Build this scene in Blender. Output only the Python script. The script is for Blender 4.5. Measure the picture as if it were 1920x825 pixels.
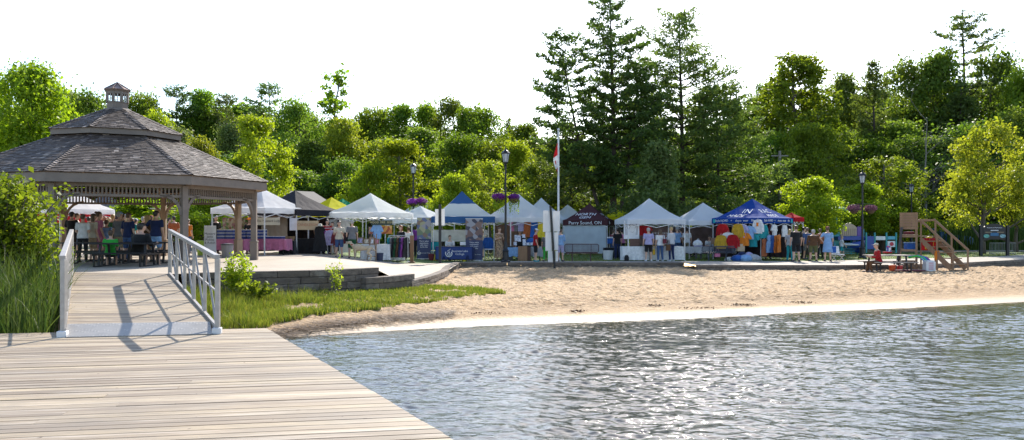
import bpy, bmesh, math, random
import numpy as np
from mathutils import Vector, Matrix, Euler, noise
random.seed(7)
R = math.radians
for o in list(bpy.data.objects): bpy.data.objects.remove(o)
SC = bpy.context.scene
COL = SC.collection

# ---------------------------------------------------------------- camera, sky, sun, exposure
CZ = 2.16; F = 1500.0; HY = 430.0
cd = bpy.data.cameras.new('camera'); cam = bpy.data.objects.new('camera', cd); COL.objects.link(cam)
cam.location = (0, 0, CZ); cam.rotation_euler = (R(90), 0, 0)
cd.sensor_width = 36; cd.lens = 36*F/1920.0; cd.shift_y = 17.5/1920.0
cd.clip_end = 3000; cd.clip_start = 0.05
SC.camera = cam
SUN_AZ = 12.0      # degrees right of the viewing direction
SUN_EL = 33.0
world = bpy.data.worlds.new('World'); SC.world = world; world.use_nodes = True
wn = world.node_tree; bg = wn.nodes['Background']
sky = wn.nodes.new('ShaderNodeTexSky'); sky.sky_type = 'NISHITA'; sky.sun_disc = False
sky.sun_elevation = R(SUN_EL); sky.sun_rotation = R(SUN_AZ)
sky.air_density = 1.0; sky.dust_density = .8; sky.ozone_density = 1.0; sky.altitude = 200
wn.links.new(sky.outputs[0], bg.inputs[0]); bg.inputs[1].default_value = 0.15
sl = bpy.data.lights.new('sun', 'SUN'); sun = bpy.data.objects.new('sun', sl); COL.objects.link(sun)
sl.energy = 4.2; sl.angle = R(0.5); sl.color = (1.0, 0.93, 0.82)
sd = Vector((math.sin(R(SUN_AZ))*math.cos(R(SUN_EL)), math.cos(R(SUN_AZ))*math.cos(R(SUN_EL)), math.sin(R(SUN_EL))))
sun.rotation_euler = sd.to_track_quat('Z', 'Y').to_euler(); sun.location = (20, 60, 60)
SC.view_settings.view_transform = 'Standard'; SC.view_settings.look = 'None'
SC.view_settings.exposure = 1.02; SC.view_settings.gamma = 1.0
SC.render.engine = 'CYCLES'
SC.cycles.use_denoising = True
SC.cycles.max_bounces = 6; SC.cycles.transparent_max_bounces = 8
SC.cycles.sample_clamp_indirect = 6.0; SC.cycles.sample_clamp_direct = 120.0

# ---------------------------------------------------------------- helpers
def gp(px, py, z):
    Y = F*(CZ-z)/(py-HY); return Vector(((px-960)/F*Y, Y, z))
def ap(px, Y, py=None):
    return Vector(((px-960)/F*Y, Y, CZ-((py if py is not None else HY)-HY)/F*Y))
def sm(t):
    t = max(0., min(1., t)); return t*t*(3-2*t)

MATS = {}
def mat(name, c, rough=.7, c2=None, ns=4.0, nd=4, bump=0., bs=20., metal=0., trans=0., tc=None, spec=.5, sheen=0., alpha=None, stretch=None, gen=False):
    """principled with two-tone noise, bump and optional translucency"""
    if name in MATS: return MATS[name]
    m = bpy.data.materials.new(name); m.use_nodes = True; nt = m.node_tree; N = nt.nodes; L = nt.links
    b = N['Principled BSDF']; b.inputs['Roughness'].default_value = rough; b.inputs['Metallic'].default_value = metal
    b.inputs['Specular IOR Level'].default_value = spec
    tx = N.new('ShaderNodeTexCoord'); src = tx.outputs['Object']
    if stretch:
        mp = N.new('ShaderNodeMapping'); mp.inputs['Scale'].default_value = stretch; L.new(src, mp.inputs[0]); src = mp.outputs[0]
    if c2 is None: c2 = tuple(x*.82 for x in c)
    nz = N.new('ShaderNodeTexNoise'); nz.inputs['Scale'].default_value = ns; nz.inputs['Detail'].default_value = nd; L.new(src, nz.inputs['Vector'])
    mr = N.new('ShaderNodeMapRange'); mr.inputs[1].default_value = .35; mr.inputs[2].default_value = .65; L.new(nz.outputs[0], mr.inputs[0])
    mx = N.new('ShaderNodeMix'); mx.data_type = 'RGBA'; mx.inputs[6].default_value = (*c, 1); mx.inputs[7].default_value = (*c2, 1)
    L.new(mr.outputs[0], mx.inputs[0]); L.new(mx.outputs[2], b.inputs['Base Color'])
    if bump:
        n2 = N.new('ShaderNodeTexNoise'); n2.inputs['Scale'].default_value = bs; n2.inputs['Detail'].default_value = 3; L.new(src, n2.inputs['Vector'])
        bp = N.new('ShaderNodeBump'); bp.inputs['Strength'].default_value = bump; bp.inputs['Distance'].default_value = .02
        L.new(n2.outputs[0], bp.inputs['Height']); L.new(bp.outputs[0], b.inputs['Normal'])
    if sheen: b.inputs['Sheen Weight'].default_value = sheen
    if trans:
        t = N.new('ShaderNodeBsdfTranslucent'); t.inputs[0].default_value = (*(tc or c), 1)
        ms = N.new('ShaderNodeMixShader'); ms.inputs[0].default_value = trans
        L.new(b.outputs[0], ms.inputs[1]); L.new(t.outputs[0], ms.inputs[2]); L.new(ms.outputs[0], N['Material Output'].inputs[0])
    MATS[name] = m; return m

def link(o, parent=None):
    COL.objects.link(o)
    if parent is not None: o.parent = parent
    return o
def tag(o, label=None, cat=None, group=None, kind=None):
    if label: o['label'] = label
    if cat: o['category'] = cat
    if group: o['group'] = group
    if kind: o['kind'] = kind
    return o
def empty(name, loc, rz=0, label=None, cat=None, group=None, kind=None):
    o = bpy.data.objects.new(name, None); COL.objects.link(o); o.location = loc; o.rotation_euler = (0, 0, rz)
    o.empty_display_size = .2
    return tag(o, label, cat, group, kind)
def children(o): return [c for c in o.children]
def copy_tree(o, loc=None, rz=None, label=None, group=None, sc=None, parent=None):
    c = o.copy(); COL.objects.link(c)
    if parent is not None: c.parent = parent
    for ch in children(o): copy_tree(ch, parent=c)
    if loc is not None: c.location = loc
    if rz is not None: c.rotation_euler = (0, 0, rz)
    if label: c['label'] = label
    if group: c['group'] = group
    if sc is not None: c.scale = (sc, sc, sc) if not hasattr(sc, '__len__') else sc
    return c

class MB:
    def __init__(s): s.v = []; s.f = []; s.m = []; s.a = []; s.cur = 0; s.att = 0.0; s.smooth = False
    def add(s, vs, fs):
        n = len(s.v); s.v.extend([tuple(v) for v in vs])
        for f in fs: s.f.append(tuple(i+n for i in f)); s.m.append(s.cur); s.a.append(s.att)
    def box(s, c, d, rz=0, ry=0, rx=0):
        M = Matrix.Translation(c) @ Euler((rx, ry, rz)).to_matrix().to_4x4()
        x, y, z = d[0]/2, d[1]/2, d[2]/2
        vs = [M @ Vector(p) for p in ((-x,-y,-z),(x,-y,-z),(x,y,-z),(-x,y,-z),(-x,-y,z),(x,-y,z),(x,y,z),(-x,y,z))]
        s.add(vs, [(0,3,2,1),(4,5,6,7),(0,1,5,4),(1,2,6,5),(2,3,7,6),(3,0,4,7)]); return s
    def bar(s, p, q, w, h=None, up=(0,0,1)):
        """square bar from p to q, w across, h in the up direction"""
        p = Vector(p); q = Vector(q); h = h or w; d = (q-p).normalized(); u = Vector(up)
        sx = d.cross(u)
        if sx.length < 1e-3: sx = d.cross(Vector((1,0,0)))
        sx.normalize(); uy = sx.cross(d).normalized(); sx = sx*w/2; uy = uy*h/2
        vs = [p-sx-uy, p+sx-uy, p+sx+uy, p-sx+uy, q-sx-uy, q+sx-uy, q+sx+uy, q-sx+uy]
        s.add(vs, [(0,1,2,3),(7,6,5,4),(0,4,5,1),(1,5,6,2),(2,6,7,3),(3,7,4,0)]); return s
    def tube(s, pts, rs, n=8, cap=True):
        pts = [Vector(p) for p in pts]
        if not hasattr(rs, '__len__'): rs = [rs]*len(pts)
        base = len(s.v); ref = None
        for i, p in enumerate(pts):
            d = (pts[min(i+1, len(pts)-1)] - pts[max(i-1, 0)]).normalized()
            if ref is None: ref = d.orthogonal().normalized()
            ref = (ref - d*ref.dot(d))
            ref = ref.normalized() if ref.length > 1e-4 else d.orthogonal().normalized()
            b = d.cross(ref)
            for k in range(n):
                a = 2*math.pi*k/n; s.v.append(tuple(p + (ref*math.cos(a)+b*math.sin(a))*rs[i]))
        for i in range(len(pts)-1):
            for k in range(n):
                a = base+i*n+k; b2 = base+i*n+(k+1) % n
                s.f.append((a, b2, b2+n, a+n)); s.m.append(s.cur); s.a.append(s.att)
        if cap:
            s.f.append(tuple(base+k for k in range(n-1, -1, -1))); s.m.append(s.cur); s.a.append(s.att)
            e = base+(len(pts)-1)*n; s.f.append(tuple(e+k for k in range(n))); s.m.append(s.cur); s.a.append(s.att)
        return s
    def lathe(s, prof, c=(0,0,0), n=12, sx=1, sy=1):
        c = Vector(c); base = len(s.v)
        for r, z in prof:
            for k in range(n):
                a = 2*math.pi*k/n; s.v.append((c.x+r*sx*math.cos(a), c.y+r*sy*math.sin(a), c.z+z))
        for i in range(len(prof)-1):
            for k in range(n):
                a = base+i*n+k; b = base+i*n+(k+1) % n
                s.f.append((a, b, b+n, a+n)); s.m.append(s.cur); s.a.append(s.att)
        s.f.append(tuple(base+k for k in range(n-1, -1, -1))); s.m.append(s.cur); s.a.append(s.att)
        e = base+(len(prof)-1)*n; s.f.append(tuple(e+k for k in range(n))); s.m.append(s.cur); s.a.append(s.att)
        return s
    def prism(s, poly, y0, y1, M=None):
        """polygon in x,z extruded from y0 to y1"""
        n = len(poly); vs = [Vector((p[0], y0, p[1])) for p in poly]+[Vector((p[0], y1, p[1])) for p in poly]
        if M is not None: vs = [M @ v for v in vs]
        s.add(vs, [tuple(range(n)), tuple(range(2*n-1, n-1, -1))]+[(i, i+n, (i+1) % n+n, (i+1) % n) for i in range(n)]); return s
    def build(s, name, m, parent=None, loc=None, attr=None, smooth=None, bevel=0):
        me = bpy.data.meshes.new(name); me.from_pydata(s.v, [], s.f)
        ms = m if isinstance(m, (list, tuple)) else [m]
        for x in ms: me.materials.append(x)
        if len(ms) > 1: me.polygons.foreach_set('material_index', s.m)
        if attr:
            at = me.attributes.new(attr, 'FLOAT', 'FACE'); at.data.foreach_set('value', s.a)
        if s.smooth if smooth is None else smooth: me.polygons.foreach_set('use_smooth', [True]*len(me.polygons))
        me.update()
        o = bpy.data.objects.new(name, me); link(o, parent)
        if loc is not None: o.location = loc
        if bevel:
            md = o.modifiers.new('bevel', 'BEVEL'); md.width = bevel; md.segments = 2; md.limit_method = 'ANGLE'
        return o

def np_mesh(name, V, Fq, m, parent=None, smooth=False, attr=None, idx=None):
    """V (n,3) array, Fq (m,k) array"""
    me = bpy.data.meshes.new(name); k = Fq.shape[1]
    me.vertices.add(len(V)); me.vertices.foreach_set('co', np.ascontiguousarray(V, dtype=np.float32).ravel())
    me.loops.add(Fq.size); me.loops.foreach_set('vertex_index', np.ascontiguousarray(Fq, dtype=np.int32).ravel())
    me.polygons.add(len(Fq)); me.polygons.foreach_set('loop_start', np.arange(0, Fq.size, k, dtype=np.int32))
    try: me.polygons.foreach_set('loop_total', np.full(len(Fq), k, dtype=np.int32))
    except Exception: pass
    if smooth: me.polygons.foreach_set('use_smooth', np.ones(len(Fq), dtype=bool))
    ms = m if isinstance(m, (list, tuple)) else [m]
    for x in ms: me.materials.append(x)
    if attr is not None:
        at = me.attributes.new('rnd', 'FLOAT', 'FACE'); at.data.foreach_set('value', np.ascontiguousarray(attr, dtype=np.float32))
    if idx is not None: me.polygons.foreach_set('material_index', idx)
    me.update(); me.validate()
    o = bpy.data.objects.new(name, me); link(o, parent); return o

def text(name, body, size, m, parent, loc, rot=(R(90),0,0), ext=.004, align='CENTER', sx=1.0, shear=0):
    cu = bpy.data.curves.new(name, 'FONT'); cu.body = body; cu.size = size; cu.extrude = ext; cu.align_x = align; cu.align_y = 'CENTER'; cu.resolution_u = 2; cu.shear = shear
    tmp = bpy.data.objects.new(name+'_tmp', cu); COL.objects.link(tmp)
    dg = bpy.context.evaluated_depsgraph_get()
    me = bpy.data.meshes.new_from_object(tmp.evaluated_get(dg))
    bpy.data.objects.remove(tmp); me.materials.clear(); me.materials.append(m)
    o = bpy.data.objects.new(name, me); link(o, parent); o.location = loc; o.rotation_euler = rot; o.scale = (sx, 1, 1)
    return o

# ---------------------------------------------------------------- heights of the ground
def plaza_x(Y):
    t = max(0., min(1., (Y-24)/12)); x0 = -4.3-5.7*t; x1 = -3.0
    return x0, x1
def gh(X, Y):
    """lawn / plaza / hill height"""
    x0, x1 = plaza_x(Y)
    z = .98-.52*sm((X-x0)/(x1-x0))
    if Y > 68:
        hill = 15.5*sm((Y-68)/110.0)
        hill *= .72+.28*math.sin(X*.021+.6)+.10*math.sin(X*.06)
        z = z+(max(hill, 0))
    return z
SHX = [-60,-8,-4.49,-2.9,-.7,1.7,4.4,7.5,10.9,15.2,30,60,120]
SHY = [15.6,15.7,16.04,16.9,17.9,18.6,19.5,20.8,22.0,23.8,31,46,80]
def shore(X): return float(np.interp(X, SHX, SHY))
def sand_h(X, Y):
    d = Y-shore(X)
    if d < 0: return max(-1.6, d*.1)
    A = .235+.15*sm((-2.0-X)/2.5)*sm((30-Y)/8)
    z = A*(1-math.exp(-d/3.6))
    return z
# ---------------------------------------------------------------- ground materials
def nodes(m): return m.node_tree.nodes, m.node_tree.links
def new_mat(name):
    m = bpy.data.materials.new(name); m.use_nodes = True; return m
def rgbmix(N, L, fac, a, b):
    mx = N.new('ShaderNodeMix'); mx.data_type = 'RGBA'
    for i, x in ((6, a), (7, b)):
        if hasattr(x, 'is_output'): L.new(x, mx.inputs[i])
        else: mx.inputs[i].default_value = (*x, 1)
    if hasattr(fac, 'is_output'): L.new(fac, mx.inputs[0])
    else: mx.inputs[0].default_value = fac
    return mx.outputs[2]
def nz(N, L, vec, scale, detail=4, rough=.5, lo=.35, hi=.65, out=0, dist=0):
    n = N.new('ShaderNodeTexNoise'); n.inputs['Scale'].default_value = scale; n.inputs['Detail'].default_value = detail
    n.inputs['Roughness'].default_value = rough; n.inputs['Distortion'].default_value = dist; L.new(vec, n.inputs['Vector'])
    mr = N.new('ShaderNodeMapRange'); mr.inputs[1].default_value = lo; mr.inputs[2].default_value = hi; L.new(n.outputs[0], mr.inputs[0])
    return mr.outputs[0]
def mapping(N, L, src, scale=(1,1,1), rot=(0,0,0)):
    mp = N.new('ShaderNodeMapping'); mp.inputs['Scale'].default_value = scale; mp.inputs['Rotation'].default_value = rot; L.new(src, mp.inputs[0]); return mp.outputs[0]
def math_n(N, L, op, a, b=None):
    n = N.new('ShaderNodeMath'); n.operation = op
    for i, x in ((0, a), (1, b)):
        if x is None: continue
        if hasattr(x, 'is_output'): L.new(x, n.inputs[i])
        else: n.inputs[i].default_value = x
    return n.outputs[0]

# sand
m = M_SAND = new_mat('beach_sand'); N, L = nodes(m); b = N['Principled BSDF']
tc = N.new('ShaderNodeTexCoord').outputs['Object']
sepN = N.new('ShaderNodeSeparateXYZ'); L.new(tc, sepN.inputs[0])
col = rgbmix(N, L, nz(N, L, tc, 1.6, 6, .6), (.44,.28,.13), (.32,.195,.085))
col = rgbmix(N, L, nz(N, L, tc, 14, 4, .6, .42, .75), col, (.50,.365,.245))
# bits of weed and leaves lying in drifts, attribute 'weed'
at = N.new('ShaderNodeAttribute'); at.attribute_name = 'weed'
wf = math_n(N, L, 'MULTIPLY', at.outputs['Fac'], nz(N, L, mapping(N, L, tc, (.8, 2.2, 1)), 3.2, 8, .75, .41, .57))
col = rgbmix(N, L, wf, col, (.22,.13,.055))
# wet smooth band by the water
wet = N.new('ShaderNodeMapRange'); wet.inputs[1].default_value = .075; wet.inputs[2].default_value = .02; L.new(sepN.outputs[2], wet.inputs[0])
col = rgbmix(N, L, wet.outputs[0], col, (.40,.30,.20))
L.new(col, b.inputs['Base Color'])
rr = N.new('ShaderNodeMapRange'); rr.inputs[3].default_value = .9; rr.inputs[4].default_value = .55; L.new(wet.outputs[0], rr.inputs[0]); L.new(rr.outputs[0], b.inputs['Roughness'])
n1 = N.new('ShaderNodeTexNoise'); n1.inputs['Scale'].default_value = 9; n1.inputs['Detail'].default_value = 5; L.new(tc, n1.inputs['Vector'])
bp = N.new('ShaderNodeBump'); bp.inputs['Distance'].default_value = .11
st = N.new('ShaderNodeMapRange'); st.inputs[3].default_value = .8; st.inputs[4].default_value = .03; L.new(wet.outputs[0], st.inputs[0]); L.new(st.outputs[0], bp.inputs['Strength'])
L.new(n1.outputs[0], bp.inputs['Height']); L.new(bp.outputs[0], b.inputs['Normal'])

# lawn
m = M_LAWN = new_mat('lawn_grass'); N, L = nodes(m); b = N['Principled BSDF']; b.inputs['Roughness'].default_value = .85
tc = N.new('ShaderNodeTexCoord').outputs['Object']
col = rgbmix(N, L, nz(N, L, tc, .5, 5, .6), (.085,.16,.022), (.13,.19,.03))
col = rgbmix(N, L, nz(N, L, tc, 9, 5, .7), col, (.05,.10,.015))
L.new(col, b.inputs['Base Color'])
n1 = N.new('ShaderNodeTexNoise'); n1.inputs['Scale'].default_value = 30; L.new(tc, n1.inputs['Vector'])
bp = N.new('ShaderNodeBump'); bp.inputs['Distance'].default_value = .05; bp.inputs['Strength'].default_value = .8; L.new(n1.outputs[0], bp.inputs['Height']); L.new(bp.outputs[0], b.inputs['Normal'])

# concrete pavers
m = M_PAVE = new_mat('concrete_pavers'); N, L = nodes(m); b = N['Principled BSDF']; b.inputs['Roughness'].default_value = .85
tc = N.new('ShaderNodeTexCoord').outputs['Object']
br = N.new('ShaderNodeTexBrick'); br.inputs['Scale'].default_value = 2.6; br.inputs['Mortar Size'].default_value = .012; br.inputs['Color1'].default_value = (.40,.33,.255,1); br.inputs['Color2'].default_value = (.35,.29,.225,1); br.inputs['Mortar'].default_value = (.20,.165,.125,1)
L.new(mapping(N, L, tc, (1,1,1), (0,0,R(12))), br.inputs['Vector'])
col = rgbmix(N, L, nz(N, L, tc, .7, 6, .65), br.outputs[0], (.44,.37,.29))
col = rgbmix(N, L, nz(N, L, tc, 5, 6, .7, .55, .8), col, (.26,.21,.16))
L.new(col, b.inputs['Base Color'])
m = M_WALK = mat('walk_concrete', (.36,.31,.255), .85, (.30,.26,.215), 1.5, 6, .2, 40)
m = M_BLOCK = new_mat('weathered_block'); N, L = nodes(m); b = N['Principled BSDF']; b.inputs['Roughness'].default_value = .9
tc = N.new('ShaderNodeTexCoord').outputs['Object']
at = N.new('ShaderNodeAttribute'); at.attribute_name = 'rnd'
col = rgbmix(N, L, at.outputs['Fac'], (.13,.10,.078), (.24,.195,.16))
col = rgbmix(N, L, nz(N, L, mapping(N, L, tc, (1,1,2.5)), 4, 6, .7, .42, .7), col, (.075,.058,.048))
col = rgbmix(N, L, nz(N, L, tc, 2.2, 5, .6, .62, .78), col, (.30,.27,.24))
L.new(col, b.inputs['Base Color'])
n1 = N.new('ShaderNodeTexNoise'); n1.inputs['Scale'].default_value = 26; n1.inputs['Detail'].default_value = 5; L.new(tc, n1.inputs['Vector'])
bp = N.new('ShaderNodeBump'); bp.inputs['Distance'].default_value = .02; bp.inputs['Strength'].default_value = .8; L.new(n1.outputs[0], bp.inputs['Height']); L.new(bp.outputs[0], b.inputs['Normal'])

# water
m = M_WATER = new_mat('lake_water'); N, L = nodes(m); b = N['Principled BSDF']
b.inputs['Base Color'].default_value = (.030,.034,.028,1); b.inputs['Roughness'].default_value = .012; b.inputs['IOR'].default_value = 1.38
b.inputs['Specular IOR Level'].default_value = 1.0
tc = N.new('ShaderNodeTexCoord').outputs['Object']
# shallow band: sandy bottom and thin foam with backlit glare painted white by the shore (attribute depth 0..1)
at = N.new('ShaderNodeAttribute'); at.attribute_name = 'shallow'
col = rgbmix(N, L, at.outputs['Fac'], (.034,.038,.030), (.11,.085,.045))
af = N.new('ShaderNodeAttribute'); af.attribute_name = 'foam_glare'
ff = math_n(N, L, 'MULTIPLY', af.outputs['Fac'], nz(N, L, mapping(N, L, tc, (.5,1.6,1), (0,0,R(20))), 2.6, 7, .7, .36, .52))
ff2 = math_n(N, L, 'MAXIMUM', ff, math_n(N, L, 'SUBTRACT', math_n(N, L, 'MULTIPLY', af.outputs['Fac'], 2.0), 1.0))
ff2 = math_n(N, L, 'MAXIMUM', ff2, 0.0)
col = rgbmix(N, L, ff2, col, (.78,.78,.76))  # white base colour holds both froth and the painted glare
L.new(col, b.inputs['Base Color'])
rg = N.new('ShaderNodeMapRange'); rg.inputs[3].default_value = .012; rg.inputs[4].default_value = .35; L.new(ff2, rg.inputs[0]); L.new(rg.outputs[0], b.inputs['Roughness'])
bfac = N.new('ShaderNodeMapRange'); bfac.inputs[3].default_value = 1; bfac.inputs[4].default_value = .25; L.new(at.outputs['Fac'], bfac.inputs[0])
vec = mapping(N, L, tc, (.55,1.5,1), (0,0,R(-8)))
h = None; prev = None
for sc_, dist, de in ((13.0, .0045, 2), (34.0, .0012, 2)):
    n1 = N.new('ShaderNodeTexNoise'); n1.inputs['Scale'].default_value = sc_; n1.inputs['Detail'].default_value = de; n1.inputs['Distortion'].default_value = .4
    L.new(vec, n1.inputs['Vector'])
    bp = N.new('ShaderNodeBump'); bp.inputs['Distance'].default_value = dist*1.35; L.new(bfac.outputs[0], bp.inputs['Strength'])
    L.new(n1.outputs[0], bp.inputs['Height'])
    if prev: L.new(prev, bp.inputs['Normal'])
    prev = bp.outputs[0]
L.new(prev, b.inputs['Normal'])

# ---------------------------------------------------------------- sheets
def sheet(name, us, vs, fn, m, attrs=None, smooth=True):
    """us: x samples, vs: 0..1 samples, fn(x, v) -> (x,y,z)"""
    V = []; n = len(us); k = len(vs)
    for u in us:
        for v in vs: V.append(fn(u, v))
    V = np.array(V, dtype=np.float64)
    q = [(i*k+j, (i+1)*k+j, (i+1)*k+j+1, i*k+j+1) for i in range(n-1) for j in range(k-1)]
    o = np_mesh(name, V, np.array(q), m, smooth=smooth)
    if attrs:
        for an, fn2 in attrs.items():
            a = o.data.attributes.new(an, 'FLOAT', 'POINT'); a.data.foreach_set('value', [fn2(*p) for p in V])
    return tag(o, kind='structure')

def fr(a, b, n): return list(np.linspace(a, b, n))
# water
wx = fr(-60,-8,14)+fr(-7.5,20,90)+fr(21,60,30)+fr(70,400,12)
def wfn(x, v):
    ys = shore(x)+.09*math.sin(x*1.3)+.06*math.sin(x*2.9+1)+.03*math.sin(x*7.3)+.22
    return (x, ys-(ys+60)*v**2.0, 0.0)
def shal(x,y,z): return math.exp(-max(0, shore(x)-y)/.55)
def foam_glare(x,y,z):
    d = shore(x)-y; w = .12+.18*sm((4-x)/6)
    return max(0., 1-max(0, d)/w) if x > -4.3 else 0

wr = np.random.default_rng(3)
NW = 90
lam = np.exp(wr.uniform(math.log(.09), math.log(.8), NW)); th = wr.normal(size=NW)*.62+R(8); kk = 2*math.pi/lam
KX = kk*np.sin(th); KY = kk*np.cos(th); PH = wr.random(NW)*6.283
SL = .185*math.sqrt(2/NW)*(.62+.75*np.exp(-((np.log(lam)-math.log(.16))/.5)**2)); AMP = SL/kk
def wave_h(X, Y):
    H = np.zeros_like(X)
    for a, kx, ky, p in zip(AMP, KX, KY, PH): H += a*np.sin(kx*X+ky*Y+p+.35*np.sin(.9*X+.7*Y+p))
    patch = .78+.38*np.sin(.45*X+.25*Y+1.0)*np.sin(.41*Y-.2*X+.4)+.20*np.sin(1.1*X-.8*Y+np.sin(.6*X))+.16*np.sin(2.3*Y+.5*X)
    return H*patch
# open water around the wave patch (gx0..gx1 wide strip in front of the beach)
GX0, GX1, GYN = -7.0, 21.0, 2.0
us = np.arange(GX0, GX1+1e-6, .034); nv_ = 640
shv = np.array([shore(x)+.09*math.sin(x*1.3)+.06*math.sin(x*2.9+1)+.03*math.sin(x*7.3)+.22 for x in us])
vt = np.linspace(0, 1, nv_)**1.0
XX = np.repeat(us[:,None], nv_, 1); YY = shv[:,None]-(shv[:,None]-GYN)*vt[None,:]
dsh = shv[:,None]-YY
ed_ = np.clip(np.minimum(XX-GX0, GX1-XX)/1.0,0,1)*np.clip((YY-GYN)/1.0,0,1)
ZZ = wave_h(XX,YY)*(np.clip((dsh-.15)/2.2,0,1)**.8*.85+.06*np.clip(dsh/.3,0,1))*ed_
V_ = np.stack([XX,YY,ZZ],-1).reshape(-1,3); nu = len(us)
ii,jj = np.meshgrid(np.arange(nu-1), np.arange(nv_-1), indexing='ij'); q0 = (ii*nv_+jj).ravel()
Fq_ = np.stack([q0, q0+1, q0+nv_+1, q0+nv_],1)
wsheet = np_mesh('water', V_, Fq_, M_WATER, smooth=True); tag(wsheet, kind='structure')
for an, vals in (('shallow', np.exp(-np.clip(dsh-.0,0,None)/.55).ravel()), ('foam_glare', (np.clip(1-np.clip(dsh,0,None)/(.12+.18*np.array([sm((4-x)/6) for x in us]))[:,None],0,1)*(XX > -4.3)).ravel())):
    a_ = wsheet.data.attributes.new(an,'FLOAT','POINT'); a_.data.foreach_set('value', vals.astype(np.float32))
sheet('water', fr(-60,-7.0,14), [0]+fr(.05,1,20), wfn, M_WATER, {'shallow': shal, 'foam_glare': foam_glare})
sheet('water', fr(21,60,30)+fr(70,400,12), [0]+fr(.05,1,20), wfn, M_WATER, {'shallow': shal, 'foam_glare': foam_glare})
def wfn2(x, v): return (x, GYN-(GYN+80)*v, 0.0)
sheet('water', fr(GX0,GX1,8), fr(0,1,8), wfn2, M_WATER)

# sand
def bumpy(x, y):
    z = 0
    d = y-shore(x)
    a = sm((d-1.3)/2.0)
    p = Vector((x*1.0, y*1.0, 0))
    z += a*(.04*noise.noise(p*.9)+.06*noise.noise(p*2.8+Vector((9,2,0)))+.075*noise.noise(p*6.0+Vector((3,7,1))))
    return z
sx_ = fr(-60,-10,12)+fr(-9.2,24,420)+fr(24.5,45,60)+fr(47,160,20)
def sfn(x, v):
    y0 = shore(x)-6; y1 = max(41.0, y0+14)
    y = y0+(y1-y0)*v
    return (x, y, sand_h(x, y)+(bumpy(x, y) if -9.5 < x < 46 else 0))
def weed(x, y, z):
    d = y-shore(x)
    v = math.exp(-((d-(2.6+1.2*noise.noise(Vector((x*.25,1,0)))))/1.1)**2)*(.45+1.1*max(0, noise.noise(Vector((x*.35, y*.2, 4)))+.25))
    if x < 2: v += .45*math.exp(-((d-1.9)/.9)**2)*sm((2-x)/4)
    v += .8*math.exp(-((d-2.9)/.8)**2)*(math.exp(-((x-8.0)/2.6)**2)+.7*math.exp(-((x-15)/1.6)**2)+.6*math.exp(-((x-1.5)/1.2)**2))
    return max(0, min(1, v))
o = sheet('beach_sand', sx_, fr(0,1,230), sfn, M_SAND, {'weed': weed})

# front edge of the raised ground
E_W = [(-60,21.5),(-12,21.3),(-11.7,21.4),(-8.8,20.7),(-7.5,21.85),(-5.4,22.7),(-4.07,24.25),(-3.2,25.8),(-2.75,29),(-2.62,33),(-2.6,40.5),(8.7,40.5),(8.72,37.7),(17.5,37.7),(21.5,39.5),(28.6,44.7),(45,58),(160,130)]
def front(X):
    return float(np.interp(X, [p[0] for p in E_W], [p[1] for p in E_W]))
gx = fr(-300,-70,10)+fr(-60,-13,30)+[-12.01,-11.7,-10,-8.8,-7.5,-6.5,-5.4,-4.7,-4.07,-3.6,-3.2,-2.9,-2.75,-2.62,-2.6]+fr(-2,8.69,10)+[8.72]+fr(9.5,45,34)+fr(50,300,30)
def gfn(x, v):
    y0 = front(x)+.12; y = y0+(700-y0)*v**2.2
    return (x, y, gh(x, y))
o = sheet('lawn', gx, fr(0,1,110), gfn, M_LAWN)

# plaza + promenade sheets, 2 cm proud of the lawn
def back(X):
    return float(np.interp(X, [-60,-14,-12,-6.5,-4.8,-3,-1,8.7,16,30,45,160],[70,66,40,37.3,37.2,40.8,42.3,42.2,42.3,49.5,63,137]))
def pfn(zoff):
    def f(x, v):
        y0 = front(x)+.02; y = y0+(back(x)-y0)*v
        return (x, y, gh(x, y)+zoff)
    return f
px_ = fr(-60,-13,12)+[x for x in gx if -12.1 < x < -2.5]+[-2.59]
px_ = sorted(set(px_+fr(-12,-2.6,40)))
sheet('plaza', px_, fr(0,1,50), pfn(.022), M_PAVE)
sheet('promenade', fr(-2.588,8.7,16)+[8.716], fr(0,1,6), pfn(.022), M_WALK)
sheet('promenade', fr(8.73,45,40)+fr(50,160,8), fr(0,1,6), pfn(.022), M_WALK)
# second path further off on the right
def p2(x, v):
    y = 56+.18*(x-12)+v*3.2; return (x, y, gh(x, y)+.02)
sheet('path', fr(12,60,30), fr(0,1,4), p2, M_WALK)
# parking area
def p3(x, v):
    y = 61.5+v*13; return (x, y, gh(x, y)+.03)
sheet('parking_ground', fr(13,38,14), fr(0,1,8), p3, mat('worn_asphalt',(.16,.15,.14),.9,(.22,.2,.18),2,5))

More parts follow.
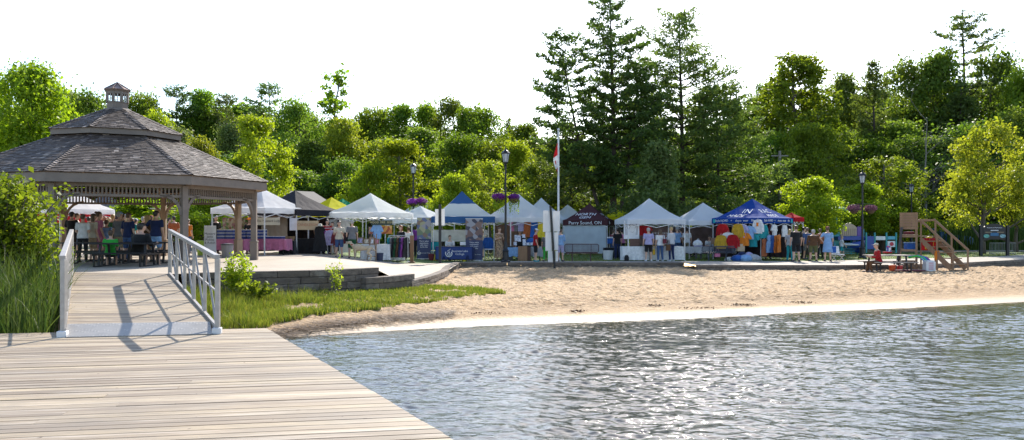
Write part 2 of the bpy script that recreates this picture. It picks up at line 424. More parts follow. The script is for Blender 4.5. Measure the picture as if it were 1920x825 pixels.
# ---------------------------------------------------------------- retaining walls of stacked blocks
def block_wall(name, label, path, ztop, zbot, course, blen, cat='retaining wall', cap=0):
    root = empty(name, (path[0][0], path[0][1], zbot), 0, label, cat)
    mb = MB(); off = Vector((path[0][0], path[0][1], zbot))
    P = [Vector((p[0], p[1], 0)) for p in path]
    seg = []; acc = 0
    for a, b2 in zip(P[:-1], P[1:]): seg.append((acc, a, b2)); acc += (b2-a).length
    def at_(s):
        for s0, a, b2 in seg:
            l = (b2-a).length
            if s <= s0+l+1e-6: return a+(b2-a)*((s-s0)/l), (b2-a).normalized()
        return seg[-1][2], (seg[-1][2]-seg[-1][1]).normalized()
    z = ztop; row = 0
    while z > zbot+.02:
        s = -(blen*.5 if row % 2 else 0)
        while s < acc:
            l = blen*random.uniform(.85, 1.15); s0 = max(0, s); s1 = min(acc, s+l)
            if s1-s0 > .06:
                p, d = at_(s0); q, d2 = at_(s1); mid = (p+q)/2
                nrm = (q-p).normalized().cross(Vector((0,0,1)))
                mb.att = random.random()
                o_ = nrm*(random.uniform(0,.014) - row*.0)
                mb.bar(p-off+o_+(q-p).normalized()*.006-nrm*.13+Vector((0,0,z-course/2)), q-off+o_-(q-p).normalized()*.006-nrm*.13+Vector((0,0,z-course/2)), .30, course-.012)
            s += l
        z -= course; row += 1
    mb.build('block_course', M_BLOCK, root, attr='rnd', bevel=.008)
    return root
block_wall('retaining_wall', 'brown weathered concrete block wall in three courses holding up the paved terrace', [(-8.6,21.0),(-7.5,21.8),(-6.5,22.15),(-5.4,22.65),(-4.6,23.5),(-4.05,24.25)], 1.01, .2, .19, .9)
block_wall('retaining_wall', 'curved lower end of the block wall stepping down towards the beach', [(-4.3,23.5),(-3.9,23.95),(-3.45,24.8),(-3.15,25.7)], .74, .2, .19, .8)
block_wall('retaining_wall', 'low curved kerb of blocks at the far end of the terrace beside the beach', [(-3.2,25.4),(-2.95,27),(-2.75,29),(-2.62,32),(-2.75,36),(-2.6,40.2)], .53, .2, .12, .7)
block_wall('retaining_wall', 'shaded block wall left of the ramp behind the reeds', [(-14,21.0),(-12,21.2),(-11.8,21.3)], 1.01, .2, .19, .9)
block_wall('edge_wall', 'long straight timber coloured wall between the promenade and the beach', [(-2.6,40.5),(8.72,40.5)], .49, .1, .15, 2.4)
block_wall('edge_wall', 'low dark edge of the promenade in front of the blue tent and lifeguard chair', [(8.72,37.7),(17.5,37.7),(21.5,39.5),(28.6,44.7),(45,58)], .485, .1, .14, 2.4)
# ---------------------------------------------------------------- dock
m = M_DECK = new_mat('weathered_deck_boards'); N, L = nodes(m); b = N['Principled BSDF']; b.inputs['Roughness'].default_value = .72
tc = N.new('ShaderNodeTexCoord').outputs['Object']
at = N.new('ShaderNodeAttribute'); at.attribute_name = 'rnd'
cr = N.new('ShaderNodeValToRGB'); cr.color_ramp.elements[0].color = (.20,.145,.095,1); cr.color_ramp.elements[1].color = (.53,.42,.285,1)
e = cr.color_ramp.elements.new(.35); e.color = (.34,.255,.17,1); e = cr.color_ramp.elements.new(.62); e.color = (.42,.325,.215,1); e = cr.color_ramp.elements.new(.9); e.color = (.47,.36,.22,1)
L.new(at.outputs['Fac'], cr.inputs[0])
comb = N.new('ShaderNodeVectorMath'); comb.operation = 'ADD'
cx_ = N.new('ShaderNodeCombineXYZ'); L.new(math_n(N, L, 'MULTIPLY', at.outputs['Fac'], 40.0), cx_.inputs[0]); L.new(tc, comb.inputs[0]); L.new(cx_.outputs[0], comb.inputs[1])
gr = mapping(N, L, comb.outputs[0], (.55, 14, 3))
col = rgbmix(N, L, nz(N, L, gr, 3.0, 8, .72, .40, .68), cr.outputs[0], (.20,.165,.13))
col = rgbmix(N, L, nz(N, L, mapping(N, L, comb.outputs[0], (.4, 5, 1)), 1.6, 5, .6, .52, .75), col, (.54,.46,.37))
col = rgbmix(N, L, nz(N, L, mapping(N, L, tc, (.5,1,1)), .9, 6, .7, .46, .78), col, (.22,.185,.15))
col = rgbmix(N, L, nz(N, L, comb.outputs[0], 9, 2, .5, .735, .76), col, (.10,.07,.05))
L.new(col, b.inputs['Base Color'])
n1 = N.new('ShaderNodeTexNoise'); n1.inputs['Scale'].default_value = 5; n1.inputs['Detail'].default_value = 7; L.new(gr, n1.inputs['Vector'])
bp = N.new('ShaderNodeBump'); bp.inputs['Distance'].default_value = .006; bp.inputs['Strength'].default_value = .7; L.new(n1.outputs[0], bp.inputs['Height']); L.new(bp.outputs[0], b.inputs['Normal'])

DZ = .36
dock = empty('dock', (-4.3, 13.94, DZ), R(10), 'weathered grey plank dock filling the foreground beside the water', 'dock')
# dock local frame: x along boards, y away from shore = -y local
mb = MB()
Mi = (Matrix.Translation((-4.3,13.94,DZ)) @ Matrix.Rotation(R(10),4,'Z')).inverted()
e0 = Mi @ gp(500,615,DZ); e1 = Mi @ gp(858,828,DZ)
sl_ = (e1.x-e0.x)/(e1.y-e0.y)
w = .165; y = e0.y; i = 0
while y > -14.2:
    xr = e0.x+sl_*(y-w/2-e0.y)+random.uniform(-.006,.006)
    xl = -16.0
    cuts = [xl]; 
    if random.random() < .75: cuts.append(random.uniform(-9, xr-1.0))
    cuts.append(xr)
    for a, c in zip(cuts[:-1], cuts[1:]):
        mb.att = random.random(); dz = random.uniform(-.003,.003)
        g = random.choice((.009,.013,.017,.026))
        y1_ = y-g/2; y0_ = y-w+g/2; last = c is cuts[-1]; cc = c-.002
        xe1, xe0 = (cc+sl_*w/2, cc-sl_*w/2) if last else (cc, cc)
        tl = random.uniform(-.0012,.0012); aa = a+.002
        mb.add([(aa,y0_,dz-.04),(xe0,y0_,dz-.04),(xe1,y1_,dz-.04),(aa,y1_,dz-.04),(aa,y0_,dz-tl),(xe0,y0_,dz-tl),(xe1,y1_,dz+tl),(aa,y1_,dz+tl)], [(0,3,2,1),(4,5,6,7),(0,1,5,4),(1,2,6,5),(2,3,7,6),(3,0,4,7)])
    y -= w; i += 1
mb.build('deck_board', M_DECK, dock, attr='rnd')
mb = MB()
ye = -14.2
mb.bar((e0.x-.10, e0.y-.05, -.15), (e0.x+sl_*ye-.10, ye, -.15), .06, .2)
for k in range(9):
    yy = -.3-1.7*k; mb.box((-8+sl_*yy/2, yy, -.14), (15.6, .06, .18))
for k in range(-4, 1): mb.box((e0.x-.4+k*3.2-.3, -7.4, -.14), (.06, 13.6, .17))
mb.build('dock_frame', mat('dark_wet_timber',(.10,.075,.055),.8), dock)
mb = MB(); 
for k in range(5): mb.lathe([(.28,-.55),(.3,-.5),(.3,-.26),(.28,-.24)], (e0.x-.8-3*k, -.9, 0), 16); mb.lathe([(.28,-.55),(.3,-.5),(.3,-.26),(.28,-.24)], (e0.x-.8-3*k, -6, 0), 16)
mb.build('float', mat('black_plastic',(.02,.02,.02),.5), dock)

# ---------------------------------------------------------------- ramp
A0 = Vector((-7.45,13.37,DZ+.10)); B0 = Vector((-5.12,13.80,DZ+.10)); A1 = Vector((-11.62,21.2,1.03)); B1 = Vector((-8.82,20.5,1.03))
ramp = empty('gangway', (-7.45,13.37,DZ+.004), 0, 'plank gangway with aluminium sides rising from the dock to the paved terrace', 'gangway')
off = Vector(ramp.location)
A0 -= off; B0 -= off; A1 -= off; B1 -= off
M_ALU = mat('dull_aluminium', (.40,.375,.355), .5, (.33,.305,.285), 8, 4, .1, 60, metal=.35)
mb = MB(); n = 52
for k in range(n):
    t0 = k/n*.93+.07; t1 = (k+1)/n*.93+.07
    a = A0.lerp(A1, t0); b2 = B0.lerp(B1, t0); c = B0.lerp(B1, t1-.0012); d = A0.lerp(A1, t1-.0012)
    mb.att = random.random(); z = Vector((0,0,-.035)); e_ = Vector((0,0,random.uniform(-.002,.002)))
    mb.add([a+e_, b2+e_, c+e_, d+e_, a+z, b2+z, c+z, d+z], [(0,1,2,3),(7,6,5,4),(0,4,5,1),(1,5,6,2),(2,6,7,3),(3,7,4,0)])
mb.build('deck_board', M_DECK, ramp, attr='rnd')
# tread plate flap
m = new_mat('tread_plate'); N, L = nodes(m); b = N['Principled BSDF']; b.inputs['Base Color'].default_value = (.60,.62,.66,1); b.inputs['Metallic'].default_value = .0; b.inputs['Roughness'].default_value = .5
tc = N.new('ShaderNodeTexCoord').outputs['Object']
vo = N.new('ShaderNodeTexVoronoi'); vo.inputs['Scale'].default_value = 16; vo.inputs['Randomness'].default_value = .25; L.new(mapping(N, L, tc, (1,.55,1), (0,0,R(10))), vo.inputs['Vector'])
mr = N.new('ShaderNodeMapRange'); mr.inputs[1].default_value = .18; mr.inputs[2].default_value = .32; mr.inputs[3].default_value = 1; mr.inputs[4].default_value = 0; L.new(vo.outputs[0], mr.inputs[0])
bp = N.new('ShaderNodeBump'); bp.inputs['Distance'].default_value = .003; bp.inputs['Strength'].default_value = 1; L.new(mr.outputs[0], bp.inputs['Height']); L.new(bp.outputs[0], b.inputs['Normal'])
col = rgbmix(N, L, nz(N, L, tc, 3, 5, .7), (.31,.295,.28), (.25,.24,.23)); col = rgbmix(N, L, math_n(N, L, 'MULTIPLY', mr.outputs[0], .15), col, (.62,.62,.63)); L.new(col, b.inputs['Base Color'])
def quadplate(mb, a, b2, c, d, th=.012):
    z = Vector((0,0,-th)); mb.add([a,b2,c,d,a+z,b2+z,c+z,d+z], [(0,1,2,3),(7,6,5,4),(0,4,5,1),(1,5,6,2),(2,6,7,3),(3,7,4,0)])
mb = MB(); fz = Vector((0,0,-.085))
dv = (B0-A0).normalized(); fw = Vector((-dv.y, dv.x, 0))
quadplate(mb, A0+fz-fw*.10+dv*.03, B0+fz-fw*.10-dv*.03, B0.lerp(B1,.075)+Vector((0,0,.008)), A0.lerp(A1,.075)+Vector((0,0,.008)))
mb.build('tread_plate', m, ramp)
mb = MB()
mb.bar(A0+Vector((0,0,-.11))-fw*.02, B0+Vector((0,0,-.11))-fw*.02, .05, .03)
for s_ in (0,1):
    P0 = (A0,B0)[s_]; P1 = (A1,B1)[s_]; sd_ = dv*(-.03 if s_ == 0 else .03)
    mb.bar(P0+sd_+Vector((0,0,-.03)), P1+sd_+Vector((0,0,-.03)), .05, .15)
mb.build('side_beam', M_ALU, ramp)
for s_ in (0,1):
    P0 = (A0,B0)[s_]; P1 = (A1,B1)[s_]; out = dv*(-.045 if s_ == 0 else .045)
    mb = MB(); h0, h1 = 1.22, 1.10; NP = 6
    pts = []
    for k in range(NP):
        t = k/(NP-1); p = P0.lerp(P1, t*.985+.005)+out; h = h0+(h1-h0)*t; pts.append((p, h))
    for k, (p, h) in enumerate(pts):
        wv = .075 if k in (0, NP-1) else .055
        mb.bar(p+Vector((0,0,-.08)), p+Vector((0,0,h-.03)), wv, wv, up=(1,0,0))
    for k in range(NP-1):
        (p, h), (q, g) = pts[k], pts[k+1]
        mb.bar(p.lerp(q,.10)+Vector((0,0,.02)), p.lerp(q,.96)+Vector((0,0,(h+g)/2-.05)), .035, .035)
        mb.bar(p+Vector((0,0,h*.50)), q+Vector((0,0,g*.50)), .03, .03)
    o = mb.build('guard_rail', M_ALU, ramp, bevel=.004)
    mb = MB(); mb.bar(pts[0][0]+Vector((0,0,h0))-Vector((0,.03,0)), pts[-1][0]+Vector((0,0,h1)), .095, .075); mb.build('handrail', M_ALU, ramp, bevel=.008)
    mb = MB(); p = pts[0][0]; mb.box(p+Vector((0,-.02,-.055)), (.15,.15,.11), rz=R(10)); mb.build('foot_block', mat('white_plastic',(.72,.72,.74),.45), ramp, bevel=.015)

# ---------------------------------------------------------------- gazebo
GC = Vector((-14.697, 29.795, .98)); GR = 5.45; GPH = -1.48532
m = M_SHING = new_mat('cedar_shingles'); N, L = nodes(m); b = N['Principled BSDF']; b.inputs['Roughness'].default_value = .62
at = N.new('ShaderNodeAttribute'); at.attribute_name = 'rnd'
tc = N.new('ShaderNodeTexCoord').outputs['Object']
cr = N.new('ShaderNodeValToRGB'); cr.color_ramp.elements[0].color = (.034,.024,.020,1); cr.color_ramp.elements[1].color = (.44,.36,.31,1)
e = cr.color_ramp.elements.new(.5); e.color = (.078,.056,.046,1); e = cr.color_ramp.elements.new(.8); e.color = (.19,.145,.12,1)
L.new(at.outputs['Fac'], cr.inputs[0])
col = rgbmix(N, L, nz(N, L, tc, 1.2, 4, .6), cr.outputs[0], (.10,.074,.06)); L.new(col, b.inputs['Base Color'])
M_TAUPE = mat('taupe_paint', (.20,.158,.130), .6, (.165,.13,.108), 3, 5, .1, 30)
M_WOOD2 = mat('tan_timber', (.33,.235,.16), .65, (.27,.19,.13), 2, 5, .15, 20, stretch=(3,3,.6))
gz = empty('gazebo', GC, 0, 'large octagonal gazebo with shingled two-tier roof and glazed cupola', 'gazebo')
def octp(r, z, k): a = GPH+k*math.pi/4; return Vector((r*math.cos(a), r*math.sin(a), z))
def shingle_cone(name, r0, z0, r1, z1, parent, course=.15, wd=.17):
    rows = int((Vector((r0-r1, z0-z1)).length)/course)
    mb = MB()
    for k in range(8):
        a0 = octp(r0,z0,k); a1 = octp(r0,z0,k+1); b0 = octp(r1,z1,k); b1 = octp(r1,z1,k+1)
        nrm = (a1-a0).cross(b0-a0).normalized()
        if nrm.z < 0: nrm = -nrm
        for r in range(rows):
            t0 = r/rows; t1 = (r+1)/rows+.25/rows
            L0 = a0.lerp(b0,t0); R0 = a1.lerp(b1,t0); L1 = a0.lerp(b0,min(1,t1)); R1 = a1.lerp(b1,min(1,t1))
            ln = (R0-L0).length; cnt = max(2, int(ln/wd)); xs = [0]
            for q in range(1, cnt): xs.append((q+random.uniform(-.3,.3))/cnt)
            xs.append(1)
            for u, v in zip(xs[:-1], xs[1:]):
                mb.att = random.random()**1.3; th = .022+random.random()*.014
                j = random.uniform(-.012,.012)*(L1-L0).normalized()
                g = .003/ln
                p0 = L0.lerp(R0,u+g)+nrm*th+j; p1 = L0.lerp(R0,v-g)+nrm*th+j; p2 = L1.lerp(R1,v-g)+nrm*.006; p3 = L1.lerp(R1,u+g)+nrm*.006
                q0 = p0-nrm*(th-.002); q1 = p1-nrm*(th-.002)
                mb.add([p0,p1,p2,p3,q0,q1], [(0,1,2,3),(4,5,1,0)])
        # ridge caps
        nr = rows
        for r in range(nr):
            t0 = r/nr; t1 = (r+1.2)/nr; p = a0.lerp(b0,t0); q = a0.lerp(b0,min(1,t1)); mb.att = random.uniform(.45,1)
            tang = Vector((-math.sin(GPH+k*math.pi/4), math.cos(GPH+k*math.pi/4), 0)); u = Vector((0,0,.045)); dn = Vector((0,0,-.02))
            mb.add([p+u+Vector((0,0,.02)), p+tang*.11+dn+Vector((0,0,.05)), q+tang*.11+dn+Vector((0,0,.02)), q+u, p-tang*.11+dn+Vector((0,0,.05)), q-tang*.11+dn+Vector((0,0,.02))], [(0,1,2,3),(0,3,5,4)])
    return mb.build(name, M_SHING, parent, attr='rnd')
def oct_ring(mb, r0, z0, r1, z1):
    vs = [octp(r0,z0,k) for k in range(8)]+[octp(r1,z1,k) for k in range(8)]
    mb.add(vs, [(k,(k+1)%8,(k+1)%8+8,k+8) for k in range(8)])
EZ = 2.93
roof = MB(); oct_ring(roof, GR-.02, EZ+.02, 2.05, EZ+1.58); oct_ring(roof, 2.3, EZ+1.78, .38, EZ+2.68); oct_ring(roof,2.05,EZ+1.58,2.05,EZ+1.8)
roof_o = roof.build('roof', mat('roof_boards',(.22,.16,.11),.8), gz)
shingle_cone('shingles', GR+.05, EZ+.02, 2.05, EZ+1.58, roof_o)
shingle_cone('shingles', 2.36, EZ+1.76, .38, EZ+2.68, roof_o, wd=.15)
for (r, z, h, t) in ((GR, EZ-.28, .28, .05), (2.30, EZ+1.58, .19, .05)):
    mb = MB()
    for k in range(8):
        a = octp(r,z,k); c = octp(r,z,k+1); a2 = octp(r-t,z,k); c2 = octp(r-t,z,k+1); H_ = Vector((0,0,h))
        mb.add([a,c,c+H_,a+H_,a2,c2,c2+H_,a2+H_], [(0,1,2,3),(7,6,5,4),(1,0,4,5),(3,2,6,7)])
    mb.build('fascia', M_TAUPE, gz)
mb = MB(); oct_ring(mb, GR-.05, EZ-.27, GR-.75, EZ-.20); mb.build('soffit', mat('soffit_wood',(.40,.30,.21),.7), gz)
RP = 4.97
PZ = EZ-.30
for k in range(8):
    p = octp(RP,0,k); a = GPH+k*math.pi/4
    mb = MB(); mb.box((p.x,p.y,PZ/2), (.20,.20,PZ), rz=a); mb.box((p.x,p.y,.35), (.26,.26,.70), rz=a); mb.box((p.x,p.y,.72),(.29,.29,.05), rz=a)
    mb.build('post', M_TAUPE if k in (1,0,2,7) else M_WOOD2, gz, bevel=.01)
    # curved braces either side
    for s_ in (-1,1):
        q = octp(RP,0,k+s_); d = (q-p).normalized(); mb = MB(); pts = []
        for i in range(6):
            t = i/5; pts.append(p+d*(.10+.62*(1-math.cos(t*math.pi/2)))+Vector((0,0,PZ-.98+.66*math.sin(t*math.pi/2))))
        for u, v in zip(pts[:-1], pts[1:]): mb.bar(u, v+(v-u)*.12, .09, .10)
        mb.build('brace', M_TAUPE if k in (1,0,2) else M_WOOD2, gz)
for k in range(8):
    mb = MB(); p = octp(RP,0,k); q = octp(RP,0,k+1); d = (q-p).normalized()
    mb.bar(p+Vector((0,0,PZ-.02)), q+Vector((0,0,PZ-.02)), .14, .14); mb.bar(p+Vector((0,0,PZ-.36)), q+Vector((0,0,PZ-.36)), .09, .08)
    n = int((q-p).length/.115)
    for i in range(1, n): c = p.lerp(q, i/n); mb.bar(c+Vector((0,0,PZ-.34)), c+Vector((0,0,PZ-.07)), .045, .045, up=(1,0,0))
    mb.build('frieze', M_TAUPE, gz)
mb = MB()
for k in range(8):
    mb.bar(octp(RP,PZ+.02,k), octp(.3,EZ+1.85,k), .09, .18)
for rr_, zz in ((3.6, EZ+.62),(2.0,EZ+1.3)):
    for k in range(8): mb.bar(octp(rr_,zz,k), octp(rr_,zz,k+1), .09, .14)
mb.build('rafter', M_WOOD2, gz)
cup = MB()
for k in range(8): pass
def oring2(mb, c): pass
mb = MB(); oct_ring(mb, .55, EZ-.28+2.86, .50, EZ-.28+2.98); oct_ring(mb,.50,EZ-.28+2.98,.375,EZ-.28+3.02); oct_ring(mb,.375,EZ-.28+3.02,.375,EZ-.28+3.24); oct_ring(mb,.42,EZ-.28+3.24,.375,EZ-.28+3.24); oct_ring(mb,.375,EZ-.28+3.60,.43,EZ-.28+3.66); oct_ring(mb,.43,EZ-.28+3.66,.43,EZ-.28+3.72)
for k in range(8): mb.bar(octp(.365,EZ-.28+3.22,k), octp(.365,EZ-.28+3.62,k), .075,.075, up=(1,0,0)); mb.bar(octp(.365,EZ-.28+3.58,k), octp(.365,EZ-.28+3.58,k+1), .06,.08)
cp = mb.build('cupola', M_TAUPE, gz)
for k in range(8):
    mb = MB(); a = octp(.36,EZ-.28+3.25,k); c = octp(.36,EZ-.28+3.25,k+1); u = Vector((0,0,.31))
    for t in (.14,.5,.86): mb.bar(a.lerp(c,t), a.lerp(c,t)+u, .018,.018, up=(1,0,0))
    for t in (.02,.5,.98): mb.bar(a.lerp(c,.12)+u*t, a.lerp(c,.88)+u*t, .018,.018)
    wo = mb.build('window', mat('white_sash',(.75,.75,.74),.5), cp)
mb = MB(); 
for i in range(5):
    t0=i/5; t1=(i+1)/5; oct_ring(mb, .47*(1-t0)+.015, EZ-.28+3.71+.28*t0**1.15, .47*(1-t1)+.015, EZ-.28+3.71+.28*t1**1.15)
oct_ring(mb,.455,EZ-.28+3.68,.485,EZ-.28+3.71)
for k in range(8): mb.bar(octp(.47,EZ-.28+3.72,k), octp(.02,EZ-.28+4.00,k), .04,.03)
mb.build('cupola_roof', mat('copper_brown_metal',(.22,.15,.13),.5,(.30,.22,.19),5,metal=.3), cp)
# ---------------------------------------------------------------- foliage
rng = np.random.default_rng(11)
def leaf_mat(name, c1, c2, t1, tw=.42, rough=.55):
    m = new_mat(name); N, L = nodes(m); b = N['Principled BSDF']; b.inputs['Roughness'].default_value = rough; b.inputs['Specular IOR Level'].default_value = .25
    at = N.new('ShaderNodeAttribute'); at.attribute_name = 'rnd'
    oi = N.new('ShaderNodeObjectInfo')
    col = rgbmix(N, L, at.outputs['Fac'], c1, c2)
    hs = N.new('ShaderNodeHueSaturation'); L.new(col, hs.inputs['Color'])
    mr = N.new('ShaderNodeMapRange'); mr.inputs[3].default_value = .478; mr.inputs[4].default_value = .515; L.new(oi.outputs['Random'], mr.inputs[0]); L.new(mr.outputs[0], hs.inputs['Hue'])
    mv = N.new('ShaderNodeMapRange'); mv.inputs[3].default_value = .75; mv.inputs[4].default_value = 1.25
    r2 = math_n(N, L, 'FRACT', math_n(N, L, 'MULTIPLY', oi.outputs['Random'], 7.31)); L.new(r2, mv.inputs[0]); L.new(mv.outputs[0], hs.inputs['Value'])
    L.new(hs.outputs[0], b.inputs['Base Color'])
    t = N.new('ShaderNodeBsdfTranslucent')
    tcx = N.new('ShaderNodeMix'); tcx.data_type = 'RGBA'; tcx.blend_type = 'MULTIPLY'; tcx.inputs[0].default_value = 1
    sc_ = N.new('ShaderNodeVectorMath'); sc_.operation = 'MULTIPLY'; L.new(hs.outputs[0], sc_.inputs[0]); sc_.inputs[1].default_value = t1
    L.new(sc_.outputs[0], t.inputs[0])
    ms = N.new('ShaderNodeMixShader'); ms.inputs[0].default_value = tw
    L.new(b.outputs[0], ms.inputs[1]); L.new(t.outputs[0], ms.inputs[2]); L.new(ms.outputs[0], N['Material Output'].inputs[0])
    N.remove(tcx)
    return m
LM = {
 'bright': leaf_mat('leaves_bright', (.12,.19,.012), (.21,.27,.018), (2.3,2.3,1.0), .5),
 'yellow': leaf_mat('leaves_yellow_green', (.125,.175,.014), (.21,.24,.024), (2.0,2.0,1.1), .5),
 'mid':    leaf_mat('leaves_mid', (.085,.145,.014), (.15,.21,.02), (2.3,2.3,1.0), .48),
 'dark':   leaf_mat('leaves_dark', (.075,.128,.020), (.13,.185,.026), (2.2,2.2,1.0), .45),
 'grey':   leaf_mat('leaves_grey_green', (.085,.13,.04), (.15,.19,.06), (1.9,2.0,1.1), .42),
 'pine':   leaf_mat('pine_needles', (.056,.094,.026), (.105,.15,.036), (2.1,2.1,1.0), .40),
 'softpine': leaf_mat('soft_needles', (.085,.12,.03), (.145,.18,.04), (2.0,2.1,1.0), .45),
 'reed':   leaf_mat('reed_blades', (.022,.062,.010), (.11,.15,.03), (1.5,1.7,1.0), .27),
 'grass':  leaf_mat('grass_blades', (.065,.13,.014), (.24,.24,.045), (1.6,1.75,1.0), .40),
}
M_BARK = mat('grey_brown_bark', (.13,.105,.085), .9, (.075,.06,.05), 6, 5, .5, 14, stretch=(4,4,.8))
M_BARKP = mat('dark_pine_bark', (.075,.055,.045), .9, (.04,.03,.025), 6, 5, .5, 14, stretch=(4,4,.8))
M_BARKD = mat('bare_grey_bark', (.24,.21,.19), .9, (.15,.13,.12), 6, 5, .5, 14, stretch=(4,4,.8))

def leaves(name, P, Nn, size, m, parent, asp=.62, jit=.35):
    """P points, Nn unit normals; one diamond leaf each"""
    n = len(P); t = rng.normal(size=(n,3)); t -= Nn*(t*Nn).sum(1)[:,None]; t /= np.linalg.norm(t,axis=1)[:,None]+1e-9
    s = np.cross(Nn, t); sz = size*(1+jit*rng.normal(size=n)).clip(.4,1.9)[:,None]
    fold = Nn*sz*.18
    V = np.stack([P-t*sz*.5, P+s*sz*.5*asp+fold, P+t*sz*.5, P-s*sz*.5*asp+fold], 1).reshape(-1,3)
    Fq = np.arange(4*n).reshape(n,4)
    return np_mesh(name, V, Fq, m, parent, attr=rng.random(n))
def unit(v): return v/(np.linalg.norm(v,axis=1)[:,None]+1e-9)

def broadleaf(h, w, base, nclump, per, leaf, m, parent_name, shape='round', bark=None, clr=.16, gap=0.0, trunk_r=None):
    """tree at origin: trunk + limbs to each clump + crown. h total height, w crown width, base crown bottom height"""
    bark = bark or M_BARK
    ch = h-base; C = []
    tries = 0
    while len(C) < nclump and tries < 20000:
        tries += 1
        u = rng.random(); zz = u
        if shape == 'round': prof = math.sin(math.pi*(.10+.85*zz))**.6
        elif shape == 'cone': prof = (1-zz)**.75*min(1, zz*6+.45)
        elif shape == 'ovoid': prof = math.sin(math.pi*(.16+.80*zz)**.85)**.7
        elif shape == 'column': prof = .9*min(1,(1.08-zz)*2.2)**.8*min(1, .55+zz*2)
        elif shape == 'loose': prof = (.55+.45*math.sin(9*zz))*math.sin(math.pi*(.12+.80*zz))
        a = rng.random()*2*math.pi; r = (w/2)*prof*math.sqrt(rng.uniform(.08,1)); 
        lump = 1+1.0*noise.noise(Vector((math.cos(a)*1.6, math.sin(a)*1.6, zz*4.2+h)))+rng.normal()*.07
        p = np.array([r*lump*math.cos(a), r*lump*math.sin(a), base+ch*zz*.95])
        if gap and noise.noise(Vector(p)*(2.2/w)+Vector((h,0,0))) < gap-.5: continue
        C.append(p)
    C = np.array(C)
    root = empty(parent_name, (0,0,0))
    tr = trunk_r or .018*h+.04
    mb = MB(); top = base+ch*.86; pts = []; wob = rng.normal(size=(7,2))*.02*h
    for i in range(7):
        t = i/6; pts.append((wob[i][0]*t, wob[i][1]*t, top*t))
    rs = [tr*(1.35 if i == 0 else 1)*(1-.82*(i/6)) for i in range(7)]
    mb.tube(pts, rs, 8)
    nl = min(len(C), 34); sel = rng.permutation(len(C))[:nl]
    for i in sel:
        c = C[i]; z0 = max(base*.75, min(top*.95, c[2]-.45*math.hypot(c[0],c[1])-rng.random()*.06*h)); t = z0/top; k = min(5, int(t*6)); f = t*6-k
        s = Vector(pts[k]).lerp(Vector(pts[k+1]), f); e = Vector(c); md = s.lerp(e,.5)+Vector((0,0,-.04*(e-s).length+rng.normal()*.03*h*.3))
        r0 = max(.012, rs[k]*.42); mb.tube([s,md,e],[r0,r0*.6,.008],5,cap=False)
    mb.build('trunk', bark, root, smooth=True)
    # leaves
    cr_ = clr*w*rng.uniform(.65,1.25,size=len(C)); n = len(C)*per
    idx = np.repeat(np.arange(len(C)), per); d = unit(rng.normal(size=(n,3))); rad = rng.random(n)**.45*np.where(rng.random(n) < .14, 1.6, 1.0)
    off = d*rad[:,None]*cr_[idx][:,None]; off[:,2] *= .72
    P = C[idx]+off
    Nn = unit(d*.45+rng.normal(size=(n,3))*.55+np.array([0,0,.35]))
    leaves('crown', P, Nn, leaf, m, root)
    return root

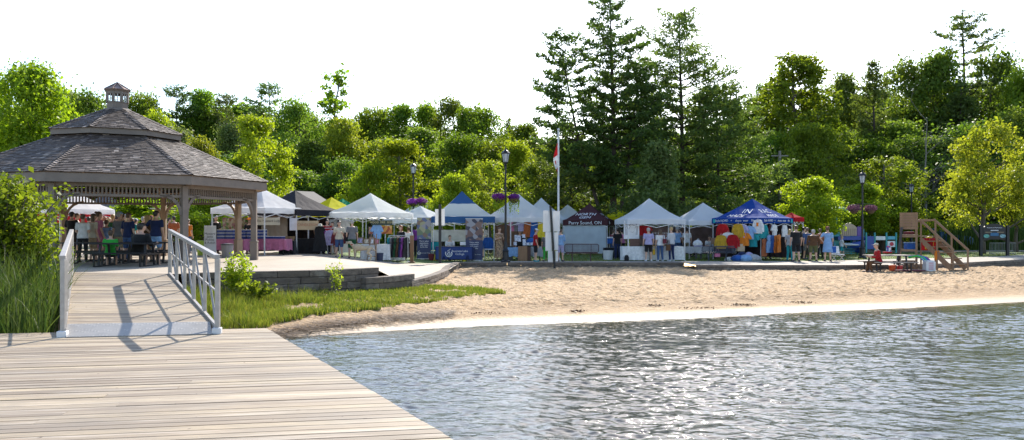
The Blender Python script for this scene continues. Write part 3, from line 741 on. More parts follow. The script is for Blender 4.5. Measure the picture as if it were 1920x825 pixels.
def pine(h, w, base, m, name, nwh=22, sparse=1.0, tuft=.42, stems=1, droop=0., plate=.5, bark=None, top_w=.12, per=10, needle=(.42,.13), pw=.62):
    """layered conifer with irregular limbs"""
    bark = bark or M_BARKP; root = empty(name, (0,0,0)); mb = MB(); PT = []; 
    for si in range(stems):
        hh = h*(1 if si == 0 else rng.uniform(.72,.93)); ox = 0 if si == 0 else (rng.choice([-1,1])*.02*h if stems < 3 else (-.055*h if si == 1 else .03*h))
        lean = 0 if si == 0 else ox*2.6
        pts = [(ox*(.15+.85*min(1,t*2))+lean*t+.006*h*math.sin(5*t+si), .004*h*math.sin(7*t+si), hh*t) for t in np.linspace(0,1,9)]
        tr = (.0135*h+.03)*(1 if si == 0 else .62); rs = [tr*(1.25 if i == 0 else 1)*(1-.9*(i/8)) for i in range(9)]
        mb.tube(pts, rs, 8)
        z = base*(1 if si == 0 else 1.25)
        step = (hh-base)/nwh
        while z < hh*.985:
            t = (z-base)/(hh-base); t = max(0,t)
            prof = (1-t)**pw*(.55+.45*min(1,t*3.2)) + top_w*(1-t)
            nb = rng.integers(3,6)
            a0 = rng.random()*6.28
            for j in range(nb):
                if rng.random() > sparse: continue
                a = a0+6.28*j/nb+rng.normal()*.25; ln = w/2*prof*rng.uniform(.55,1.18)*(1 if stems == 1 else .85)
                if ln < .25: ln = .25
                k = min(7, int(z/hh*8)); s = Vector(pts[k]).lerp(Vector(pts[k+1]), z/hh*8-k)
                rise = rng.uniform(.02,.28)+.35*t-droop
                dirv = Vector((math.cos(a), math.sin(a), 0))
                e = s+dirv*ln+Vector((0,0,ln*rise)); md = s.lerp(e,.55)+Vector((0,0,-.06*ln))
                r0 = max(.012,.16*tr*(1.3-t)+.012*ln*.5); mb.tube([s,md,e],[r0,r0*.6,.008],4,cap=False)
                nt = max(2, int(ln/ (tuft*.62)))
                side = Vector((-dirv.y, dirv.x, 0))
                for q in range(nt):
                    u = .28+.72*(q+.5)/nt if ln > 1 else .2+.8*(q+.5)/nt
                    c = (s.lerp(md,u/.55) if u < .55 else md.lerp(e,(u-.55)/.45))
                    spread = ln*.30*math.sin(math.pi*min(1,u*.9+.05))+.05
                    for g in range(2 if spread > tuft*.5 else 1):
                        cc = c+side*rng.uniform(-1,1)*spread+Vector((0,0,rng.normal()*.06+.05))
                        PT.append((*cc, tuft*rng.uniform(.6,1.1)))
            z += step*rng.uniform(.75,1.3)
        PT.append((*pts[-1], tuft*.6)); PT.append((pts[-1][0],pts[-1][1],pts[-1][2]-.3, tuft*.6))
    mb.build('trunk', bark, root, smooth=True)
    PT = np.array(PT); n = len(PT)*per; idx = np.repeat(np.arange(len(PT)), per)
    d = unit(rng.normal(size=(n,3))); off = d*(rng.random(n)**.5)[:,None]*PT[idx,3][:,None]; off[:,2] *= plate
    P = PT[idx,:3]+off
    ax = unit(d*np.array([1,1,.7])+rng.normal(size=(n,3))*.45+np.array([0,0,.25]))
    s = unit(np.cross(ax, rng.normal(size=(n,3)))); L_ = needle[0]*rng.uniform(.6,1.2,size=n)[:,None]; W_ = needle[1]*rng.uniform(.6,1.3,size=n)[:,None]
    V = np.stack([P-ax*L_*.5, P+s*W_*.5, P+ax*L_*.5, P-s*W_*.5],1).reshape(-1,3)
    np_mesh('crown', V, np.arange(4*n).reshape(n,4), m, root, attr=rng.random(n))
    return root

def bare_tree(h, name):
    root = empty(name,(0,0,0)); mb = MB()
    def br(p, d, l, r, dep):
        pts = [p]; q = p
        for i in range(3): d = (d+Vector(rng.normal(size=3))*.10+Vector((0,0,.06))).normalized(); q = q+d*l/3; pts.append(q)
        mb.tube(pts, [r, r*.85, r*.65, r*.45], 5, cap=False)
        if dep < 4:
            for j in range(3 if dep else 6):
                k = rng.integers(1,4); a = rng.random()*6.28; nd = (d*.9+Vector((math.cos(a),math.sin(a),rng.random()*.5))*.75).normalized()
                br(pts[k], nd, l*rng.uniform(.4,.62), r*.42, dep+1)
    mb.tube([(0,0,0),(0.05,0,h*.35),(0,.05,h*.62)],[.13,.1,.075],7,cap=False)
    br(Vector((0,.05,h*.60)), Vector((0,0,1)), h*.38, .07, 1)
    for j in range(16):
        z = h*rng.uniform(.25,.6); a = rng.random()*6.28; br(Vector((0,0,z)), Vector((math.cos(a),math.sin(a),.45)).normalized(), h*.2, .03, 2)
    mb.build('trunk', M_BARKD, root, smooth=True); return root

# ---- prototypes (unit: metres); placed copies are scaled to their own size
PROTO = {}
def proto(key, root, h, w): PROTO[key] = (root, h, w, [0])
proto('maple', broadleaf(10,6.2,1.6,150,150,.21,LM['bright'],'maple_tree','ovoid'), 10, 6.2)
proto('mapleB', broadleaf(10,7,2.0,140,120,.24,LM['yellow'],'maple_tree','round',gap=.30), 10, 7)
proto('smallm', broadleaf(4.6,4.2,1.2,120,120,.145,LM['bright'],'young_maple_tree','ovoid',clr=.13,gap=.2), 4.6, 4.2)
proto('smallc', broadleaf(6.6,4.5,.8,150,110,.15,LM['bright'],'young_maple_tree','ovoid',clr=.11,gap=.33), 6.6, 3.9)
proto('loose', broadleaf(7.5,6,1.0,130,90,.17,LM['yellow'],'locust_tree','ovoid',gap=.42,clr=.10), 7.5, 6)
proto('mid', broadleaf(12,8,2.0,150,120,.27,LM['mid'],'broadleaf_tree','round'), 12, 8)
proto('midB', broadleaf(13,7,2.0,140,120,.27,LM['mid'],'broadleaf_tree','ovoid',gap=.25), 13, 7)
proto('dark', broadleaf(13,9,2.0,160,120,.29,LM['dark'],'oak_tree','round',gap=.2), 13, 9)
proto('darkB', broadleaf(14,8,1.0,150,120,.29,LM['dark'],'oak_tree','ovoid'), 14, 8)
proto('grey', broadleaf(12,7,1.5,140,110,.27,LM['grey'],'ash_tree','ovoid',gap=.2), 12, 7)
proto('poplar', broadleaf(15,6.5,1.5,230,75,.24,LM['mid'],'poplar_tree','ovoid',gap=.22,clr=.095), 15, 6.5)
proto('birch', broadleaf(15,5.0,3,70,46,.30,LM['mid'],'birch_tree','loose',clr=.12,gap=.30,bark=M_BARKD), 15, 4.0)
proto('pine', pine(16,8.5,2.5,LM['pine'],'pine_tree',nwh=15,sparse=.9,tuft=.6,pw=.38,top_w=.2,per=14,needle=(.40,.13)), 16, 8)
proto('pineB', pine(15,7,1.0,LM['pine'],'pine_tree',nwh=26,sparse=.95,droop=.05), 15, 7)
proto('soft', pine(15,7,2.0,LM['softpine'],'larch_tree',nwh=26,sparse=.8,plate=.8), 15, 7)
used_labels = {}
def place(key, px, top, wpx, Y, label, cat='tree', group=None, rz=None, zadj=0):
    root, h0, w0, cnt = PROTO[key]
    X = (px-960)/F*Y; z0 = gh(X,Y)-.1+zadj; ztop = CZ+(HY-top)/F*Y; h = ztop-z0; w = wpx/F*Y*1.12
    s = (w/w0, w/w0, h/h0)
    if cnt[0] == 0:
        o = root; o.location = (X,Y,z0); o.rotation_euler = (0,0,rng.random()*6.28 if rz is None else rz); o.scale = s
    else:
        o = copy_tree(root, (X,Y,z0), rng.random()*6.28 if rz is None else rz, sc=s)
    cnt[0] += 1
    o['label'] = label; o['category'] = cat
    if group: o['group'] = group
    return o

# hero pines
def once(root, px, Y, h_top, label, cat='tree', rz=0):
    X = (px-960)/F*Y; z0 = gh(X,Y)-.1; root.location = (X,Y,z0); root.rotation_euler = (0,0,rz)
    tag(root, label, cat); return root
Yp = 60.0
hp = CZ+(HY+14)/F*Yp-gh(7.6,Yp)
once(pine(hp, 8.8, 4.2, LM['pine'], 'pine_tree', nwh=22, sparse=.84, stems=3, tuft=.46, top_w=.15, per=13, needle=(.34,.12), plate=.45, pw=.33), 1148, Yp, hp, 'tallest pine in the middle with several bare stems and layered open branches', rz=0)
Yp = 63.0; hp = CZ+(HY-24)/F*Yp-gh(13,Yp)
once(pine(hp, 9.4, 4.5, LM['pine'], 'pine_tree', nwh=23, sparse=1.0, tuft=.68, top_w=.16, pw=.36, per=18, needle=(.34,.11), plate=.40), 1277, Yp, hp, 'second tall pine with sparse flat branches just right of the tallest one')
Yp = 64.0; hp = CZ+(HY-158)/F*Yp-gh(15,Yp)
once(pine(hp, 12.5, .6, LM['pine'], 'pine_tree', nwh=28, sparse=1, tuft=.62, per=13, needle=(.36,.13), plate=.38, droop=.05, pw=.45), 1345, Yp, hp, 'broad dark pine with drooping shelves of branches above the plain white tent')
Yp = 62.0; hp = CZ+(HY-235)/F*Yp-gh(8,Yp)
once(pine(hp, 10, .8, LM['pine'], 'pine_tree', nwh=18, sparse=.9, tuft=.5, per=10, needle=(.36,.13), plate=.5), 1070, Yp, hp, 'dark lower pine filling the space left of the tallest pine behind the flagpole')
Yp = 53.0; hp = CZ+(HY-258)/F*Yp-gh(10,Yp)
once(broadleaf(hp, 5.8, .6, 130, 105, .20, LM['grey'], 'ash_tree', 'cone', clr=.12), 1232, Yp, hp, 'soft feathery green tree in front of the tall pines behind the first white tent')
Yp = 92.0; hp = CZ+(HY-18)/F*Yp-gh(52,Yp)
once(pine(hp, 10.5, hp*.5, LM['pine'], 'pine_tree', nwh=11, sparse=.75, tuft=.6, per=13, top_w=.2, needle=(.46,.14), plate=.32, pw=.40), 1808, Yp, hp, 'gnarled windswept pine sticking out above the woods on the right')
once(bare_tree(11.5, 'bare_tree'), 1735, 70, 0, 'leafless grey tree standing before the dark woods on the right')

# skyline and woods
P_ = place
P_('maple', 62, 122, 170, 47, 'tall yellow green maple at the left edge behind the big gazebo')
P_('maple', -30, 140, 150, 50, 'green maple cut by the left picture edge behind the gazebo roof')
P_('dark', 165, 176, 110, 95, 'dark tree crown between the left maple and the cupola')
P_('mid', 118, 165, 90, 96, 'mid green crown showing just right of the left maple')
P_('mid', 262, 172, 90, 92, 'mid green crown just right of the gazebo cupola')
P_('maple', 292, 212, 80, 80, 'yellow green round crown above the right slope of the gazebo roof')
P_('pine', 330, 160, 100, 96, 'first pine on the skyline right of the cupola')
P_('pine', 425, 176, 90, 98, 'second pine on the skyline right of the cupola')
P_('midB', 378, 168, 90, 99, 'broadleaf crown between the two skyline pines right of the cupola')
P_('mapleB', 378, 262, 80, 66, 'yellow maple top peeping over the gazebo roof on the right')
P_('grey', 330, 240, 110, 74, 'grey green tree behind the right slope of the gazebo roof')
P_('grey', 430, 235, 90, 82, 'grey green tree left of the columnar bright maple')
P_('pine', 505, 156, 110, 88, 'open topped pine on the skyline above the black tent')
P_('dark', 560, 190, 110, 86, 'dark broadleaf tree behind the black tent')
P_('darkB', 592, 262, 110, 76, 'dark lower tree directly behind the yellow tent')
P_('birch', 628, 122, 78, 84, 'thin tall birch rising alone above the skyline')
P_('mapleB', 640, 225, 100, 80, 'yellow tinted tree below the thin birch')
P_('smallc', 484, 218, 118, 50, 'bright conical maple right of the big gazebo roof')
P_('mid', 700, 200, 100, 98, 'rounded crown on the skyline above the large white tent')
P_('midB', 755, 196, 90, 100, 'crown with a pale top on the skyline left of centre')
P_('maple', 800, 196, 80, 104, 'yellow topped crown on the skyline left of centre')
P_('dark', 850, 186, 90, 100, 'dark domed crown at the highest point of the middle skyline')
P_('mid', 895, 196, 100, 98, 'dense rounded crown on the skyline above the blue tent')
P_('soft', 955, 222, 60, 100, 'small thin larch on the skyline left of the flagpole')
P_('midB', 985, 232, 90, 95, 'pale green crown on the skyline left of the tall pines')
P_('dark', 715, 262, 120, 84, 'dark crown on the slope above the large white tent')
P_('darkB', 800, 240, 130, 86, 'dark tree on the slope in the middle of the woods')
P_('mid', 862, 250, 110, 80, 'rounded mid green tree on the slope above the blue tent')
P_('mid', 930, 262, 110, 78, 'mid green tree behind the tall lamp with flower baskets')
P_('maple', 968, 268, 90, 74, 'yellow green tree between the tall lamp and the flagpole')
P_('smallm', 692, 308, 90, 58, 'bright round young maple behind the large white tent')
P_('smallc', 752, 262, 112, 60, 'pointed young maple behind the second lamp')
P_('smallm', 848, 330, 84, 56, 'bright round young maple behind the blue tent')
P_('loose', 918, 296, 130, 58, 'loose yellow green tree behind the tall lamp')
P_('loose', 1010, 300, 110, 62, 'loose yellow green tree behind the flagpole')
P_('smallm', 375, 372, 120, 45, 'low bright tree seen under the gazebo roof')
P_('smallm', 250, 376, 150, 52, 'low dark green tree behind the crowd under the gazebo roof')
P_('darkB', 560, 320, 120, 68, 'dark tree between the conical maple and the black tent')
P_('dark', 640, 300, 110, 70, 'dark tree behind the green tent peak')
P_('pineB', 1150, 300, 170, 70, 'dark pine filling the gap under the tallest pine')
P_('soft', 1000, 250, 110, 84, 'thin pine with sparse branches left of the flag')
P_('mid', 1060, 262, 120, 82, 'green crown seen through the branches behind the flag')
P_('mid', 1400, 190, 90, 86, 'pale broadleaf crown right of the broad dark pine')
P_('poplar', 1488, 92, 170, 80, 'tall airy poplar right of the tall pines')
P_('poplar', 1432, 150, 90, 88, 'slimmer poplar left of the tall airy one')
P_('poplar', 1540, 170, 90, 84, 'lower poplar on the right flank of the tall one')
P_('darkB', 1585, 140, 90, 96, 'dark crown on the skyline between the poplar and the larch')
P_('soft', 1638, 116, 120, 84, 'soft olive larch in the middle of the right hand woods')
P_('dark', 1700, 120, 120, 94, 'dark oak on the skyline left of the windswept pine')
P_('darkB', 1752, 98, 130, 92, 'tallest dark oak beside the windswept pine')
P_('dark', 1860, 105, 130, 94, 'dark oak right of the windswept pine')
P_('mid', 1925, 125, 100, 88, 'mid green tree at the right picture edge')
P_('pineB', 1800, 150, 130, 88, 'dark spruce like pine below the windswept one')
P_('darkB', 1690, 230, 140, 82, 'dark tree behind the leafless grey one')
P_('dark', 1790, 260, 160, 80, 'dark tree mass right of the leafless grey tree')
P_('dark', 1590, 250, 120, 84, 'dark tree behind the olive larch')
P_('dark', 1900, 210, 130, 80, 'dark lower tree near the right picture edge')
P_('mid', 1440, 250, 130, 76, 'mid green tree behind the utility pole')
P_('mid', 1520, 230, 110, 74, 'mid green tree right of the utility pole')
P_('darkB', 1400, 300, 100, 78, 'dark tree between the broad pine and the utility pole')
P_('smallm', 1517, 335, 122, 52, 'bright round young maple right of the blue lettered tent')
P_('loose', 1655, 286, 150, 64, 'loose light green tree behind the lamp on the right')
P_('smallm', 1612, 345, 110, 61, 'bright low maple behind the playground')
P_('smallm', 1690, 372, 90, 62, 'small bright tree behind the lifeguard chair')
P_('loose', 1842, 222, 150, 56, 'loose yellow green tree above the notice board')
P_('loose', 1905, 300, 110, 60, 'loose yellow green tree at the right picture edge')
P_('grey', 1460, 310, 80, 66, 'brownish thin tree around the utility pole')
# second rank filling the slope
fill = ['dark','mid','darkB','pineB','midB','dark','pine','mid','grey']
spots_ = []
for i, px in enumerate(range(-60, 1990, 62)):
    sky_y = np.interp(px, [-60,150,300,500,600,700,900,1000,1100,1400,1500,1700,1800,1990],[180,185,180,185,200,215,210,240,230,210,190,140,140,150])
    for r_, (Y, dy) in enumerate(((104, 18), (78, 100))):
        spots_.append((fill[(i*2+r_*3+(i*i) % 5) % len(fill)], px+random.uniform(-22,22)+31*r_, sky_y+dy+random.uniform(-8,22), random.uniform(125,185), Y+random.uniform(-4,6)))
for k, px, ty, wp, Y in spots_:
    P_(k, px, ty, wp, Y, 'one of the many unremarkable green trees massed on the wooded slope', 'tree', 'trees massed on the wooded slope')
# undergrowth
def scrub(x, v): pass
n = 26000
X = rng.uniform(-75,75,n); Yq = rng.uniform(66,80,n)
Zg = np.array([gh(a,b2) for a,b2 in zip(X,Yq)]); hgt = 1.9+1.3*np.array([noise.noise(Vector((a*.25,b2*.25,0))) for a,b2 in zip(X,Yq)])
P = np.stack([X,Yq,Zg+hgt*rng.random(n)**.6],1)
keep = ~((X > 13) & (X < 38) & (Yq < 75.5))
P = P[keep]; Nn = unit(rng.normal(size=(len(P),3))+np.array([0,0,.6]))
tag(leaves('undergrowth', P, Nn, .55, LM['dark'], None), 'dark leafy undergrowth along the foot of the woods', 'undergrowth', kind='stuff')

def blades(name, X, Y, Z, H, W, m, lean=.25, seg=3, curve=.3):
    n = len(X); a = rng.random(n)*6.28; la = rng.random(n)*6.28; ln = np.abs(rng.normal(size=n))*lean*H
    side = np.stack([np.cos(a), np.sin(a), np.zeros(n)],1)*W[:,None]*.5; ld = np.stack([np.cos(la), np.sin(la), np.zeros(n)],1)
    base = np.stack([X,Y,Z],1); V = []
    for i in range(seg+1):
        t = i/seg; c = base+ld*(ln*t**2)[:,None]+np.array([0,0,1])*(H*(t-curve*.3*t**3))[:,None]; wv = side*(1-t)**.7 if i < seg else side*.02
        V += [c-wv, c+wv]
    V = np.stack(V,1).reshape(-1,3); k = 2*(seg+1); b0 = (np.arange(n)*k)[:,None]
    Fq = np.concatenate([b0+np.array([2*i,2*i+1,2*i+3,2*i+2]) for i in range(seg)],0)
    return np_mesh(name, V, Fq, m, None, attr=np.tile(rng.random(n), seg))
# reeds left of the gangway
n = 4600
X = rng.uniform(-16,-7.75,n); Yq = rng.uniform(13.9,19.6,n)
keep = X < np.interp(Yq,[13.9,20],[-8.05,-11.0]); X = X[keep]; Yq = Yq[keep]
keep = Yq > 13.5+(X+7.6)*.0+.2; X = X[keep]; Yq = Yq[keep]; n = len(X)
Hh = rng.uniform(1.15,2.05,n)*np.interp(X,[-16,-11,-8],[1.05,1.0,.85])
Z = np.array([max(-.1,sand_h(a,b2)) for a,b2 in zip(X,Yq)])
tag(blades('reeds', X, Yq, Z, Hh, rng.uniform(.014,.036,n), LM['reed'], .30, 4, .6), 'tall green reeds growing between the dock and the gangway', 'reeds', kind='stuff')
# grass right of the gangway, reaching along the wall
def in_patch(x, y):
    yb = float(np.interp(x, [-9.5,-7,-6.2,-5.6,-4.7,-4.0,-3.2,-2.4,-1.5,-.2], [14.5,14.6,15.0,16.2,17.9,18.8,20.0,21.6,23.0,24.6]))
    yt = float(np.interp(x, [-9.5,-7.5,-5.4,-4.1,-3.3,-2.6,-2.0,-1.2,-.2], [20.9,21.6,22.4,23.9,25.4,27.2,27.0,26.2,25.2]))
    return yb, yt
xs=[];ys=[];hs=[]
while len(xs) < 30000:
    x = random.uniform(-9.3,-.2); y = random.uniform(14.4,27.5); yb, yt = in_patch(x,y)
    if y < yb+.25*noise.noise(Vector((x*2,y*2,0)))*2 or y > yt: continue
    if x < np.interp(y,[13.9,20.5],[-5.0,-8.7]): continue
    den = .50+1.7*noise.noise(Vector((x*.9,y*.9,3)))+.35*sm((y-yb)/1.0)-.35*sm((x+4.2)/2)
    if random.random() > den: continue
    xs.append(x); ys.append(y); hh = (.36-.27*sm((x+7.0)/2.8))*random.uniform(.4,1.3)*(1+.9*noise.noise(Vector((x*1.3,y*1.3,8))))+.04
    hs.append(hh)
X=np.array(xs);Yq=np.array(ys);H_=np.array(hs);Z=np.array([sand_h(a,b2)-.01 for a,b2 in zip(xs,ys)])
tag(blades('grass_patch', X,Yq,Z,H_,rng.uniform(.008,.02,len(X))*(1+1.0*(X>-5)),LM['grass'],.35,3,.4),'bright green grass growing below the block wall','grass',kind='stuff')
# dead reed litter at the water edge
n=2600; X=rng.uniform(-5.8,-1.4,n); Yq=np.array([np.interp(x,[-6.2,-5.2,-4.2,-3,-1.4],[14.4,15.6,16.9,18.3,19.4]) for x in X])+rng.normal(size=n)*.42
a=rng.normal(size=n)*.6; L_=rng.uniform(.08,.32,n); Z=np.array([max(.0,sand_h(x,y)) for x,y in zip(X,Yq)])+.02+rng.random(n)*.05
d=np.stack([np.cos(a),np.sin(a),rng.normal(size=n)*.08],1)*L_[:,None]*.5; s=np.stack([-np.sin(a),np.cos(a),np.zeros(n)],1)*.008; c=np.stack([X,Yq,Z],1)
V=np.stack([c-d-s,c+d-s,c+d+s,c-d+s],1).reshape(-1,3)
tag(np_mesh('reed_litter',V,np.arange(4*n).reshape(n,4),leaf_mat('dead_reed',(.14,.085,.04),(.26,.17,.09),(1,1,1),.1)), 'brown dead reeds washed up at the corner of the dock', 'reed litter', kind='stuff')
# lawn blades near the tents
n=26000; X=rng.uniform(-9,46,n); Yq=42.4+rng.random(n)**1.3*18
keep=np.array([(y > back(x)+.1) and not(13 < x < 38 and y > 56) for x,y in zip(X,Yq)]); X=X[keep];Yq=Yq[keep];n=len(X)
tag(blades('lawn_blades',X,Yq,np.array([gh(a,b2) for a,b2 in zip(X,Yq)]),rng.uniform(.04,.11,n),np.full(n,.03),LM['grass'],.5,1),'mown grass blades on the lawn under the tents','grass',kind='stuff')
# far reed bed on the right
n=9000; X=rng.uniform(30,52,n); Yq=rng.uniform(64,69,n)
tag(blades('reed_bed',X,Yq,np.array([gh(a,b2) for a,b2 in zip(X,Yq)]),rng.uniform(1.6,2.7,n),rng.uniform(.04,.09,n),LM['reed'],.10,2),'dark green bed of reeds behind the notice board','reeds',kind='stuff')

# bushes near the camera
def bush(name,h,w,nst,per,leaf,m,label,cat='shrub',loc=(0,0,0),asp=.6,dens=1.0):
    root=empty(name,loc,0,label,cat); mb=MB(); PT=[]
    for i in range(nst):
        a=rng.random()*6.28; ln=h*rng.uniform(.65,1.08); out=w/2*rng.uniform(.15,1)
        pts=[Vector((math.cos(a)*out*t**1.3+rng.normal()*.02,math.sin(a)*out*t**1.3+rng.normal()*.02,ln*(t-.12*t*t*out/w*2))) for t in np.linspace(0,1,6)]
        mb.tube(pts,[.014*(1-.75*k/5)*max(.6,h*.6) for k in range(6)],5,cap=False)
        for k in range(per):
            t=rng.uniform(.22,1); j=min(4,int(t*5)); c=pts[j].lerp(pts[j+1],t*5-j); d=Vector(rng.normal(size=3)); d.normalize()
            PT.append(c+d*rng.uniform(.03,.11)*h*dens)
    mb.build('stem',M_BARK,root,smooth=True); PT=np.array(PT); n=len(PT)
    leaves('foliage',PT,unit(rng.normal(size=(n,3))*.7+np.array([0,0,.7])),leaf,m,root,asp=asp); return root
b1=gp(40,560,.6)
bush('dogwood_shrub',3.2,3.3,90,190,.12,LM['mid'],'large dense leafy shrub behind the reeds at the left edge','shrub',(-12.75,19.6,.25))
bush('dogwood_shrub',2.0,1.9,34,120,.095,LM['bright'],'lower reddish green shrub between the reeds and the gangway','shrub',(-11.75,19.6,.25))
bush('willow_shrub',1.25,.85,20,70,.095,LM['bright'],'upright bright leafy shrub right of the gangway','shrub',(-6.95,20.3,.30),asp=.4)
bush('willow_shrub',.62,1.3,24,60,.085,LM['mid'],'low spreading shrub at the foot of the block wall by the gangway','shrub',(-6.45,19.8,.28))
bush('sapling',1.15,.75,6,38,.085,LM['bright'],'small leafy sapling standing in front of the block wall','sapling',(-4.85,22.35,.36),asp=.4)
# ---------------------------------------------------------------- builders for the market
CLR = {
 'white': (.78,.78,.78), 'cream': (.70,.62,.48), 'black': (.018,.018,.02), 'navy': (.02,.032,.10), 'blue': (.03,.12,.42), 'light blue': (.25,.42,.68),
 'red': (.50,.02,.025), 'green': (.05,.45,.06), 'dark green': (.02,.10,.04), 'grey': (.19,.19,.20), 'light grey': (.42,.42,.43), 'brown': (.13,.065,.03), 'tan': (.38,.26,.15),
 'orange': (.75,.22,.02), 'yellow': (.78,.60,.04), 'mustard': (.55,.33,.03), 'purple': (.28,.06,.32), 'lilac': (.45,.42,.65), 'pink': (.62,.20,.34), 'maroon': (.16,.03,.04),
 'teal': (.02,.30,.33), 'denim': (.06,.11,.24), 'rust': (.42,.12,.04), 'striped': (.74,.74,.72), 'olive': (.12,.13,.05), 'khaki': (.33,.26,.16), 'turquoise': (.04,.42,.45), 'beige': (.55,.45,.32)}
def cloth(c, tr=.12):
    return mat('cloth_'+c.replace(' ','_'), CLR[c], .85, tuple(x*.78 for x in CLR[c]), 9, 3, .25, 12, trans=tr, sheen=.2, spec=.2)
M_POLE = mat('tent_pole_white', (.62,.62,.64), .4, metal=.2)
M_DKMET = mat('dark_iron', (.016,.016,.02), .42, spec=.4)
def fabric(name, c, tr=.46, c2=None): return mat('canopy_'+name, c, .85, c2 or tuple(x*.93 for x in c), 1.5, 3, .5, 2.2, trans=tr, tc=tuple(min(.9,x*1.05) for x in c), spec=.12)
FAB = {'white': fabric('white', (.88,.88,.88), .58), 'white2': fabric('white_grey', (.82,.83,.85), .50), 'black': fabric('black', (.035,.033,.04), .10), 'yellow': fabric('yellow', (.72,.66,.02), .4),
 'green': fabric('green', (.01,.33,.16), .35), 'navyblue': fabric('navy_blue', (.045,.115,.27), .2), 'royal': fabric('royal_blue', (.010,.055,.27), .10), 'maroon': fabric('maroon', (.075,.03,.035), .12), 'red': fabric('red', (.55,.02,.03), .3), 'paleblue': fabric('pale_blue', (.33,.50,.66), .35)}
M_INK = mat('lettering_white', (.80,.80,.82), .6)
M_INKD = mat('lettering_dark', (.05,.045,.05), .6)

def canopy_z(x, y, h, eave, peak):
    d = max(abs(x), abs(y))/h; return eave+peak*(max(0,1-d)**1.18)-.03*math.sin(math.pi*min(1,d))*(1-abs(abs(x)-abs(y))/h)
def tent(px, Y, a, s, top, val, label, group=None, hl=1.95, peak=1.30, vh=.27, ground=None, cap=None, legs=True, sxy=1.0, lipc=None, val_scallop=False):
    """near corner at pixel px, depth Y; a = heading of the edge going right, degrees; s = side length"""
    X0 = (px-960)/F*Y; z = gh(X0, Y) if ground is None else ground; A = R(a)
    c = Vector((X0, Y, z)) + Vector((math.cos(A), math.sin(A), 0))*s/2 + Vector((-math.sin(A), math.cos(A), 0))*s/2
    zc = gh(c.x, c.y) if ground is None else ground; c.z = zc
    root = empty('market_tent', c, A, label, 'market tent', group)
    h = s/2; e = hl+vh
    n = 14; V = []; idx = {}
    mb = MB()
    lin = np.linspace(-h-.02, h+.02, n+1)
    for i, x in enumerate(lin):
        for j, y in enumerate(lin): idx[i,j] = len(mb.v); mb.v.append((x, y, canopy_z(x, y, h, e, peak)+.03*noise.noise(Vector((x*2.6,y*2.6,px)))+.012*noise.noise(Vector((x*7,y*7,px)))))
    for i in range(n):
        for j in range(n):
            ci, cj = lin[i]+lin[1]/2-lin[0]/2, lin[j]+lin[1]/2-lin[0]/2
            q = (idx[i,j], idx[i+1,j], idx[i+1,j+1], idx[i,j+1])
            # split quads along the hip lines
            if (i-j) % 1 == 0 and (i+j) == n-1: tri = [(q[0],q[1],q[3]),(q[1],q[2],q[3])]
            else: tri = [(q[0],q[1],q[2]),(q[0],q[2],q[3])]
            d = max(abs(ci),abs(cj))/h
            for t in tri: mb.f.append(t); mb.m.append(1 if (cap and d < cap[1]) else 0); mb.a.append(0)
    can = mb.build('canopy', [FAB[top]] + ([FAB[cap[0]]] if cap else []), root, smooth=False)
    mb = MB()
    for k in range(4):
        M = Matrix.Rotation(k*math.pi/2, 4, 'Z'); m_ = 22; base = len(mb.v)
        for i in range(m_+1):
            x = -h-.02+(2*h+.04)*i/m_; wv = .012*math.sin(i*1.9+k); dz = .02*abs(math.sin(i*math.pi/ (m_/ (8 if val_scallop else 4)))) 
            mb.v.append(tuple(M @ Vector((x, -h-.022, e+.004)))); mb.v.append(tuple(M @ Vector((x, -h-.024+wv, e-vh+dz))))
        for i in range(m_): q = base+2*i; mb.f.append((q,q+2,q+3,q+1)); mb.m.append(0); mb.a.append(0)
    va = mb.build('valance', FAB[val], root)
    if legs:
        for sx in (-1,1):
            for sy in (-1,1):
                x, y = sx*(h-.03), sy*(h-.03); zg = gh(*(Matrix.Rotation(A,3,'Z') @ Vector((x,y,0))+c).xy)-zc if ground is None else 0
                mb = MB(); mb.box((x,y,(hl+.1+zg)/2), (.045,.045,hl+.1-zg)); mb.box((x,y,zg+.012),(.11,.11,.024)); mb.box((x,y,hl*.55),(.055,.055,.05)); mb.build('leg', M_POLE, root)
    mb = MB(); zt = e-.12
    for k in range(4):
        M = Matrix.Rotation(k*math.pi/2, 4, 'Z')
        for (x0,x1) in ((-h+.04,0),(0,h-.04)):
            mb.bar(M @ Vector((x0,-h+.03,zt)), M @ Vector((x1,-h+.03,zt-.32)), .018,.03); mb.bar(M @ Vector((x0,-h+.03,zt-.32)), M @ Vector((x1,-h+.03,zt)), .018,.03)
        mb.bar(M @ Vector((-h+.05,-h+.05,zt)), M @ Vector((-.02,-.02,e+peak-.25)), .02,.03)
    mb.bar((0,0,e+peak-.7),(0,0,e+peak-.05),.04)
    mb.build('truss', M_POLE, root)
    return root, c, A, h, e, peak, can, va
def roof_text(T, body, size, m, face, d, along=0.0, sx=1.0, shear=0):
    """lettering laid on a roof panel. face k: 0 = front edge (-y local)"""
    root, c, A, h, e, peak, can, va = T
    o = text('lettering', body, size, m, can, (0,0,0), (0,0,0), ext=0.0, shear=shear)
    o.scale = (1,1,1); M = Matrix.Rotation(face*math.pi/2, 4, 'Z')
    bm = bmesh.new(); bm.from_mesh(o.data); bmesh.ops.triangulate(bm, faces=bm.faces[:]); bmesh.ops.subdivide_edges(bm, edges=[e_ for e_ in bm.edges if e_.calc_length() > .12], cuts=2); bm.to_mesh(o.data); bm.free()
    for v in o.data.vertices:
        p = M @ Vector((v.co.x*sx+along, -h+d+v.co.y, 0)); v.co = (p.x, p.y, canopy_z(p.x,p.y,h,e,peak)+.022)
    return o
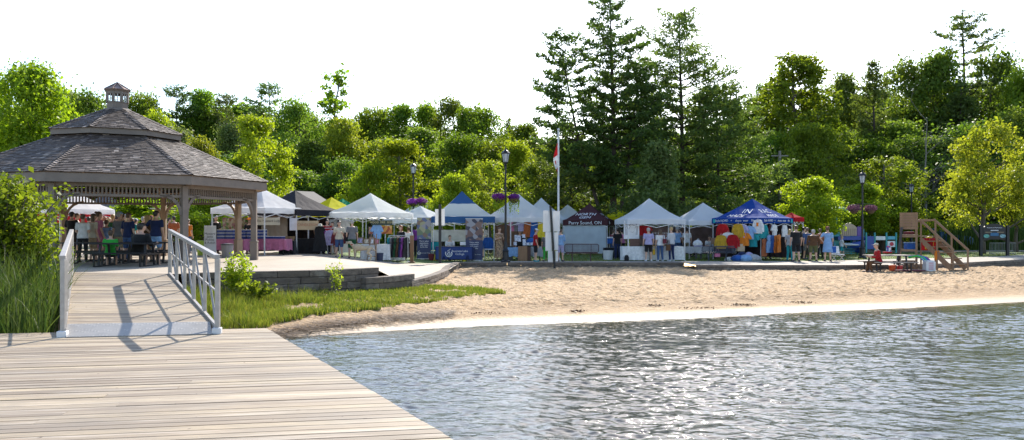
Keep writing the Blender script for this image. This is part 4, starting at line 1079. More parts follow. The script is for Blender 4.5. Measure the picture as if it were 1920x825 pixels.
def val_text(T, body, size, m, face, along=0., sx=1.0, dz=.13):
    root, c, A, h, e, peak, can, va = T; M = Matrix.Rotation(face*math.pi/2, 3, 'Z'); p = M @ Vector((along,-h-.045,e-dz))
    o = text('lettering', body, size, m, va, p, (R(90),0,face*math.pi/2), ext=.003, sx=sx); return o

def G(px, Y): X = (px-960)/F*Y; return Vector((X, Y, gh(X,Y)))

# tables --------------------------------------------------------------
def table_cloth(px, Y, w, d, h, c, label, rz=0, drop=None, cat='table', folds=9, group=None):
    p = G(px, Y); root = empty('market_table', p, rz, label, cat, group)
    drop = drop or h-.04
    mb = MB(); mb.box((0,0,h-.025),(w,d,.04))
    mb.build('tabletop', mat('folding_table_grey',(.5,.5,.5),.5), root)
    for sx in (-1,1):
        mb = MB()
        for sy in (-1,1): mb.bar((sx*(w/2-.12),sy*(d/2-.08),h-.04),(sx*(w/2-.12),sy*(d/2-.08),0),.03)
        mb.bar((sx*(w/2-.12),-d/2+.08,.1),(sx*(w/2-.12),d/2-.08,.1),.025); mb.build('leg_frame', M_DKMET, root)
    mb = MB(); per = []; N_ = 64
    for i in range(N_):
        t = i/N_*2*(w+d); 
        if t < w: q = (-w/2+t,-d/2,0,-1)
        elif t < w+d: q = (w/2,-d/2+t-w,1,0)
        elif t < 2*w+d: q = (w/2-(t-w-d),d/2,0,1)
        else: q = (-w/2,d/2-(t-2*w-d),-1,0)
        per.append(q)
    rows = 6; base = 0
    for r in range(rows+1):
        t = r/rows
        for i,(x,y,nx,ny) in enumerate(per):
            f = .012+t*(.030+.035*math.sin(i*folds*2*math.pi/N_*1.0+px)+.015*math.sin(i*1.7))
            mb.v.append((x+nx*f, y+ny*f, h+.004-drop*t-(.03*math.sin(i*.9+px)*t if drop < h-.1 else 0)))
    for r in range(rows):
        for i in range(N_): a=r*N_+i; b_=r*N_+(i+1)%N_; mb.f.append((a,b_,b_+N_,a+N_)); mb.m.append(0); mb.a.append(0)
    mb.f.append(tuple(range(N_))); mb.m.append(0); mb.a.append(0)
    cl = mb.build('cloth', cloth(c,.2), root, smooth=False)
    return root, p, h
# garments -------------------------------------------------------------
def garment_mesh(kind):
    mb = MB()
    if kind == 'shirt': pts = [(-.10,0),(-.24,-.05),(-.40,-.30),(-.30,-.36),(-.22,-.22),(-.23,-.68),(.23,-.68),(.22,-.22),(.30,-.36),(.40,-.30),(.24,-.05),(.10,0),(0,-.05)]
    elif kind == 'hoodie': pts = [(-.10,0),(-.22,-.04),(-.33,-.30),(-.36,-.62),(-.27,-.63),(-.22,-.28),(-.24,-.70),(.24,-.70),(.22,-.28),(.27,-.63),(.36,-.62),(.33,-.30),(.22,-.04),(.10,0),(.05,-.09),(-.05,-.09)]
    elif kind == 'tank': pts = [(-.15,0),(-.14,-.14),(-.21,-.26),(-.22,-.62),(.22,-.62),(.21,-.26),(.14,-.14),(.15,0),(.10,0),(.07,-.14),(-.07,-.14),(-.10,0)]
    else: pts = [(-.08,0),(-.20,-.05),(-.25,-.26),(-.17,-.22),(-.17,-.5),(-.33,-1.15),(.33,-1.15),(.17,-.5),(.17,-.22),(.25,-.26),(.20,-.05),(.08,0)]
    bm = bmesh.new(); f = bm.faces.new([bm.verts.new((x,-.03,z)) for x,z in pts]); bmesh.ops.triangulate(bm, faces=[f])
    for _ in range(2): bmesh.ops.subdivide_edges(bm, edges=[e_ for e_ in bm.edges if e_.calc_length() > .12], cuts=1, use_grid_fill=False); bmesh.ops.triangulate(bm, faces=bm.faces[:])
    for v in bm.verts: v.co.y += .03*math.sin(v.co.x*26+v.co.z*5)*min(1,-v.co.z*2)
    r = bmesh.ops.extrude_face_region(bm, geom=bm.faces[:]); 
    for v in [g for g in r['geom'] if isinstance(g, bmesh.types.BMVert)]: v.co.y += .07
    bmesh.ops.recalc_face_normals(bm, faces=bm.faces[:])
    me = bpy.data.meshes.new('garment'); bm.to_mesh(me); bm.free(); me.materials.append(cloth('white')); return me
GARM = {k: garment_mesh(k) for k in ('shirt','hoodie','tank','dress')}
M_HANG = mat('hanger_wire',(.5,.5,.5),.4)
mbh = MB(); mbh.bar((-.2,0,-.06),(0,0,.03),.012); mbh.bar((.2,0,-.06),(0,0,.03),.012); mbh.tube([(0,0,.03),(0,0,.09),(.02,0,.11)],.005,5); _h = mbh.build('hanger', M_HANG); HME = _h.data; bpy.data.objects.remove(_h)
GN = {'shirt':'tshirt','hoodie':'sweatshirt','tank':'tank_top','dress':'dress'}
def garment(kind, c, loc, rz, label, group=None, sc=1.0):
    o = bpy.data.objects.new(GN[kind], GARM[kind]); COL.objects.link(o); o.location = loc; o.rotation_euler = (0,0,rz); o.scale = (sc,sc,sc)
    o.material_slots[0].link = 'OBJECT'; o.material_slots[0].material = cloth(c)
    tag(o, label, 'clothing', group)
    hgo = bpy.data.objects.new('hanger', HME); COL.objects.link(hgo); hgo.parent = o
    return o
def rack(px, Y, w, h, label, rz=0):
    p = G(px,Y); root = empty('clothes_rack', p, rz, label, 'clothes rack')
    mb = MB(); mb.tube([(-w/2,0,h),(w/2,0,h)],.014,6); mb.build('rail', M_POLE, root)
    for s in (-1,1):
        mb = MB(); mb.tube([(s*w/2,0,h),(s*w/2,0,.06)],.014,6); mb.bar((s*w/2,-.25,.05),(s*w/2,.25,.05),.03); mb.build('upright', M_POLE, root)
    return p, rz
def rack_items(p, rz, w, h, items, where, kind='hoodie', face=.9, group=None):
    n = len(items)
    for i, c in enumerate(items):
        x = -w/2+.1+(w-.2)*(i/(max(1,n-1))); q = Vector(p)+Matrix.Rotation(rz,3,'Z') @ Vector((x,0,h-.10))
        garment(kind, c, q, rz+face*(1 if i%2 else .85), c+' '+{'hoodie':'sweatshirt','shirt':'shirt','dress':'dress','tank':'tank top'}[kind]+' on hanger '+where, group)
# boards, boxes ---------------------------------------------------------
def picture_mat(name, cols, scale=3.0, base=(.3,.3,.3)):
    m = new_mat(name); N, L = nodes(m); b = N['Principled BSDF']; b.inputs['Roughness'].default_value = .5
    tc = N.new('ShaderNodeTexCoord').outputs['Object']; vo = N.new('ShaderNodeTexVoronoi'); vo.inputs['Scale'].default_value = scale; L.new(tc, vo.inputs['Vector'])
    sp = N.new('ShaderNodeSeparateColor'); L.new(vo.outputs['Color'], sp.inputs[0]); cr = N.new('ShaderNodeValToRGB'); cr.color_ramp.interpolation = 'CONSTANT'
    while len(cr.color_ramp.elements) < len(cols): cr.color_ramp.elements.new(.5)
    for i, c in enumerate(cols): cr.color_ramp.elements[i].position = i/len(cols); cr.color_ramp.elements[i].color = (*c,1)
    L.new(sp.outputs[0], cr.inputs[0]); L.new(cr.outputs[0], b.inputs['Base Color']); return m
def board(name, cat, loc, w, h, m, label, rz=0, th=.02, rx=0, frame=None, group=None):
    root = empty(name, loc, rz, label, cat, group); root.rotation_euler = (rx,0,rz)
    mb = MB(); mb.box((0,0,h/2),(w,th,h)); mb.build('panel', m, root)
    if frame:
        mb = MB(); f=.035
        mb.box((0,-.004,f/2),(w+.01,th+.012,f)); mb.box((0,-.004,h-f/2),(w+.01,th+.012,f)); mb.box((-w/2+f/2,-.006,h/2),(f,th+.012,h-2*f)); mb.box((w/2-f/2,-.006,h/2),(f,th+.012,h-2*f)); mb.build('frame', frame, root)
    return root
def stackbox(name, cat, loc, d, cols, label, n=3, rz=0, group=None):
    """stack of shallow tubs: alternating bands; cols = (body, lid)"""
    root = empty(name, loc, rz, label, cat, group); hh = d[2]/n
    for i in range(n):
        mb = MB(); mb.box((0,0,hh*(i+.42)),(d[0],d[1],hh*.80)); o = mb.build('tub', cols[0], root, bevel=.006)
        mb = MB(); mb.box((0,0,hh*(i+.90)),(d[0]+.012,d[1]+.012,hh*.16)); mb.build('lid', cols[1], o)
    return root
def thing_mesh(name, cat, mb, m, loc, label, rz=0, group=None, bevel=0, smooth=None):
    o = mb.build(name, m, None, loc, bevel=bevel, smooth=smooth); o.rotation_euler = (0,0,rz); return tag(o, label, cat, group)
def basket_mb(r=.16, h=.14):
    mb = MB(); mb.lathe([(r*.75,0),(r,h*.9),(r*1.05,h),(r*.92,h),(r*.70,.02)], n=14); return mb

# people ------------------------------------------------------------------
def etube(mb, pts, rx, ry, xd=Vector((1,0,0)), n=16):
    base = len(mb.v); pts = [Vector(p) for p in pts]
    for i, p in enumerate(pts):
        d = (pts[min(i+1,len(pts)-1)]-pts[max(i-1,0)]).normalized(); x = (xd-d*xd.dot(d)).normalized(); y = d.cross(x)
        for k in range(n): a = 2*math.pi*k/n; mb.v.append(tuple(p+x*math.cos(a)*rx[i]+y*math.sin(a)*ry[i]))
    for i in range(len(pts)-1):
        for k in range(n): a=base+i*n+k; b_=base+i*n+(k+1)%n; mb.f.append((a,b_,b_+n,a+n)); mb.m.append(0); mb.a.append(0)
    mb.f.append(tuple(base+k for k in range(n-1,-1,-1))); mb.m.append(0); mb.a.append(0)
    e = base+(len(pts)-1)*n; mb.f.append(tuple(e+k for k in range(n))); mb.m.append(0); mb.a.append(0)
def cap(mb, p, q, r0, r1, n=12):
    p = Vector(p); q = Vector(q); d = (q-p).normalized()
    pts = [p-d*r0*.95, p-d*r0*.7, p-d*r0*.35, p, q, q+d*r1*.35, q+d*r1*.7, q+d*r1*.95]
    mb.tube(pts, [r0*.3,r0*.72,r0*.94,r0,r1,r1*.94,r1*.72,r1*.3], n)
def voxel(mb, m, size=.013, name='part'):
    me = bpy.data.meshes.new(name); me.from_pydata(mb.v, [], mb.f); o = bpy.data.objects.new('tmp', me); COL.objects.link(o)
    bm = bmesh.new(); bm.from_mesh(me); bmesh.ops.recalc_face_normals(bm, faces=bm.faces[:]); bm.to_mesh(me); bm.free()
    md = o.modifiers.new('r','REMESH'); md.mode = 'VOXEL'; md.voxel_size = size; md.use_smooth_shade = True
    s_ = o.modifiers.new('s','SMOOTH'); s_.iterations = 2; s_.factor = .5
    dg = bpy.context.evaluated_depsgraph_get(); r = bpy.data.meshes.new_from_object(o.evaluated_get(dg)); bpy.data.objects.remove(o)
    r.name = name; r.materials.clear(); r.materials.append(m)
    return r
SKINS = [mat('skin_light',(.58,.36,.26),.55,(.52,.31,.22),6), mat('skin_tan',(.42,.25,.17),.55,(.37,.22,.15),6), mat('skin_brown',(.20,.11,.07),.55,(.17,.09,.06),6)]
HAIRS = {'brown': mat('hair_brown',(.07,.04,.025),.6,(.10,.06,.03),20), 'blonde': mat('hair_blonde',(.45,.31,.14),.6,(.35,.23,.10),20), 'dark': mat('hair_dark',(.018,.014,.012),.55,(.03,.02,.018),20), 'grey': mat('hair_grey',(.42,.40,.38),.6,(.3,.29,.28),20), 'red': mat('hair_red',(.30,.09,.025),.6,(.22,.06,.02),20)}
def pose(kind):
    H = dict(hipz=.93, lean=0.0)
    J = {}
    if kind == 'sit':
        hip = Vector((0,.05,.50)); up = Vector((0,-.16,1)).normalized()
    elif kind == 'lean': hip = Vector((0,.02,.93)); up = Vector((0,-.22,1)).normalized()
    else: hip = Vector((0,0,.93)); up = Vector((0,-.02,1)).normalized()
    J['hip'] = hip; J['up'] = up; sh = hip+up*.50; J['sh'] = sh
    J['neck'] = sh+up*.06; J['head'] = sh+up*.06+Vector((0,-.03,.155))
    for s, nme in ((-1,'L'),(1,'R')):
        S = sh+Vector((s*.185,0,-.03)); 
        if kind in ('stand','dress'): E_ = S+Vector((s*.06,.03,-.28)); W = E_+Vector((s*.00,-.09,-.24))
        elif kind == 'walk': E_ = S+Vector((s*.05,.10*s,-.27)); W = E_+Vector((0,-.10+.04*s,-.22))
        elif kind == 'hold': E_ = S+Vector((s*.05,.0,-.28)); W = E_+Vector((-s*.09,-.22,.07))
        elif kind == 'lean': E_ = S+Vector((s*.04,-.08,-.27)); W = E_+Vector((-s*.04,-.20,-.08))
        elif kind == 'hip': E_ = S+(Vector((s*.17,.06,-.22)) if s > 0 else Vector((s*.05,.02,-.28))); W = E_+(Vector((-s*.13,-.10,-.17)) if s > 0 else Vector((0,-.09,-.24)))
        else: E_ = S+Vector((s*.05,-.06,-.27)); W = E_+Vector((-s*.06,-.23,.03))
        J['S'+nme]=S; J['E'+nme]=E_; J['W'+nme]=W
        Hh = hip+Vector((s*.095,0,-.03)); 
        if kind == 'sit': K = Hh+Vector((s*.05,-.42,.0)); A_ = Vector((K.x,K.y-.02+.06*s,.09))
        elif kind == 'walk': K = Hh+Vector((0,-.13*s-.03,-.41)); A_ = Vector((Hh.x,-.26*s+.02,.09+(.05 if s < 0 else 0)))
        else: K = Hh+Vector((s*.015,-.02,-.43)); A_ = Vector((Hh.x+s*.035,.01,.09))
        J['H'+nme]=Hh; J['K'+nme]=K; J['A'+nme]=A_
    return J
def torso(mb, J, grow=0.0, z0=-.09, z1=1.0, flare=0.0):
    hip, up = J['hip'], J['up']
    prof = [(-.12,.11,.09),(-.06,.165,.12),(.02,.172,.125),(.10,.155,.112),(.20,.142,.104),(.32,.160,.112),(.42,.178,.112),(.50,.165,.092),(.545,.09,.07)]
    prof = [p for p in prof if p[0] >= z0 and p[0] <= z1]
    etube(mb, [hip+up*p[0] for p in prof], [p[1]+grow+flare*max(0,.2-p[0]) for p in prof], [p[2]+grow+flare*max(0,.2-p[0]) for p in prof])
BODY = {}; 
def make_pose(kind):
    J = pose(kind); d = {'J': J}
    mb = MB(); torso(mb, J)
    cap(mb, J['neck']-J['up']*.04, J['head']-Vector((0,-.015,.07)), .058, .052)
    h = J['head']; etube(mb, [h+Vector((0,0,z)) for z in (-.118,-.10,-.06,0,.05,.09,.112)], [.03,.05,.066,.077,.076,.056,.02], [.04,.068,.086,.098,.096,.07,.025])
    cap(mb, h+Vector((0,-.095,.0)), h+Vector((0,-.112,-.028)), .011,.015, 8)          # nose
    cap(mb, h+Vector((-.02,-.088,-.062)), h+Vector((.02,-.088,-.062)), .009,.009, 8)  # lips
    for s in (-1,1): cap(mb, h+Vector((s*.078,.005,.015)), h+Vector((s*.080,.008,-.03)), .014,.010, 8)
    for n_ in 'LR':
        s = -1 if n_ == 'L' else 1
        S,E_,W,Hh,K,A_ = (J[c+n_] for c in 'SEWHKA')
        cap(mb, S, E_, .052,.040); cap(mb, E_, W, .041,.027)
        cap(mb, Hh, K, .085,.056); cap(mb, K, A_, .055,.037); cap(mb, A_, A_+Vector((s*.015,-.13,-.05)), .040,.032)
        d_ = (W-E_).normalized(); sd_ = Vector((s,0,0)); sd_ = (sd_-d_*sd_.dot(d_)).normalized(); nn = d_.cross(sd_)
        pal = W+d_*.05; etube(mb, [W+d_*.0, W+d_*.03, W+d_*.075, W+d_*.095], [.024,.036,.042,.036], [.020,.018,.017,.013], nn.cross(d_) if False else nn)
        inw = -sd_
        for i, ln in enumerate((.060,.072,.068,.052)):
            o_ = nn*(-.030+.020*i); p0 = W+d_*.088+o_; p1 = p0+d_*ln*.55+inw*.006; p2 = p1+d_*ln*.42+inw*.022
            cap(mb, p0, p1, .0095,.009, 8); cap(mb, p1, p2, .009,.0075, 8)
        p0 = W+d_*.035+nn*-.032; cap(mb, p0, p0+nn*-.028+d_*.030, .012,.010, 8); cap(mb, p0+nn*-.028+d_*.030, p0+nn*-.036+d_*.058+inw*.008, .010,.008, 8)
    d['body'] = voxel(mb, SKINS[0], .0115, 'body')
    mb = MB()
    for s in (-1,1): mb.lathe([(.001,-.009),(.010,-.005),(.012,0),(.010,.005),(.001,.009)], h+Vector((s*.030,-.088,.008)), 8)
    e_ = mb.build('eyes', mat('eye_dark',(.02,.015,.012),.3)); d['eyes'] = e_.data; bpy.data.objects.remove(e_)
    for long in (0,1):
        mb = MB(); torso(mb, J, .016, -.07, .51, .06)
        for n_ in 'LR':
            S,E_,W = (J[c+n_] for c in 'SEW')
            if long: cap(mb, S, E_, .066,.054); cap(mb, E_, E_.lerp(W,.93), .054,.038)
            else: cap(mb, S, S.lerp(E_,.62), .070,.062)
        d['shirt%d' % long] = voxel(mb, cloth('white'), .0145, 'shirt')
    mb = MB(); torso(mb, J, .012, -.13, .14)
    mb2 = MB(); torso(mb2, J, .012, -.13, .14)
    for n_ in 'LR':
        Hh,K,A_ = (J[c+n_] for c in 'HKA')
        cap(mb, Hh, Hh.lerp(K,.82), .100,.086); cap(mb2, Hh, K, .098,.072); cap(mb2, K, A_+Vector((0,.01,.0)), .070,.056)
    d['shorts'] = voxel(mb, cloth('black'), .015, 'shorts'); d['pants'] = voxel(mb2, cloth('denim'), .015, 'trousers')
    mb = MB()
    if kind == 'sit':
        hp = J['hip']; etube(mb, [hp+Vector((0,.05,.12)),hp+Vector((0,-.02,.0)),hp+Vector((0,-.25,-.01)),hp+Vector((0,-.46,-.03)),hp+Vector((0,-.50,-.18))],[.16,.20,.21,.22,.22],[.12,.14,.12,.11,.08])
    else:
        hp = J['hip']; etube(mb, [hp+Vector((0,0,z)) for z in (.16,.05,-.1,-.3,-.46)], [.155,.185,.21,.235,.255], [.12,.14,.165,.19,.205], n=20)
    d['skirt'] = voxel(mb, cloth('navy'), .015, 'skirt')
    mb = MB(); 
    if kind != 'sit': hp = J['hip']; etube(mb, [hp+Vector((0,0,z)) for z in (.16,.05,-.1,-.4,-.78)], [.155,.185,.21,.245,.29], [.12,.14,.165,.20,.24], n=20)
    d['longskirt'] = voxel(mb, cloth('navy'), .015, 'skirt') if kind != 'sit' else d['skirt']
    for n_ in 'LR':
        mb = MB(); s = -1 if n_ == 'L' else 1; A_ = J['A'+n_]; cap(mb, A_+Vector((0,.03,-.045)), A_+Vector((s*.02,-.15,-.050)), .044,.040); mb.box(A_+Vector((s*.01,-.06,-.078)), (.085,.25,.022), rz=-s*.1); d['shoe'+n_] = voxel(mb, mat('shoe_dark',(.03,.03,.035),.6), .012, 'shoe')
    pass
    mb = MB(); etube(mb, [h+Vector((0,.012,z)) for z in (.035,.06,.10,.128)], [.088,.088,.068,.03], [.106,.104,.08,.035])
    etube(mb, [h+Vector((0,.062,z)) for z in (-.07,-.04,.02,.07,.11)], [.05,.072,.083,.08,.05], [.03,.045,.055,.055,.05])
    d['hair_short'] = voxel(mb, HAIRS['brown'], .012, 'hair')
    etube(mb, [h+Vector((0,.055,z)) for z in (-.26,-.20,-.10,0,.07)], [.06,.09,.10,.098,.085], [.03,.045,.055,.06,.06])
    d['hair_long'] = voxel(mb, HAIRS['brown'], .012, 'hair')
    mb = MB(); etube(mb, [h+Vector((0,.012,z)) for z in (.035,.06,.10,.128)], [.088,.088,.068,.03], [.106,.104,.08,.035]); etube(mb, [h+Vector((0,.062,z)) for z in (-.07,-.04,.02,.07,.11)], [.05,.072,.083,.08,.05], [.03,.045,.055,.055,.05]); cap(mb,h+Vector((0,.10,.08)),h+Vector((0,.13,.09)),.045,.045)
    d['hair_bun'] = voxel(mb, HAIRS['brown'], .012, 'hair')
    mb = MB(); etube(mb, [h+Vector((0,.005,z)) for z in (.045,.065,.11,.14)], [.092,.094,.075,.03], [.108,.110,.088,.035]); etube(mb, [h+Vector((0,-.12,.045)),h+Vector((0,-.12,.058))],[.075,.07],[.075,.07])
    d['cap'] = voxel(mb, cloth('navy'), .012, 'cap')
    mb = MB(); mb.lathe([(.20,.052),(.205,.058),(.12,.066),(.10,.12),(.08,.155),(.02,.16)], h, 20); mb.lathe([(.01,.05),(.2,.051)], h, 20)
    o_ = mb.build('hat', cloth('cream'), smooth=True); d['hat'] = o_.data; bpy.data.objects.remove(o_)
    BODY[kind] = d
for k_ in ('stand','hold','walk','hip','lean','sit'): make_pose(k_)

PLAB = set()
def person(px, Y, face, k, top, bottom, hair, label, sc=1.0, skin=0, long=0, z=None, hat=None, fat=1.0, shoes=None, hstyle=None, dress=False, group=None, X=None):
    """face: degrees; 0 = looks toward the camera (-Y), 90 = looks right (+X), 180 = away"""
    d = BODY[k]; X = (px-960)/F*Y if X is None else X; zz = gh(X,Y)+.022 if z is None else z
    hr = random.Random(int(px*7+Y*13)); sc *= hr.uniform(.93,1.05); face += hr.uniform(-18,18)
    root = empty('person', (X,Y,zz), R(face), label, 'person', group); root.scale = (sc*fat*hr.uniform(.95,1.08), sc*fat, sc)
    def part(nm, me, m):
        o = bpy.data.objects.new(nm, me); COL.objects.link(o); o.parent = root
        o.material_slots[0].link = 'OBJECT'; o.material_slots[0].material = m; return o
    # the body is the figure, everything else its clothing
    part('body', d['body'], SKINS[skin]); part('eyes', d['eyes'], mat('eye_dark',(.02,.015,.012)))
    st = hstyle or 'short'; part('hair', d['hair_'+st], HAIRS[hair])
    tm = M_STRIPE if top == 'striped' else (M_FLORAL if top == 'floral' else cloth(top, .08))
    part('dress_top' if dress else 'shirt', d['shirt%d' % long], tm)
    bt = bottom.split(':'); kind_ = bt[0]; part({'pants':'trousers','longskirt':'skirt'}.get(kind_, kind_), d[kind_], (M_FLORAL if bt[1] == 'floral' else cloth(bt[1], .08)))
    for q_ in 'LR': part('shoe', d['shoe'+q_], cloth(shoes) if shoes else mat('shoe_dark',(.03,.03,.035)))
    if hat: part('cap' if hat[0] == 'cap' else 'hat', d[hat[0]], cloth(hat[1]))
    return root
m = M_STRIPE = new_mat('striped_knit'); N, L = nodes(m); b = N['Principled BSDF']; b.inputs['Roughness'].default_value = .85
tc = N.new('ShaderNodeTexCoord').outputs['Object']; w_ = N.new('ShaderNodeTexWave'); w_.bands_direction = 'Z'; w_.inputs['Scale'].default_value = 6.0; L.new(tc, w_.inputs['Vector'])
mr = N.new('ShaderNodeMapRange'); mr.inputs[1].default_value = .62; mr.inputs[2].default_value = .70; L.new(w_.outputs[0], mr.inputs[0]); L.new(rgbmix(N, L, mr.outputs[0], (.72,.72,.72), (.03,.04,.10)), b.inputs['Base Color'])
M_FLORAL = picture_mat('floral_print', [(.30,.17,.09),(.12,.07,.04),(.42,.27,.14),(.20,.12,.07)], 22)

# furniture and street things --------------------------------------------
def park_bench(px, Y, w, label, c, rz=0, h=.86):
    p = G(px,Y); root = empty('park_bench', p, rz, label, 'bench'); m = mat('bench_'+c, {'maroon':(.06,.022,.022),'dark blue':(.02,.03,.06)}[c], .5)
    mb = MB(); 
    for i in range(6): mb.bar((-w/2,-.22+i*.085,.45),(w/2,-.22+i*.085,.45),.05,.02)
    mb.build('seat', m, root)
    mb = MB(); 
    for i in range(26): x = -w/2+.06+i*(w-.12)/25; mb.bar((x,.25,.53),(x,.30,h),.02,.012,up=(1,0,0))
    for i in range(7): mb.bar((-w/2,.25+.05*i/6,.53+(h-.53)*i/6),(w/2,.25+.05*i/6,.53+(h-.53)*i/6),.012,.012)
    mb.tube([(-w/2+.05,.245,.50),(-w/2-.02,.25,.56),(-w/2-.02,.295,h-.05),(-w/2+.05,.30,h),(w/2-.05,.30,h),(w/2+.02,.295,h-.05),(w/2+.02,.25,.56),(w/2-.05,.245,.50),(-w/2+.05,.245,.50)],.024,6); mb.build('backrest', m, root)
    for x in (-w*.28, w*.28):
        mb = MB(); mb.bar((x,0,.44),(x,0,0),.06,.06,up=(1,0,0)); mb.bar((x,-.24,.425),(x,.26,.425),.04,.03); mb.bar((x,.24,.43),(x,.30,h-.02),.035,.035,up=(1,0,0)); mb.box((x,0,.01),(.16,.2,.02)); mb.build('leg', m, root)
    return root
def picnic_table(px, Y, w, label, rz=0, m=None, mt=None, z=None, top=.75):
    p = G(px,Y); 
    if z is not None: p.z = z
    root = empty('picnic_table', p, rz, label, 'picnic table'); m = m or M_DKMET; mt = mt or m
    mb = MB()
    for i in range(5): mb.box((0,-.34+i*.17,top-.02),(w,.155,.04))
    mb.build('tabletop', mt, root, bevel=.004)
    for s in (-1,1):
        mb = MB()
        for i in range(2): mb.box((0,s*(.66+i*.15),.44),(w,.135,.04))
        mb.build('seat', mt, root, bevel=.004)
    for x in (-w*.36,w*.36):
        mb = MB(); mb.bar((x,-.30,top-.04),(x,-.42,.02),.06,.06,up=(1,0,0)); mb.bar((x,.30,top-.04),(x,.42,.02),.06,.06,up=(1,0,0)); mb.bar((x,-.82,.40),(x,.82,.40),.06,.06); mb.bar((x,-.75,.03),(x,.75,.03),.06,.05); mb.bar((x,-.74,.40),(x,-.74,.03),.05,.05,up=(1,0,0)); mb.bar((x,.74,.40),(x,.74,.03),.05,.05,up=(1,0,0)); mb.build('leg_frame', m, root)
    return root
M_GLASSL = mat('lantern_glass',(.62,.66,.70),.25,(.52,.56,.6),3,trans=.4)
def lamp(px, Y, H_, label, arms=True):
    p = G(px,Y); root = empty('street_lamp', p, 0, label, 'street lamp')
    mb = MB(); mb.lathe([(.24,0),(.24,.08),(.17,.14),(.15,.55),(.17,.60),(.11,.70),(.085,.95),(.075,1.0),(.060,1.1)], n=12); mb.build('base', M_DKMET, root, smooth=False)
    mb = MB(); mb.tube([(0,0,1.0),(0,0,H_-.95)],[.062,.048],10); mb.lathe([(.05,0),(.075,.04),(.05,.08),(.09,.14),(.10,.18)], (0,0,H_-1.0), 10); mb.build('pole', M_DKMET, root)
    z = H_-.80
    lt = MB()
    for k in range(6):
        a = k*math.pi/3; lt.bar((.12*math.cos(a),.12*math.sin(a),z),(.19*math.cos(a),.19*math.sin(a),z+.42),.018,.018,up=(1,0,0))
    lt.lathe([(.13,-.03),(.13,0),(.02,.005)],(0,0,z),6); lt.lathe([(.24,.42),(.24,.45),(.14,.56),(.05,.62),(.04,.68),(.015,.72),(.03,.75),(.01,.80)],(0,0,z),6)
    lo = lt.build('lantern', M_DKMET, root); mb = MB(); mb.lathe([(.112,.008),(.182,.41)],(0,0,z),6); mb.build('glass', M_GLASSL, lo)
    if arms:
        za = H_*.60; mb = MB(); mb.tube([(-.62,0,za),(-.3,0,za+.06),(.3,0,za+.06),(.62,0,za)],.02,6)
        for s in (-1,1): mb.tube([(s*.05,0,za-.3),(s*.3,0,za-.12),(s*.36,0,za+.05)],.014,5)
        mb.build('arm', M_DKMET, root)
        return root, [Vector((p.x+s*.48, p.y, p.z+za)) for s in (-1,1)]
    return root, []
M_PETAL = {c: leaf_mat('petals_'+c, a, b2, (1.3,1.2,1.4), .35) for c, a, b2 in (('purple',(.16,.02,.22),(.30,.06,.38)),('dull',(.14,.07,.10),(.22,.09,.14)))}
def flower_basket(loc, label, c='purple', r=.36, trail=True):
    root = empty('hanging_basket', loc, 0, label, 'flower basket')
    mb = MB(); mb.lathe([(.05,-.52),(.16,-.48),(.24,-.36),(.26,-.28),(.22,-.28)], n=12); 
    mb.build('pot', mat('coir_pot',(.10,.06,.035),.9), root)
    mb = MB(); 
    for k in range(3): a = k*2.09; mb.tube([(.25*math.cos(a),.25*math.sin(a),-.28),(0,0,0)],.006,4)
    mb.build('chain', M_DKMET, root)
    n = 900; d = unit(rng.normal(size=(n,3))); P = d*(rng.random(n)**.3)[:,None]*np.array([r,r,r*.55])+np.array([0,0,-.20]); P = P[P[:,2] > -.42]
    leaves('flowers', P, unit(P+np.array([0,0,.3])+rng.normal(size=P.shape)*.3), .065, M_PETAL[c], root)
    if trail:
        n = 420; a = rng.random(n)*6.28; t = rng.random(n); P = np.stack([np.cos(a)*(.28-.06*t),np.sin(a)*(.28-.06*t),-.35-t*rng.uniform(.2,.75,n)],1)
        leaves('foliage', P, unit(rng.normal(size=(n,3))), .06, LM['bright'], root)
    return root
# ---------------------------------------------------------------- the tents
T = {}
def TT(k, *a, **kw): T[k] = tent(*a, **kw); return T[k]
TT('mustard', 496, 35.4, 66, 3.1, 'white', 'white', 'large white market tent right behind the gazebo posts, over the pink tables', hl=1.88, peak=1.0)
TT('black', 556, 37.2, 62, 3.1, 'black', 'black', 'black market tent with a beige wooden sign hanging on its front', hl=1.83, peak=1.0)
TT('yellow', 612, 46.5, 50, 3.0, 'yellow', 'yellow', 'yellow peaked market tent behind the black one', peak=.95, hl=1.92)
TT('green', 640, 51, 55, 3.0, 'green', 'green', 'small green tent peak between the yellow and the large white tent', peak=1.0, hl=1.95)
TT('bigwhite', 711, 38.0, 66, 3.05, 'white', 'white', 'large white market tent over clothes racks and artwork, left of the planks post', hl=1.92, peak=1.0)
TT('farwhite', 792, 54, 50, 2.9, 'white2', 'white2', 'far white tent tip beside the hanging basket of the second lamp', hl=2.1, peak=1.35)
TT('lowwhite', 806, 46.5, 66, 3.1, 'white2', 'white2', 'low flat white tent partly hidden by the navy and white tent', hl=1.9, peak=.8)
TT('college', 811, 42.9, 7, 3.35, 'white', 'navyblue', 'white and navy market tent with two tall banners and a college table', cap=('navyblue', .42), hl=2.05, peak=1.45, vh=.34)
TT('lampwhite', 957, 43.2, 32, 2.9, 'white', 'white', 'white market tent behind the tall lamp with flower baskets', hl=2.08, peak=1.35)
TT('backwhite', 1003, 53, 30, 2.7, 'white2', 'white2', 'white tent peak behind the leaning white panels', hl=2.1, peak=1.5)
TT('smallwhite', 1055, 57, 30, 2.6, 'white2', 'white2', 'small bluish white tent between the flagpole and the maroon tent', hl=2.05, peak=1.2)
TT('maroon', 1056, 53, -16, 2.95, 'maroon', 'maroon', 'maroon market tent with white script and a pale tarp wall', hl=1.95, peak=1.15, vh=.36)
TT('sunyellow', 1142, 55, 10, 2.2, 'yellow', 'yellow', 'little yellow canopy showing right of the maroon tent', hl=2.2, peak=.5, vh=.4)
